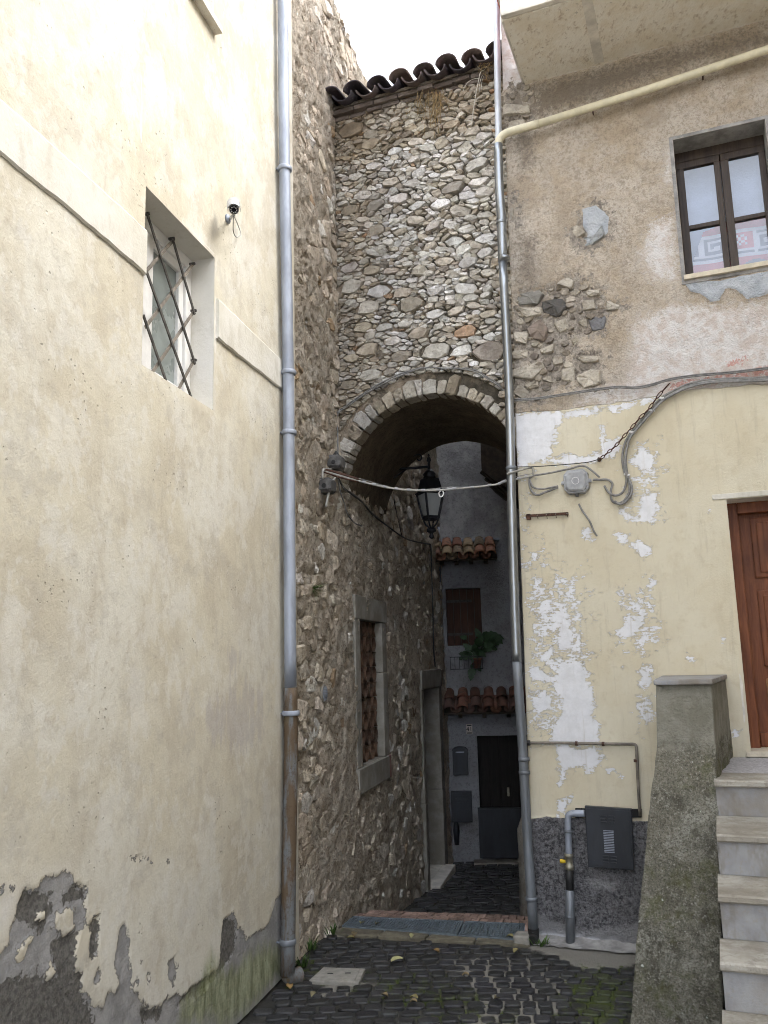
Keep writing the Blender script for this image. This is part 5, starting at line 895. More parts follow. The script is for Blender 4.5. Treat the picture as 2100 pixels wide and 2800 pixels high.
# ------------------------------------------------------------------ ground
kl = [ground(J(*p))[:2] for p in ((440, 350), (1180, 395))]; gl = [ground(J(*p))[:2] for p in ((462, 326), (1155, 380))]; gf = [ground(J(*p))[:2] for p in ((503, 290), (1165, 318))]; bf = [ground(J(*p))[:2] for p in ((560, 262), (1170, 285))]
def lerp2(L, t): return np.array(L[0])+(np.array(L[1])-np.array(L[0]))*t
def yon(L, x): (x0, y0), (x1, y1) = L; return y0+(y1-y0)*(x-x0)/(x1-x0)
mossg = [[ground(I(*p))[:2] for p in q] for q in ([(440, 1980), (560, 1900), (700, 1880), (850, 1920), (850, 2230), (600, 2260), (440, 2100)], [(640, 2110), (760, 2100), (700, 2230)])]+[[ground(J(*p))[:2] for p in q] for q in ([(560, 520), (800, 500), (950, 560), (900, 640), (640, 610)], [(300, 480), (350, 460), (330, 520), (290, 530)], [(880, 620), (1100, 640), (1050, 720), (860, 720)])]
sandg = [[ground(J(*p))[:2] for p in q] for q in ([(880, 430), (1200, 430), (1330, 520), (1320, 640), (1100, 720), (900, 720), (930, 540), (870, 480)], [(330, 560), (420, 520), (520, 520), (640, 520), (560, 560), (420, 580)])]
concg = [ground(I(*p))[:2] for p in ((230, 1700), (560, 1720), (880, 1660), (880, 1830), (700, 1880), (520, 1860), (350, 1790), (230, 1760))]
def gmask(x, y):
    wx = x+fbm2(x, y, 6, 3, .6, 71)*.05; wy = y+fbm2(x, y, 6, 3, .6, 72)*.05; f = lambda ps, s: np.max([sdf(wx, wy, q) for q in ps], 0)/s
    m1 = np.clip(.5+f(mossg[:2], .35), -.2, 1); m2 = np.clip(.32+f(mossg[2:], .5), -.2, .45); return np.maximum(m1, m2), np.clip(.45+f(sandg, .35), -.3, .9), np.clip(.5+f([concg], .12), -1, 1)
xs = np.unique(np.concatenate([np.linspace(-20, -1.6, 12), np.arange(-1.6, 3.2, .04), np.linspace(3.2, 20, 12)])); ys = np.unique(np.concatenate([np.linspace(-20, 4.4, 14), np.arange(4.4, 7.2, .04)]))
X, Y = np.meshgrid(xs, ys); x = X.ravel(); y = Y.ravel(); k0 = yon(kl, x); lim = np.where(np.abs(x-.3) < 3, k0+.08, 7.15); y = np.minimum(y, lim); mo, sa, co = gmask(x, y)
zz = -.022+fbm2(x, y, 2.2, 3, .5, 73)*.008+fbm2(x, y, 20, 2, .5, 74)*.003+np.clip((co-.35)/.3, 0, 1)*.018; nx = len(xs)
mb = MB(); mb.add(np.stack([x, y, zz], 1), [(j*nx+i, j*nx+i+1, (j+1)*nx+i+1, (j+1)*nx+i) for j in range(len(ys)-1) for i in range(nx-1)])
gr = mb.build('ground', MAT['joint'], None, smooth=True, kind='structure'); me = gr.data
for n_, val in (('moss', mo), ('sand', np.maximum(sa, np.clip(co, -1, 1)))): at = me.attributes.new(n_, 'FLOAT', 'POINT'); at.data.foreach_set('value', val.astype(np.float32))
# basalt setts in gently curved courses
def sett(cx, cy, w, d, ang, g, top=.0, tintk=1., z0=-.045, moss_=0., slope=0.):
    c4 = np.array([(-w/2, -d/2), (w/2, -d/2), (w/2, d/2), (-w/2, d/2)])*(1+g.uniform(-.09, .09, (4, 2))); ca, sa_ = cos(ang), sin(ang); c4 = c4 @ np.array([[ca, sa_], [-sa_, ca]])
    q = np.roll(c4, -1, 0); P = np.stack([c4*.84+q*.16, c4*.16+q*.84], 1).reshape(-1, 2); n = 8; tz = g.uniform(-.004, .004, 3); vs_ = []
    for s, z_ in ((1, z0), (.985, top-.007), (.88, top)):
        for a, b in P*s: vs_.append((cx+a, cy+b, z_+(tz[0]*a/w+tz[1]*b/d if z_ > z0 else 0)+slope*b+g.uniform(-.0015, .0015)))
    vs_.append((cx, cy, top+.0008)); fs = [(r*n+j, r*n+(j+1) % n, (r+1)*n+(j+1) % n, (r+1)*n+j) for r in (0, 1) for j in range(n)]+[(2*n+j, 2*n+(j+1) % n, 3*n) for j in range(n)]
    return vs_, fs, np.array((.024, .0245, .027))*tintk*g.uniform(.6, 1.6)*np.array([1, g.uniform(.95, 1.02), g.uniform(.9, 1.05)])
def put_moss(o, val): at = o.data.attributes.new('moss', 'FLOAT', 'POINT'); at.data.foreach_set('value', np.full(len(o.data.vertices), val, np.float32) if np.isscalar(val) else val.astype(np.float32))
g = np.random.default_rng(31); lst = []; row = 0; yy = 4.35
mhc = [ground(J(*p))[:2] for p in ((338, 528), (527, 537), (552, 483), (393, 478))]
while yy < 7.6:
    d = g.uniform(.085, .108); xx = -1.9+g.uniform(0, .1); row += 1
    while xx < 2.6:
        w = g.uniform(.08, .14); cx = xx+w/2; cy = yy+.10*sin(cx*1.5+.4)-.17*cx*.6; xx += w+g.uniform(.010, .020)
        p = np.array([cx]), np.array([cy])
        if cy > yon(kl, cx)-.03 or cy < 4.2: continue
        ul, _, ol = WL.loc((cx, cy, 0)); us2, _, os2 = WS.loc((cx, cy, 0)); ur, _, orr = WR.loc((cx, cy, 0))
        if (ol < .06 and ul < .42) or (os2 < .06 and ul >= .3) or orr < .07: continue
        if sdf(*p, mhc)[0] > -.05: continue
        mo_, sa_, co_ = [float(q[0]) for q in gmask(*p)]
        if co_ > .55: continue
        x_, y_ = proj((cx, cy, 0)); vis = -30 < x_ < 2130 and y_ < 2850; lst.append((0 if vis else 1, np.hypot(cx, cy), cx, cy, w, d-.012, mo_, sa_))
    yy += d+.014
lst.sort(); rest = MB(); rm = []
for k_, (v_, dd, cx, cy, w, d, mo_, sa_) in enumerate(lst):
    vs_, fs, t = sett(cx, cy, w, d, g.normal(0, .06)+.15*cos(cx*1.5+.4)-.1, g, -.006+g.uniform(-.008, .004), 1.0, moss_=mo_)
    if k_ < 300: o = MB().add(vs_, fs, t).build('cobblestone', MAT['sett'], gr); put_moss(o, mo_)
    else: rest.add(vs_, fs, t); rm += [mo_]*len(vs_)
if rm: o = rest.build('more_cobblestones', MAT['sett'], gr, kind='stuff'); put_moss(o, np.array(rm))
# kerb, drain and brick course across the mouth of the alley
ks = thing('kerb', (.3, 7.0, 0), 'mossy tan stone kerb along the near edge of the drain gratings', 'kerb')
for i in range(4):
    a, b = i/4+.004, (i+1)/4-.004; q = [lerp2(kl, a-.03), lerp2(kl, b-.03 if i < 3 else b), lerp2(gl, b if i < 3 else b), lerp2(gl, a)]; MB().hexa([(p[0], p[1], -.06) for p in q]+[(p[0], p[1], .004+.002*(i % 2)) for p in q]).build('kerb_stone', MAT['kerb'], ks, .010)
def grating(t0, t1, label, nb, nc, w1, w2):
    q = [lerp2(gl, t0), lerp2(gl, t1), lerp2(gf, t1), lerp2(gf, t0)]; c = np.mean(q, 0); t = thing('drain_grating', (c[0], c[1], 0), label, 'grating', 'drain gratings across the alley mouth')
    P = lambda s, r, z: np.array([*((q[0]*(1-s)+q[1]*s)*(1-r)+(q[3]*(1-s)+q[2]*s)*r), z])
    MB().hexa([P(0, 0, -.2), P(1, 0, -.2), P(1, 1, -.2), P(0, 1, -.2), P(0, 0, -.05), P(1, 0, -.05), P(1, 1, -.05), P(0, 1, -.05)]).build('pit', MAT['pit'], t)
    mb = MB()
    for r in (0.02, .98): mb.bar(P(0.005, r, .0), P(.995, r, .0), .014, .03, (0, 0, 1))
    for s in (.01, .99): mb.bar(P(s, .02, .0), P(s, .98, .0), .014, .03, (0, 0, 1))
    mb.build('frame', MAT['grate'], t); mb = MB()
    for i in range(1, nb): mb.bar(P(i/nb, .03, -.002), P(i/nb, .97, -.002), w1, .024, (0, 0, 1))
    for i in range(1, nc): mb.bar(P(.01, i/nc, -.0045), P(.99, i/nc, -.0045), w2, .024, (0, 0, 1))
    mb.build('bar_grid', MAT['grate'], t, kind='stuff'); return t
grating(.0, .648, 'long fine meshed drain grating, left of the two across the alley', 44, 14, .006, .006)
gt2 = grating(.655, .985, 'shorter drain grating with wider holes, right of the two across the alley', 22, 8, .012, .013)
bs = thing('brick_edging', (.4, 7.55, 0), 'row of worn reddish bricks behind the drain gratings', 'edging')
nbk = 22
for r_ in range(2):
    for i in range(nbk):
        a, b = (i+.5*r_)/nbk+.002, (i+1+.5*r_)/nbk-.002; f0, f1 = r_/2+.02, (r_+1)/2-.02; L1 = [np.array(gf[k])*(1-f0)+np.array(bf[k])*f0 for k in (0, 1)]; L2 = [np.array(gf[k])*(1-f1)+np.array(bf[k])*f1 for k in (0, 1)]
        q = [lerp2(L1, a), lerp2(L1, b), lerp2(L2, b), lerp2(L2, a)]; h = .008+g.uniform(-.004, .005); MB().hexa([(p[0], p[1], -.14) for p in q]+[(p[0], p[1], h) for p in q], tint=np.array((.28, .19, .155))*g.uniform(.7, 1.25)).build('brick', MAT['stone'], bs, .004)
# alley floor falling away behind the bricks
ag_x = np.linspace(-.8, 3.2, 60); ag_y = np.linspace(7.42, 13.7, 120); X, Y = np.meshgrid(ag_x, ag_y); x = X.ravel(); y = Y.ravel(); zz = np.interp(np.maximum(y, 0)+.0, [7.0, 7.6, 8.4, 9.5, 11, 13.6], [-.17, -.17, -.32, -.54, -.72, -.88])+fbm2(x, y, 9, 3, .6, 75)*.012; nx = 60
ag = MB().add(np.stack([x, y, zz], 1), [(j*nx+i, j*nx+i+1, (j+1)*nx+i+1, (j+1)*nx+i) for j in range(119) for i in range(nx-1)]).build('alley_floor', MAT['joint'], None, smooth=True, kind='structure')
for n_ in ('moss', 'sand'): at = ag.data.attributes.new(n_, 'FLOAT', 'POINT'); at.data.foreach_set('value', np.full(len(x), .05 if n_ == 'moss' else -.3, np.float32))
ya = 8.9; rest = MB(); cnt = 0
while ya < 13.3:
    d = g.uniform(.13, .2); xx = -.6
    while xx < 2.6:
        w = g.uniform(.14, .26); cx, cy = xx+w/2, ya+.05*sin(xx*2); xx += w+.014
        us2, _, os2 = WS.loc((cx, cy, 0))
        if os2 < .06 or cx > 1.9+.24*(cy-8): continue
        z_ = np.interp(cy, [7.0, 7.6, 8.4, 9.5, 11, 13.6], [-.17, -.17, -.32, -.54, -.72, -.88]); vs_, fs, t = sett(cx, cy, w, d-.02, g.normal(0, .04), g, z_+.018+g.uniform(-.008, .006), 1.5, z_-.03, slope=-.11)
        x_, y_ = proj((cx, cy, z_))
        if cnt < 240 and 1080 < x_ < 1470: o = MB().add(vs_, fs, t).build('cobblestone', MAT['sett'], ag); put_moss(o, .05); cnt += 1
        else: rest.add(vs_, fs, t)
    ya += d+.012
if rest.n: put_moss(rest.build('more_cobblestones', MAT['sett'], ag, kind='stuff'), .05)
# square cement cover
mh = thing('inspection_cover', (*np.mean(mhc, 0), 0), 'pale square cement inspection cover set in the cobbles by the left pipe', 'cover')
MB().hexa([(p[0], p[1], -.05) for p in mhc]+[(p[0], p[1], .004) for p in mhc]).build('frame', MAT['cover'], mh, .006)
c = np.mean(mhc, 0); q = [c+(p-c)*.80 for p in mhc]; MB().hexa([(p[0], p[1], .0) for p in q]+[(p[0], p[1], .010) for p in q]).build('lid', MAT['cover'], mh, .004)
for s in (-.5, .5): MB().box(c[0]+s*.12-.02, c[0]+s*.12+.02, c[1]-.006, c[1]+.006, .0085, .0125).build('lifting_slot', MAT['plug'], mh)
# fallen leaves, each where it lies
for k_, (x, y, sz, lb) in enumerate(((670, 438, .09, 'large pale yellow leaf lying alone on the dark cobbles'), (497, 357, .07, 'yellow leaf on the kerb at the left end of the drain'), (510, 342, .06, 'yellow green leaf by the grating corner'), (818, 405, .06, 'orange leaf just below the kerb'), (728, 349, .05, 'pale leaf on the middle of the long grating'), (735, 580, .06, 'tan leaf in the middle foreground cobbles'), (733, 595, .05, 'yellow leaf touching the tan foreground leaf'), (1048, 583, .05, 'small yellow leaf right of centre in the foreground'), (265, 538, .06, 'orange leaf at the foot of the left downpipe'), (1098, 350, .06, 'brownish leaf on the wide holed grating'), (930, 495, .05, 'small greenish leaf right of the cover'), (595, 303, .05, 'brown leaf on the far left of the long grating'), (538, 300, .06, 'upright yellow leaf at the left of the grating'), (1120, 405, .05, 'ochre leaf near the right end of the kerb'), (625, 572, .05, 'dull brown leaf left of the foreground pair'), (355, 568, .05, 'tan leaf below the cement cover'))):
    p = ground(J(x, y), .03); a = g.uniform(0, 6.28); dv = np.array([cos(a), sin(a), .12]); col = [(.38, .36, .18), (.27, .23, .10), (.20, .15, .08), (.20, .175, .10)][k_ % 4] if 'orange' not in lb else (.27, .17, .065)
    L = sz*.95; sd_ = np.array([-sin(a), cos(a), 0.]); pr = [(0, .06), (.2, .34), (.45, .45), (.75, .28), (1, .02)]; vs_ = []
    for t, w in pr: m_ = p+dv*L*(t-.5)+Z3*(.01*sin(t*3)); vs_ += [m_-sd_*L*w+Z3*.012*w*2, m_, m_+sd_*L*w+Z3*.010]
    fs = []
    for i in range(4): fs += [(3*i, 3*i+1, 3*i+4, 3*i+3), (3*i+1, 3*i+2, 3*i+5, 3*i+4)]
    n_ = len(vs_); vs_ += [v-Z3*.0015 for v in vs_]; fs += [tuple(n_+i for i in f[::-1]) for f in fs]; vs_ = [v-Z3*(.022) for v in vs_]
    solo(MB().add(vs_, fs, col), 'fallen_leaf', MAT['tint'], lb, 'leaf', 'fallen leaves on the paving', smooth=True)
# tufts of weeds along the foot of the stone wall
for k_, (x, y, lb) in enumerate(((310, 470, 'small green weed tuft at the corner behind the left downpipe'), (345, 405, 'green weed tuft at the foot of the stone wall'), (430, 350, 'weed tuft beside the left end of the kerb'), (1215, 395, 'weed tuft at the foot of the right downpipe'))):
    p = ground(J(x, y)); mb = MB()
    for i in range(26):
        a = g.uniform(0, 6.28); r = g.uniform(.0, .06); b = p+np.array([cos(a)*r, sin(a)*r*.6, -.01]); L = g.uniform(.04, .10); t = np.array([cos(a)*.5+g.normal(0, .2), sin(a)*.4+g.normal(0, .2), 1.]); t /= np.linalg.norm(t); s_ = np.array([-sin(a), cos(a), 0])*.006
        mb.add([b-s_, b+s_, b+t*L*.6+s_*.9, b+t*L*.6-s_*.9, b+t*L+np.array([cos(a), sin(a), 0])*.015], [(0, 1, 2, 3), (3, 2, 4)], np.array((.05, .09, .02))*g.uniform(.7, 1.7))
    solo(mb, 'weed_tuft', MAT['tint'], lb, 'weed', 'weeds along the walls')

# ------------------------------------------------------------------ stair and pier
def slab(u0, u1, z0, z1, s0, s1, seed, chip=.010):
    g_ = np.random.default_rng(seed); k = int((u1-u0)/.03); vs_, fs = [], []
    e1 = np.abs(fbm(np.stack([np.linspace(u0, u1, k)*9, np.full(k, seed*1.), np.zeros(k)], 1), 1., 4, .6, seed))*chip; e2 = np.clip(fbm(np.stack([np.linspace(u0, u1, k)*5, np.full(k, seed*2.), np.zeros(k)], 1), 1., 3, .6, seed+9)-.35, 0, 1)*.05
    for i, u in enumerate(np.linspace(u0, u1, k)):
        w = -.006*sin(pi*(u-u0)/min(1.2, u1-u0)*1.) if u-u0 < 1.2 else 0
        for (s, z_) in ((s0, z0), (s1-.008, z0), (s1-e1[i]*.5, z0+.008), (s1-e1[i]-e2[i]*.5, z1-.010-e2[i]*.3), (s1-.010-e1[i]-e2[i], z1-.001+w*.5), (s1-.10, z1+w), (s0, z1)): vs_.append(WR.pt(u, z_, s))
    for i in range(k-1): fs += [(i*7+j, (i+1)*7+j, (i+1)*7+(j+1) % 7, i*7+(j+1) % 7) for j in range(7)]
    fs += [tuple(range(6, -1, -1)), tuple((k-1)*7+j for j in range(7))]
    return MB().add(vs_, fs)

stt = thing('stone_stair', WR.pt(2.0, 0, 1.6), 'pale stone stair climbing to the wooden door at the right', 'stair')
SL, SRr, UE = 1.385, .21, 3.2; sn = [1.26, 1.80, 2.18, 2.50, 2.81, 3.12, 3.43]
for k_, s in enumerate(sn):
    z_ = 1.36-SRr*k_; back = 0.03 if k_ == 0 else sn[k_-1]-.03; ul = 1.40 if k_ == 0 else SL+.012*(k_ == 1)-.01*max(0, k_-2)
    if k_ == 0:
        MB().wbox(WR, 1.44, UE, z_-.055, z_-.002, .03, s-.34).build('landing', MAT['landing'], stt, .003)
        for q in range(3): slab(ul+.6*q+.002, ul+.6*(q+1)-.002, z_-.042, z_, s-.337, s, 60+q).build('tread', MAT['tread'], stt)
    else:
        for q in range(1): slab(ul, UE, z_-.040, z_, back, s, 70+k_).build('tread', MAT['tread'], stt)
    MB().wbox(WR, ul+.006, UE, z_-SRr+.001, z_-.042, s-.06, s-.028).build('riser', MAT['riser'], stt, .002)
mb = MB()
for k_, s in enumerate(sn): mb.wbox(WR, (1.40 if k_ == 0 else SL)+.01, UE-.01, 0, 1.36-SRr*k_-.058-(.0 if k_ else 0), .04 if k_ == 0 else sn[k_-1]-.055, s-.062)
mb.build('stair_core', MAT['concrete'], stt)
pier = thing('stair_pier', WR.pt(1.2, 0, .7), 'mossy grey battered stone pier with a pale cap at the left of the stair', 'pier')
zc = 1.948; PR = [(0.0, .83, 1.335, 1.385), (.3, .875, 1.35, 1.36), (.6, .92, 1.372, 1.32), (1.0, .985, 1.40, 1.27), (1.3, 1.04, 1.418, 1.22), (1.55, 1.085, 1.425, 1.17), (1.92, 1.105, 1.435, 1.14)]
zz_ = np.arange(0, 1.9201, .02); nu_, ns_ = 26, 40; vs_, fs = [], []
for z_ in zz_:
    ul, ur, sf = [np.interp(z_, [p[0] for p in PR], [p[i] for p in PR]) for i in (1, 2, 3)]; ringp = []
    for i in range(ns_): ringp.append((ul, .02+(sf-.02)*i/ns_))
    for i in range(nu_): ringp.append((ul+(ur-ul)*i/nu_, sf))
    for i in range(ns_+1): ringp.append((ur+(1.527-ur)*(i/ns_)*(1 if z_ > 1.3 else .3), sf-(sf-.02)*i/ns_))
    vs_ += [WR.pt(u_, z_, s_) for u_, s_ in ringp]
nr = 2*ns_+nu_+1; V = np.array(vs_); cen = WR.pt(1.2, 0, .6); out = V-cen; out[:, 2] = 0; out /= np.linalg.norm(out, axis=1)[:, None]; rg = np.where(V[:, 2] < 1.56, 1., .25)
V = V+out*((fbm(V, 4, 3, .6, 81)*.022+fbm(V, 16, 4, .65, 82)*.018)*rg)[:, None]
for j in range(len(zz_)-1): fs += [(j*nr+i+1, j*nr+i, (j+1)*nr+i, (j+1)*nr+i+1) for i in range(nr-1)]
fs.append(tuple((len(zz_)-1)*nr+i for i in range(nr-1, -1, -1)))
MB().add(V, fs).build('body', MAT['pier'], pier, smooth=True)
MB().hexa([WR.pt(1.095, 1.915, 1.185), WR.pt(1.445, 1.915, 1.195), WR.pt(1.54, 1.915, .0), WR.pt(1.08, 1.915, .0), WR.pt(1.095, zc, 1.185), WR.pt(1.445, zc, 1.195), WR.pt(1.54, zc, .0), WR.pt(1.08, zc, .0)]).build('cap', MAT['riser'], pier, .008)
# ------------------------------------------------------------------ downpipes
lp = thing('left_downpipe', WL.pt(.06, 0, .06), 'blue grey downpipe at the corner of the cream wall, rusty and brown below', 'downpipe')
ol = .065
def PL(f, x, y, o=ol): return WL.pt(*WL.uv(f(x, y), o), o)
jn = PL(B, 1528, 1500); top = PL(A, 1485, -200); mid1 = PL(A, 1497, 890); mid2 = PL(A, 1516, 1960); foot = PL(C, 1305, 860)
foot[2] = max(foot[2], .05)
MB().tube(smoothpath([top, mid1, mid2, PL(B, 1522, 800), jn], 4), .044, 16).build('upper_pipe', MAT['galv'], lp, smooth=True)
MB().tube(smoothpath([jn+Z3*.0, PL(B, 1530, 1900), PL(C, 1312, 300), foot], 5), .050, 16).build('lower_pipe', MAT['rustpipe'], lp, smooth=True)
MB().tube(smoothpath([foot+Z3*.02, foot+Z3*-.012+WL.n*.01+WL.d*.02, foot+Z3*-.02+WL.n*.06+WL.d*.08], 5), .052, 14, False).build('shoe', MAT['rustpipe'], lp, smooth=True)
for f, x, y in ((A, 1497, 890), (A, 1517, 1960), (B, 1520, 160), (B, 1529, 1635), (C, 1305, 705)):
    p = PL(f, x, y); r = .05 if f is not B or y < 1000 else .056
    MB().lathe(p-Z3*.018, [(r+.004, 0), (r+.009, .006), (r+.009, .028), (r+.004, .036)], 16).build('bracket', MAT['galv'] if f is not C else MAT['greypipe'], lp, smooth=True)
    MB().bar(p-WL.d*.02, p-WL.n*.075-WL.d*.02, .022, .008, (0, 0, 1)).build('bracket_stay', MAT['galv'], lp)
rp = thing('right_downpipe', WR.pt(.1, 0, .1), 'tall downpipe at the corner of the yellow wall, bright steel above and dull grey below', 'downpipe')
orr = .11
def PR_(f, x, y, o=orr): return WR.pt(*WR.uv(f(x, y), o), o)
el = PR_(G, 125, 800); k1 = PR_(G, 150, 1440); k2 = PR_(Hz, 140, 1790); base = PR_(I, 240, 1650); base[2] = max(.06, base[2])
MB().tube(smoothpath([PR_(G, 118, -120), PR_(G, 120, 300), PR_(G, 126, 720), el+Z3*.02], 4), .030, 14).build('top_pipe', MAT['palepipe'], rp, smooth=True)
MB().tube(smoothpath([el+Z3*.01, PR_(G, 130, 1000), PR_(G, 137, 1120), PR_(G, 143, 1200), k1], 5), [.039]*9+[.041]*12, 16).build('steel_pipe', MAT['chrome'], rp, smooth=True)
MB().tube(smoothpath([k1, PR_(G, 185, 2150), PR_(Hz, 110, 900), PR_(Hz, 128, 1500), k2], 5), .037, 16).build('steel_pipe', MAT['chrome'], rp, smooth=True)
MB().tube(smoothpath([k2, PR_(I, 178, 600), PR_(I, 205, 1100), base], 5), .037, 16).build('grey_pipe', MAT['greypipe'], rp, smooth=True)
for f, x, y in ((G, 143, 1225), (G, 160, 1420), (Hz, 105, 620), (I, 183, 610), (I, 186, 690), (I, 228, 1455)):
    p = PR_(f, x, y); MB().lathe(p-Z3*.016, [(.038, 0), (.045, .005), (.045, .027), (.038, .032)], 16).build('clip', MAT['chrome' if f is G else 'greypipe'], rp, smooth=True); MB().bar(p, p-WR.n*.115, .014, .014, (0, 0, 1)).build('clip_stay', MAT['greypipe'], rp)
MB().tube([base+Z3*.02, base-Z3*.04, base-Z3*.055+WR.n*.06], [.042, .042, .040], 14).build('boot', MAT['plug'], rp)
MB().wbox(WR, WR.loc(base)[0]-.14, WR.loc(base)[0]-.02, -.02, .06, .05, .19).build('cement_block', MAT['cover'], rp, .015)
crp = thing('cream_drain_pipe', el, 'sloping cream plastic drain pipe under the balcony, joining the steel downpipe', 'pipe')
oc = .10; MB().tube(smoothpath([PR_(G, 125, 800, orr), PR_(G, 132, 765, orr), PR_(G, 160, 738, .105), PR_(G, 215, 718, oc), PR_(G, 350, 680, oc)], 5), .036, 14).build('elbow', MAT['creampipe'], crp, smooth=True)
MB().tube([PR_(G, 345, 682, oc), PR_(G, 900, 508, oc), PR_(G, 1609, 272, oc), PR_(G, 1900, 170, oc)], .034, 16).build('pipe', MAT['creampipe'], crp, smooth=True)
for (x, y) in ((640, 590), (1250, 392)): p = PR_(G, x, y, oc); MB().bar(p+Z3*.01, p-WR.n*.11, .012, .012, (0, 0, 1)).build('hook', MAT['rust'], crp)

# ------------------------------------------------------------------ security camera on the cream wall
sc0 = WL.pt(*WL.uv(K(858, 470)), 0); cmr = thing('security_camera', sc0, 'small silver security camera on the cream wall beside the barred window', 'camera')
oc_ = .15; hc = WL.pt(*WL.uv(K(915, 392), oc_), oc_); look = (EYE+np.array([.1, .5, -1.6])-hc); look /= np.linalg.norm(look)
MB().lathe(hc-look*.07, [(.026, -.06), (.034, -.05), (.034, .055), (.030, .062)], 16, look).build('body', MAT['camgrey'], cmr, smooth=True)
MB().lathe(hc-look*.008, [(.027, 0), (.027, .004), (.02, .006)], 16, look).build('lens', MAT['lens'], cmr, smooth=True)
for i in range(8):
    x_ = np.cross(look, Z3); x_ /= np.linalg.norm(x_); y_ = np.cross(x_, look); a = 2*pi*i/8; MB().lathe(hc-look*.003+(x_*cos(a)+y_*sin(a))*.018, [(.0035, 0), (.0035, .003)], 6, look).build('led', MAT['white'], cmr)
k = 9; vs_ = []; x_ = np.cross(look, Z3); x_ /= np.linalg.norm(x_); y_ = np.cross(x_, look)
for s in (-.14, .015):
    for r in (.044, .041): vs_ += [hc+look*s+x_*r*cos(radians(-5+190*i/(k-1)))+y_*r*sin(radians(-5+190*i/(k-1))) for i in range(k)]
MB().add(vs_, [(i, i+1, 2*k+i+1, 2*k+i) for i in range(k-1)]+[(k+i+1, k+i, 3*k+i, 3*k+i+1) for i in range(k-1)]+[(i, k+i, k+i+1, i+1) for i in range(k-1)]+[(2*k+i+1, 3*k+i+1, 3*k+i, 2*k+i) for i in range(k-1)]).build('sunshield', MAT['camgrey'], cmr, smooth=True)
jp = hc-look*.07-Z3*.055; MB().tube([hc-look*.07-Z3*.03, jp], .010, 8).build('bracket_joint', MAT['brass'], cmr); MB().tube([jp, sc0+WL.n*.02], .011, 8).build('bracket_arm', MAT['camgrey'], cmr); MB().lathe(sc0-WL.n*.002, [(.032, 0), (.032, .012), (.02, .02)], 14, WL.n).build('wall_plate', MAT['galv'], cmr, smooth=True)
MB().tube(smoothpath([jp-Z3*.01, WL.pt(*WL.uv(K(910, 570), .1), .1), WL.pt(*WL.uv(K(935, 625), .06), .06), WL.pt(*WL.uv(K(975, 600), .03), .03), WL.pt(*WL.uv(K(945, 510), .03), .03), jp-Z3*.004+WL.d*.01], 6), .0035, 6).build('cable', MAT['palecable'], cmr, smooth=True)

# ------------------------------------------------------------------ lantern on its bracket
LY = 9.35; lc = aty(Mz(1325, 560), LY); lam = thing('street_lantern', aty(Mz(1330, 1080), LY), 'black iron street lantern with milky panes hanging in the archway', 'lantern')
def LZ(y, x=1325): return aty(Mz(x, y), LY)[2]
zt, zh, ze, zb_, ze2 = LZ(385), LZ(430), LZ(590), LZ(850), LZ(880); hwid = (aty(Mz(1505, 590), LY)[0]-aty(Mz(1130, 590), LY)[0])/2*.80; tilt = radians(24)
cx, cy = lc[0], lc[1]
def sq(r, z_, n=4, ph=0): return [np.array([cx+r*cos(tilt+pi/4+2*pi*i/n+ph), cy+r*sin(tilt+pi/4+2*pi*i/n+ph), z_]) for i in range(n)]
def loft(mb, rings):
    n = len(rings[0]); vs_ = [p for r in rings for p in r]; mb.add(vs_, [(i*n+j, i*n+(j+1) % n, (i+1)*n+(j+1) % n, (i+1)*n+j) for i in range(len(rings)-1) for j in range(n)]+[tuple(range(n-1, -1, -1)), tuple((len(rings)-1)*n+j for j in range(n))]); return mb
R2 = hwid*1.15
loft(MB(), [sq(R2, ze), sq(R2*1.02, ze+.012), sq(R2*.84, ze+.02), sq(R2*.62, zh-.01), sq(R2*.58, zh)]).build('hood', MAT['black'], lam)
MB().lathe((cx, cy, zh), [(R2*.42, 0), (R2*.36, .03), (R2*.42, .05), (R2*.30, .08), (R2*.22, .09), (.02, .11)], 14).build('chimney', MAT['black'], lam, smooth=True)
rt_, rb = R2*.86, R2*.52
T_, B_ = sq(rt_, ze-.004), sq(rb, zb_)
for i in range(4):
    MB().bar(T_[i], B_[i], .022, .022, (T_[i]-np.array([cx, cy, T_[i][2]]))).build('frame_post', MAT['black'], lam)
    a, b, c_, d_ = T_[i], T_[(i+1) % 4], B_[(i+1) % 4], B_[i]; ins = lambda p: p+(np.array([cx, cy, p[2]])-p)*.04
    q = [ins(d_), ins(c_), ins(b), ins(a)]; nn = np.cross(q[1]-q[0], q[3]-q[0]); nn /= np.linalg.norm(nn); MB().hexa([*(q), *[p-nn*.004 for p in q]]).build('pane', MAT['frost'], lam)
    MB().bar(B_[i]-Z3*.0, B_[(i+1) % 4], .02, .03, (0, 0, 1)).build('bottom_rail', MAT['black'], lam); MB().bar(T_[i], T_[(i+1) % 4], .016, .02, (0, 0, 1)).build('top_rail', MAT['black'], lam)
loft(MB(), [sq(rb*.98, zb_-.03), sq(rb*.98, zb_-.006)]).build('base_plate', MAT['black'], lam)
fz = LZ(1000)
for i in range(4):
    p = sq(rb*.9, zb_-.03)[i]; c_ = np.array([cx, cy, 0]); e = lambda t, z_: c_+(p-np.array([cx, cy, p[2]]))*t+Z3*z_
    MB().tube(smoothpath([p, e(.75, p[2]-(p[2]-fz)*.35), e(.35, p[2]-(p[2]-fz)*.65), e(.22, fz)], 5), .010, 6).build('scroll_leg', MAT['black'], lam, smooth=True)
MB().lathe((cx, cy, fz), [(.05, .03), (.055, 0), (.025, -.015), (.018, -.03), (.03, -.055), (.022, -.075), (.003, LZ(1080)-fz)], 10).build('drop_finial', MAT['black'], lam, smooth=True)
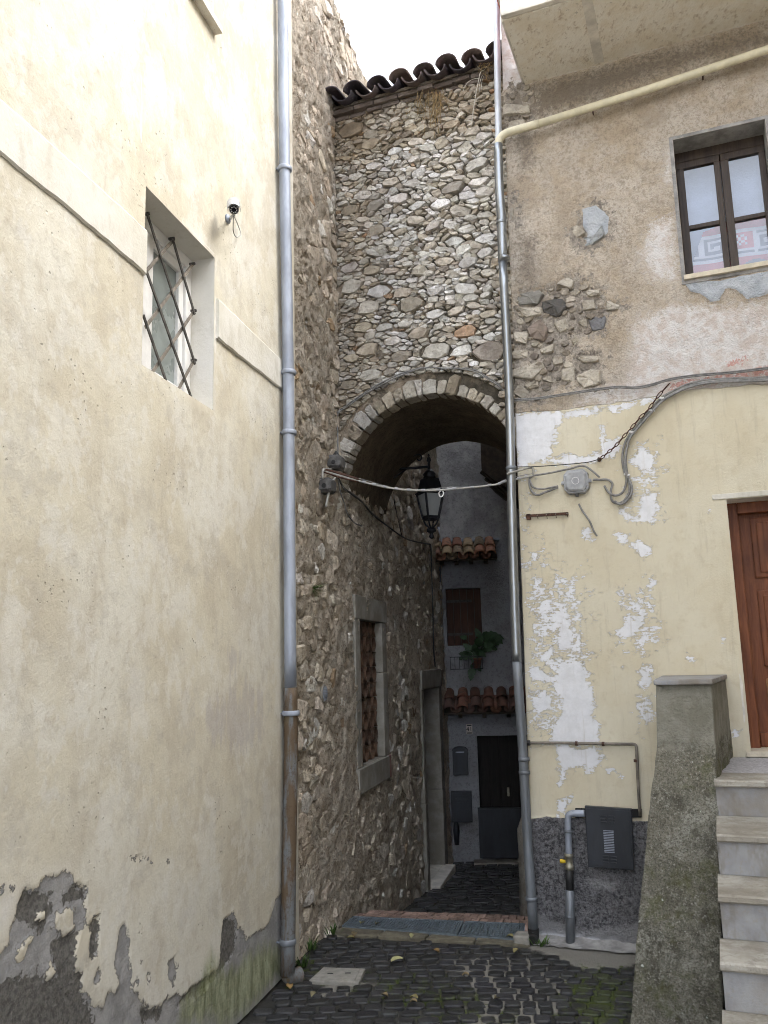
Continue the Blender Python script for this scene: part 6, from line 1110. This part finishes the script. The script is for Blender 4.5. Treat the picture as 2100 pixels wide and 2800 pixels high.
zA = LZ(300); us2, _, dist = WS.loc((cx, cy, 0)); wallp = np.array([cx, cy, zA])-WS.n*dist
MB().tube([np.array([cx, cy, zt-.02]), np.array([cx, cy, LZ(195)])], [.018, .014], 8).build('stem', MAT['black'], lam); MB().lathe((cx, cy, LZ(235)), [(.012, -.02), (.026, 0), (.022, .03), (.008, .045), (.014, .06), (.002, .08)], 10).build('finial', MAT['black'], lam, smooth=True)
MB().tube([wallp-WS.n*.03, np.array([cx, cy, zA])], .015, 8).build('arm', MAT['black'], lam, smooth=True)
sp = [np.array([cx, cy, zA])-WS.n*(.03+.04*t)+Z3*0 for t in (0,)]; h0 = np.array([cx, cy, zA])
MB().tube(smoothpath([h0-WS.n*.42+Z3*.01, h0-WS.n*.30+Z3*.05, h0-WS.n*.20+Z3*.13, h0-WS.n*.11+Z3*.15, h0-WS.n*.08+Z3*.11, h0-WS.n*.11+Z3*.08, h0-WS.n*.135+Z3*.10], 6), .009, 6).build('scroll', MAT['black'], lam, smooth=True)
MB().wbox(WS, us2-.03, us2+.03, zA-.22, zA+.22, -.03, .02).build('wall_bracket', MAT['black'], lam, .006); MB().tube(smoothpath([wallp-Z3*.18, wallp+WS.n*.12-Z3*.12, wallp+WS.n*.3-Z3*.01], 5), .009, 6).build('brace', MAT['black'], lam, smooth=True)

# ------------------------------------------------------------------ cable boxes and wires
def PS(f, x, y, o=.03): return WS.pt(*WS.uv(f(x, y), o), o)
def octbox(W, u, v, r, dep, name, mat, label, group, plugs=True, ru=None):
    ru = ru or r; t = thing(name, W.pt(u, v, 0), label, 'junction box', group)
    ring = lambda s, o_: [W.pt(u+ru*s*a_, v+r*s*b_, o_) for a_, b_ in ((1, .62), (.66, 1), (-.66, 1), (-1, .62), (-1, -.62), (-.66, -1), (.66, -1), (1, -.62))]
    loft(MB(), [ring(1, -.03), ring(1, dep*.85), ring(.95, dep)]).build('box', mat, t); loft(MB(), [ring(.88, dep*.98), ring(.84, dep+.012), ring(.70, dep+.022)]).build('lid', mat, t)
    return t, ring
a = WS.uv(Mz(262, 265)); b = WS.uv(Mz(160, 515))
for (p, lb) in ((a, 'upper grey cable box on the stone wall left of the arch, with a pointed top'), (b, 'lower grey cable box on the stone wall left of the arch')):
    t, ring = octbox(WS, p[0], p[1], .065, .09, 'cable_box', MAT['darkbox'], lb, 'cable boxes left of the arch', ru=.09)
    MB().lathe(WS.pt(p[0]-.075, p[1]-.01, .045), [(.02, 0), (.024, .012), (.018, .02)], 10, -WS.d).build('knockout_plug', MAT['plug'], t)
    if p is a: MB().lathe(WS.pt(p[0], p[1]+.065, .045), [(.04, 0), (.02, .03), (.004, .05)], 8).build('gland', MAT['plug'], t)
def wire(pts, r, name, mat, label, group=None, n=7, cat='cable'): return solo(MB().tube(smoothpath(pts, n), r, 7), name, MAT[mat], label, cat, group, smooth=True)
# catenary across the alley
ca, cb = PS(Mz, 180, 345, .05), PR_(Hz, 235, 665, .06); keyp = [(345, 395), (560, 455), (720, 495), (900, 532), (1100, 553), (1330, 557), (1560, 545)]
def on_line(px_):     # a point of the photograph placed in the vertical plane that holds both ends of the wire
    d = cb-ca; n = np.cross(d, Z3); n /= np.linalg.norm(n); return hitp(px_, ca, n)
pts = [ca]+[on_line(Mz(*p)) for p in keyp]+[on_line(E(*p)) for p in ((1060, 1155), (1210, 1145), (1370, 1125))]+[on_line(Hz(60, 703)), on_line(Hz(120, 690)), cb]
ow = thing('overhead_cable', ca, 'pale cable with white clips slung across the alley in front of the lantern', 'cable')
sp_ = smoothpath(pts, 6); MB().tube(sp_, .0085, 8).build('cable', MAT['palecable'], ow, smooth=True); MB().tube([p+Z3*(.012+.01*sin(i*.21)) for i, p in enumerate(sp_[6:])], .003, 5).build('carrier_wire', MAT['cable'], ow, smooth=True)
MB().tube(smoothpath([pts[0]+Z3*.012, pts[1]+Z3*.02, pts[2]+Z3*.012], 5), .011, 8).build('rusty_tensioner', MAT['rust'], ow, smooth=True); MB().tube(smoothpath([pts[0]-Z3*.01, pts[1]-Z3*.015, pts[2]-Z3*.006], 5), .008, 8).build('rusty_tensioner', MAT['rust'], ow, smooth=True)
for i in range(14, len(sp_)-4, 4):
    p, q = sp_[i], sp_[i+1]; d = (q-p)/np.linalg.norm(q-p); MB().tube([p-d*.016+Z3*.003, p+d*.016+Z3*.003], .0115, 8).build('clip', MAT['box'], ow)
lp_ = on_line(Mz(1445, 560)); MB().tube(smoothpath([lp_+Z3*.01, lp_+np.array([.02, 0, -.015]), lp_+np.array([.012, 0, -.045]), lp_+np.array([-.01, 0, -.05]), lp_+np.array([-.018, 0, -.02]), lp_+np.array([-.004, 0, .0])], 5), .006, 6).build('tie_loop', MAT['clip'], ow, smooth=True)
wire([PS(Mz, 330, 400, .05), PS(Mz, 280, 450, .07), PS(Mz, 235, 580, .07), PS(Mz, 200, 735, .05)], .011, 'hanging_cable_end', 'palecable', 'short pale cable end hanging beside the lower cable box')
wire([PS(Mz, 165, 430, .06), PS(Mz, 168, 345, .06), PS(Mz, 190, 325, .06), PS(Mz, 260, 330, .06)], .010, 'box_lead', 'palecable', 'pale lead looping from the lower cable box up to the tensioner')
wire([PS(Mz, 335, 420), PS(Mz, 390, 520), PS(Mz, 470, 590), PS(Mz, 600, 690), PS(Mz, 720, 830), PS(Mz, 880, 950), PS(Mz, 1010, 1045), PS(Mz, 1130, 1100), PS(Mz, 1330, 1140)], .009, 'wall_cable', 'darkcable', 'dark cable sagging along the stone wall under the vault to the far corner', 'cables on the stone wall')
wire([PS(Mz, 345, 430), PS(Mz, 400, 545), PS(Mz, 475, 580), PS(Mz, 590, 675), PS(Mz, 700, 800), PS(Mz, 790, 870)], .007, 'wall_cable', 'cable', 'second cable twisted above the dark sagging cable on the stone wall', 'cables on the stone wall')
wire([PS(Mz, 335, 440), PS(Mz, 360, 580), PS(Mz, 400, 690), PS(Mz, 430, 800), PS(Mz, 510, 905), PS(Mz, 590, 940)], .007, 'wall_cable', 'cable', 'thin cable dropping steeply below the cable boxes', 'cables on the stone wall')
wire([PS(Mz, 935, 570, .02), PS(Mz, 945, 700, .02), PS(Mz, 985, 880, .02), PS(Mz, 1020, 1040, .02)], .005, 'wall_cable', 'darkcable', 'thin dark wire hanging on the stone wall left of the lantern', 'cables on the stone wall')
wire([PS(Mz, 1335, 1140, .03), PS(Fz, 940, 150, .03), PS(Fz, 945, 400, .03), PS(Fz, 955, 520, .03)], .010, 'wall_cable', 'darkcable', 'dark cable dropping down the far stone wall to the door lintel', 'cables on the stone wall')
def PA(f, x, y, o=.05): return WA.pt(*WA.uv(f(x, y), o), o)
for k_, (dz, lb) in enumerate(((0, 'upper of two grey cables arching over the voussoirs'), (12, 'lower of two grey cables arching over the voussoirs'))):
    wire([PS(Mz, 335, 330, .05), PA(E, 340, 780+dz, .05), PA(E, 338, 665+dz, .05), PA(E, 400, 610+dz), PA(E, 500, 540+dz), PA(E, 600, 478+dz*1.2), PA(E, 730, 415+dz), PA(E, 890, 368+dz*.4), PA(E, 1050, 375-dz*.4), PA(E, 1200, 375+dz), PA(E, 1310, 430+dz), PA(E, 1400, 490+dz), PA(E, 1440, 560+dz)], .0065, 'arch_cable', 'cable', lb, 'cables over the arch')
# cables on the yellow house
def PY(f, x, y, o=.03): return WR.pt(*WR.uv(f(x, y), o), o)
for k_, (dz, lb) in enumerate(((0, 'upper thin cable running along the top of the yellow paint'), (9, 'lower thin cable running along the top of the yellow paint'))):
    wire([PY(Hz, 100, 205+dz), PY(Hz, 250, 195+dz), PY(Hz, 420, 170+dz), PY(Hz, 580, 145+dz), PY(Hz, 740, 125+dz), PY(Hz, 850, 128+dz), PY(Hz, 950, 112+dz), PY(Hz, 1080, 75+dz), PY(Hz, 1250, 52+dz), PY(Hz, 1450, 35+dz), PY(Hz, 1659, 10+dz), PY(Hz, 1900, -20+dz), PY(Hz, 2600, -90+dz), PY(Hz, 3400, -170+dz)], .006, 'facade_cable', 'cable', lb, 'cables on the yellow house')
bun = [(3400, -110), (2600, -30), (1900, 40), (1659, 68), (1500, 75), (1300, 85), (1180, 110), (1080, 155), (1010, 200), (940, 275), (870, 355), (820, 420)]
for k_, (dx, dy, lb) in enumerate(((0, 0, 'outer grey cable of the bundle curving down the yellow wall'), (9, 10, 'middle grey cable of the bundle curving down the yellow wall'), (4, 20, 'inner grey cable of the bundle curving down the yellow wall'))):
    tail = [(790, 480), (778, 560), (790, 640), (815, 700), (820, 760), (790, 815), (750, 832), (715, 815), (708, 760), (718, 715), (690, 690), (640, 690), (600, 690)] if k_ == 0 else ([(800, 470), (790, 560), (800, 650), (828, 730), (810, 790), (760, 828), (722, 810)] if k_ == 1 else [(798, 500), (790, 580), (800, 670), (780, 740), (735, 765), (690, 745), (665, 705)])
    wire([PY(Hz, x+dx, y+dy, .032+.006*k_) for x, y in bun+tail], .0095, 'bundle_cable', 'cable', lb, 'cables on the yellow house')
for (x, y) in ((1010, 190), (955, 265), (830, 395), (803, 655)): p = PY(Hz, x+5, y+8, .04); MB(); solo(MB().tube([p+WR.d*.02+Z3*.03*0-Z3*.0, p+WR.d*.0, p-WR.d*.025+Z3*.012], .009, 6), 'cable_tie', MAT['clip'], {1010: 'pale cable tie at the top bend of the bundle', 955: 'cable tie second from the top of the bundle', 830: 'cable tie halfway down the bundle', 803: 'cable tie above the hanging loop'}[x], 'cable tie', 'ties on the cable bundle')
# chain / turnbuckle carrying the wire
ch = thing('rusty_chain', PY(Hz, 690, 530), 'rusty chain and turnbuckle stretched diagonally beside the cable bundle', 'chain')
cpts = [PY(Hz, *p, .05) for p in ((1060, 110), (985, 195), (940, 260), (880, 320), (830, 380), (780, 435), (735, 487), (690, 525), (650, 560))]; cs_ = smoothpath(cpts, 4)
for i in range(0, len(cs_)-1, 2):
    p, q = cs_[i], cs_[min(i+2, len(cs_)-1)]; c_ = (p+q)/2; d = (q-p)/2; n_ = np.cross(d/np.linalg.norm(d), WR.n) if (i//2) % 2 else WR.n; L = [c_+d*1.15*cos(2*pi*t/10)+n_*.010*sin(2*pi*t/10) for t in range(11)]; MB().tube(L, .0042, 5, False).build('chain_link', MAT['rust'], ch)
MB().lathe(PY(Hz, 640, 570, -.01), [(.02, 0), (.016, .03), (.010, .06)], 8, WR.n).build('anchor_bolt', MAT['rust'], ch)
wire([PY(Hz, 640, 565, .05), PY(Hz, 560, 585, .05), PY(Hz, 400, 600, .05), PY(Hz, 250, 610, .06), PY(Hz, 130, 612, .09)], .004, 'stay_wire', 'darkcable', 'thin dark stay wire running left from the chain anchor')
wire([cb, PY(Hz, 330, 650, .05), PY(Hz, 450, 625, .045), PY(Hz, 540, 605, .045), PY(Hz, 600, 640, .05), PY(Hz, 640, 675, .05)], .008, 'box_cable', 'cable', 'grey cable passing over the octagonal junction box', 'leads of the junction box')
wire([cb, PY(Hz, 215, 690, .05), PY(Hz, 225, 750, .05), PY(Hz, 262, 782, .05), PY(Hz, 320, 762, .05), PY(Hz, 390, 735, .045)], .009, 'box_cable', 'cable', 'grey lead looping into the left side of the junction box', 'leads of the junction box')
wire([PY(Hz, 218, 690, .06), PY(Hz, 240, 735, .055), PY(Hz, 300, 745, .055), PY(Hz, 390, 728, .05)], .008, 'box_cable', 'cable', 'second lead just above the loop on the left of the junction box', 'leads of the junction box')
wire([PY(Hz, 80, 655, .16), PY(Hz, 130, 640, .15), PY(Hz, 210, 618, .06), PY(Hz, 238, 622, .05), PY(Hz, 238, 660, .05)], .010, 'cable_loop', 'palecable', 'pale cable loop hooked round the right downpipe')
wire([PY(Hz, 515, 835, .05), PY(Hz, 535, 875, .05), PY(Hz, 580, 940, .05), PY(Hz, 605, 1000, .045), PY(Hz, 625, 1030, .03)], .008, 'cut_cable', 'cable', 'cut cable hanging below the junction box')
jb0 = WR.uv(Hz(503, 707)); t, ring = octbox(WR, jb0[0], jb0[1], .098, .06, 'junction_box', MAT['box'], 'large grey octagonal junction box on the yellow wall', None, ru=.098)
MB().lathe(WR.pt(jb0[0], jb0[1], .0815), [(.03, 0), (.03, .002), (.026, .002), (.026, 0)], 20, WR.n).build('lid_ring', MAT['clip'], t)
for (dx, dz) in ((-.115, 0), (.115, 0), (0, -.118)): d = np.array([dx, dz])/np.hypot(dx, dz); MB().lathe(WR.pt(jb0[0]+d[0]*.085, jb0[1]+d[1]*.085, .03), [(.020, 0), (.018, .02), (.012, .036)], 10, WR.d*d[0]+Z3*d[1]).build('cable_gland', MAT['darkbox' if dz else 'box'], t)
# rusty bar on the wall
q0, q1 = WR.uv(Hz(203, 912)), WR.uv(Hz(455, 897)); rb = thing('rusty_bar', WR.pt(*q0, 0), 'short rusty iron bar fixed flat to the yellow wall under the junction box', 'iron bar')
MB().bar(WR.pt(*q0, .028), WR.pt(*q1, .028), .022, .014, WR.n).build('bar', MAT['rust'], rb); MB().wbox(WR, q0[0], q0[0]+.03, q0[1]-.03, q0[1]+.015, -.02, .035).build('lug', MAT['rust'], rb)
for f in (.26, .48, .70, .97): p = np.array(q0)+(np.array(q1)-q0)*f; MB().lathe(WR.pt(p[0], p[1], .033), [(.006, 0), (.005, .005)], 8, WR.n).build('rivet', MAT['ironlight'], rb); MB().tube([WR.pt(p[0], p[1]-.008, .02), WR.pt(p[0]+.002, p[1]-.03, .015)], .003, 5).build('nail', MAT['rust'], rb)
MB().bar(WR.pt(*q0, .015), WR.pt(q0[0], q0[1], -.02), .02, .02, (0, 0, 1)).build('fixing', MAT['rust'], rb); MB().bar(WR.pt(*q1, .015)-WR.d*.02, WR.pt(q1[0]-.02, q1[1], -.02), .02, .02, (0, 0, 1)).build('fixing', MAT['rust'], rb)
# thin water pipe
wp = thing('thin_water_pipe', PY(I, 210, 510), 'thin weathered pipe running level then down to the gas cabinet', 'pipe')
MB().tube(smoothpath([PY(I, 212, 512, .035), PY(I, 400, 512, .03), PY(I, 650, 517, .03), PY(I, 800, 519, .03), PY(I, 845, 520, .03), PY(I, 862, 535, .03), PY(I, 866, 600, .03), PY(I, 873, 760, .03), PY(I, 885, 955, .03)], 6), .0115, 10).build('pipe', MAT['ironlight'], wp, smooth=True)
for (x, y) in ((500, 515), (662, 518), (868, 628)): p = PY(I, x, y, .03); MB().lathe(p-WR.d*.01, [(.016, 0), (.016, .02)], 8, WR.d if y < 600 else Z3).build('pipe_clip', MAT['rust'], wp); MB().bar(p, p-WR.n*.06, .008, .008, (0, 0, 1)).build('clip_nail', MAT['rust'], wp)
MB().lathe(PY(I, 212, 512, .035)-WR.d*.02, [(.022, 0), (.022, .03)], 10, WR.d).build('end_cap', MAT['plug'], wp)
# gas cabinet cover and riser
m4 = [WR.uv(I(*p), .05) for p in ((572, 1262), (850, 1282), (833, 912), (550, 893))]; gc = thing('gas_cabinet', WR.pt(*m4[0], 0), 'dark blue grey sheet metal gas meter cover with louvres on the yellow wall plinth', 'gas cabinet')
MB().wquad(WR, m4, .012, .055).build('cover', MAT['meter'], gc, .004)
cm = np.mean(m4, 0); in4 = [tuple(cm+(np.array(p)-cm)*.93) for p in m4]; MB().wquad(WR, in4, .055, .060).build('door', MAT['meter'], gc, .002)
def bil(s, t_): a = np.array(m4[0])*(1-s)+np.array(m4[1])*s; b = np.array(m4[3])*(1-s)+np.array(m4[2])*s; return a*(1-t_)+b*t_
for t_ in (.86, .81, .76, .20, .15, .10):
    for s in (.40, .57): a, b = bil(s-.065, t_), bil(s+.065, t_); MB().bar(WR.pt(*a, .062), WR.pt(*b, .062), .010, .010, WR.n).build('louvre', MAT['meter'], gc, .002)
for i in range(14): t_ = .27+.35*i/13; a, b = bil(.38, t_), bil(.60, t_); MB().bar(WR.pt(*a, .0615), WR.pt(*b, .0615), .0055, .006, WR.n).build('vent_slat', MAT['galv'], gc)
n0 = [WR.uv(I(*p)) for p in ((495, 960), (895, 960), (895, 910), (495, 905))]; MB().wquad(WR, n0, -.03, .022).build('niche', MAT['pit'], gc)
gr_ = thing('gas_riser_pipe', PY(I, 460, 1710, .06), 'grey gas riser pipe with a yellow capped valve beside the gas cabinet', 'pipe')
og_ = .06; MB().tube(smoothpath([PY(I, 550, 938, og_), PY(I, 490, 938, og_), PY(I, 462, 945, og_), PY(I, 450, 965, og_), PY(I, 450, 1040, og_), PY(I, 455, 1200, og_)], 5), .026, 12).build('upper_pipe', MAT['galv'], gr_, smooth=True)
MB().tube([PY(I, 458, 1270, og_), PY(I, 460, 1400, og_)], .030, 12).build('sleeve', MAT['plug'], gr_, smooth=True); bt_ = PY(I, 461, 1700, og_); bt_[2] = -.02; MB().tube([PY(I, 460, 1400, og_), bt_], .034, 14).build('lower_pipe', MAT['greypipe'], gr_, smooth=True)
v0 = PY(I, 456, 1230, og_); MB().lathe(v0-Z3*.06, [(.026, 0), (.034, .005), (.034, .03), (.028, .035), (.028, .09), (.034, .095), (.034, .115), (.028, .12)], 12).build('valve', MAT['brass'], gr_, smooth=True); MB().lathe(v0, [(.012, .0), (.012, .04), (.015, .042), (.015, .064), (.012, .068)], 10, -WR.d).build('valve_cap', MAT['yellowcap'], gr_, smooth=True)
for (x, y) in ((452, 1045), (461, 1560)): p = PY(I, x, y, og_); MB().lathe(p-Z3*.01, [(.036, 0), (.038, .01), (.036, .02)], 12).build('clip', MAT['greypipe'], gr_); MB().bar(p, p-WR.n*.08, .012, .012, (0, 0, 1)).build('clip_stay', MAT['greypipe'], gr_)
# stone vent on the rubble wall
av = WS.uv(Fz(243, 690)); vt = thing('wall_vent', WS.pt(*av, .0), 'small round slatted vent let into the stone wall left of the latticed window', 'vent')
vr = abs(WS.uv(Fz(243, 640))[1]-av[1])*.95; MB().lathe(WS.pt(*av, -.02), [(vr*1.25, 0), (vr*1.25, .030), (vr*1.0, .034), (vr*1.0, .026)], 18, WS.n).build('rim', MAT['trimstone'], vt, smooth=True)
for i in range(9): f = -0.85+1.7*i/8; hw_ = vr*sqrt(max(.02, 1-f*f)); MB().wbox(WS, av[0]-hw_, av[0]+hw_, av[1]+vr*f-.005, av[1]+vr*f+.005, .004, .018).build('slat', MAT['galv'], vt)
# low stone post at the right of the alley
pb = aty(Fz(1512, 1870), 8.9); pb_t = aty(Fz(1512, 1490), 8.9); zg = -.45; mb = MB(); x0 = aty(Fz(1490, 1700), 8.9)[0]
g = np.random.default_rng(77); vs_, fs = [], []; k = 10; hs = np.linspace(zg, pb_t[2], 9)
for z_ in hs:
    t_ = (z_-zg)/(pb_t[2]-zg); r = .17*(1-.10*t_) if t_ < .95 else .11
    vs_ += [(x0+.17+r*cos(2*pi*i/k)*(1+g.uniform(-.04, .04)), 8.9+.15+r*sin(2*pi*i/k), z_) for i in range(k)]
fs = [(j*k+i, j*k+(i+1) % k, (j+1)*k+(i+1) % k, (j+1)*k+i) for j in range(8) for i in range(k)]+[tuple(8*k+i for i in range(k))]
solo(MB().add(vs_, fs, (.30, .28, .25)), 'guard_stone', MAT['stone'], 'stout pale guard stone at the right side of the alley behind the downpipe', 'guard stone', smooth=True)
# dry plants on the arch wall
g = np.random.default_rng(15)
dt = thing('dry_weed', PA(Oz, 930, 400), 'dry brown weed hanging from the middle of the eave over the stones', 'plant')
for i in range(44):
    x = g.normal(930, 60) if i % 2 else g.normal(1005, 28); y0 = g.uniform(345, 430); L = abs(g.normal(0, 150))+40; d = g.normal(0, 45)
    pts = [PA(Oz, x, y0, .05), PA(Oz, x+d*.3, y0+L*.4, .08+g.uniform(0, .05)), PA(Oz, x+d, y0+L, .05+g.uniform(0, .04))]; MB().tube(smoothpath(pts, 3), .0016+.0012*g.random(), 4).build('stem', MAT['dry'], dt)
mb = MB()
for i in range(420):
    x = g.normal(930, 90) if i % 3 else g.normal(800, 75); y = abs(g.normal(0, 70))+(400 if i % 3 else 520); p = PA(Oz, x, y, .045+g.uniform(0, .05)); s = g.uniform(.004, .011); a = g.uniform(0, 6.28); v1 = WA.d*cos(a)+Z3*sin(a); v2 = WA.n*.6+Z3*g.normal(0, .5)+WA.d*g.normal(0, .5)
    mb.add([p-v1*s, p+v2*s*.6, p+v1*s, p-v2*s*.6], [(0, 1, 2, 3)], np.array((.24, .17, .08))*g.uniform(.5, 1.5))
mb.build('seed_heads', MAT['tint'], dt, kind='stuff')
dp = thing('bleached_plant', PA(Oz, 1400, 190), 'bleached dangling stems below the right end of the tiled eave', 'plant')
for (pp, r) in (([(1415, 200), (1385, 215), (1365, 300), (1340, 430), (1318, 580), (1305, 690)], .0045), ([(1380, 265), (1310, 280), (1260, 320), (1230, 385)], .003), ([(1400, 240), (1380, 300), (1372, 390)], .003), ([(1412, 250), (1395, 310), (1392, 370)], .0025), ([(1440, 160), (1410, 200), (1370, 180), (1350, 150)], .002), ([(1450, 180), (1420, 150), (1400, 130)], .002)): MB().tube(smoothpath([PA(Oz, x, y, .10) for x, y in pp], 4), r, 6).build('stem', MAT['drypale'], dp, smooth=True)
for i in range(36): x = g.normal(1430, 35); y = g.normal(170, 30); p = PA(Oz, x, y, .16); q = PA(Oz, x+g.normal(0, 40), y+g.uniform(-30, 60), .17); MB().tube([p, (p+q)/2+WA.n*.02, q], .0018, 4).build('twig', MAT['dry'], dp)
g2 = np.random.default_rng(5)
for k_, (f, x, y, lb) in enumerate(((E, 400, 90, 'dry grey grass tuft in the corner between stone wall and arch wall'), (Fz, 170, 20, 'small green weed growing from the stone wall above the vent'), (D, 430, 620, 'pale dry weed at the left end of the tiled eave'))):
    mb = MB(); p = (PS(f, x, y, .0) if k_ != 0 else PA(f, x, y, .03))
    W_ = WS
    for i in range(45): v = np.array([g2.normal(0, 1), g2.normal(0, 1), g2.normal(-.2, 1)])*.05+W_.n*.07*g2.random(); c_ = p+v*.2; s_ = np.cross(v, W_.n+Z3*.3); s_ = s_/(np.linalg.norm(s_)+1e-9)*.003; mb.add([c_-s_, c_+s_, p+v*1.6], [(0, 1, 2)], np.array([(.20, .17, .13), (.07, .11, .03), (.38, .33, .2)][k_])*g2.uniform(.6, 1.4))
    solo(mb, 'wall_weed', MAT['tint'], lb, 'weed', 'weeds along the walls')
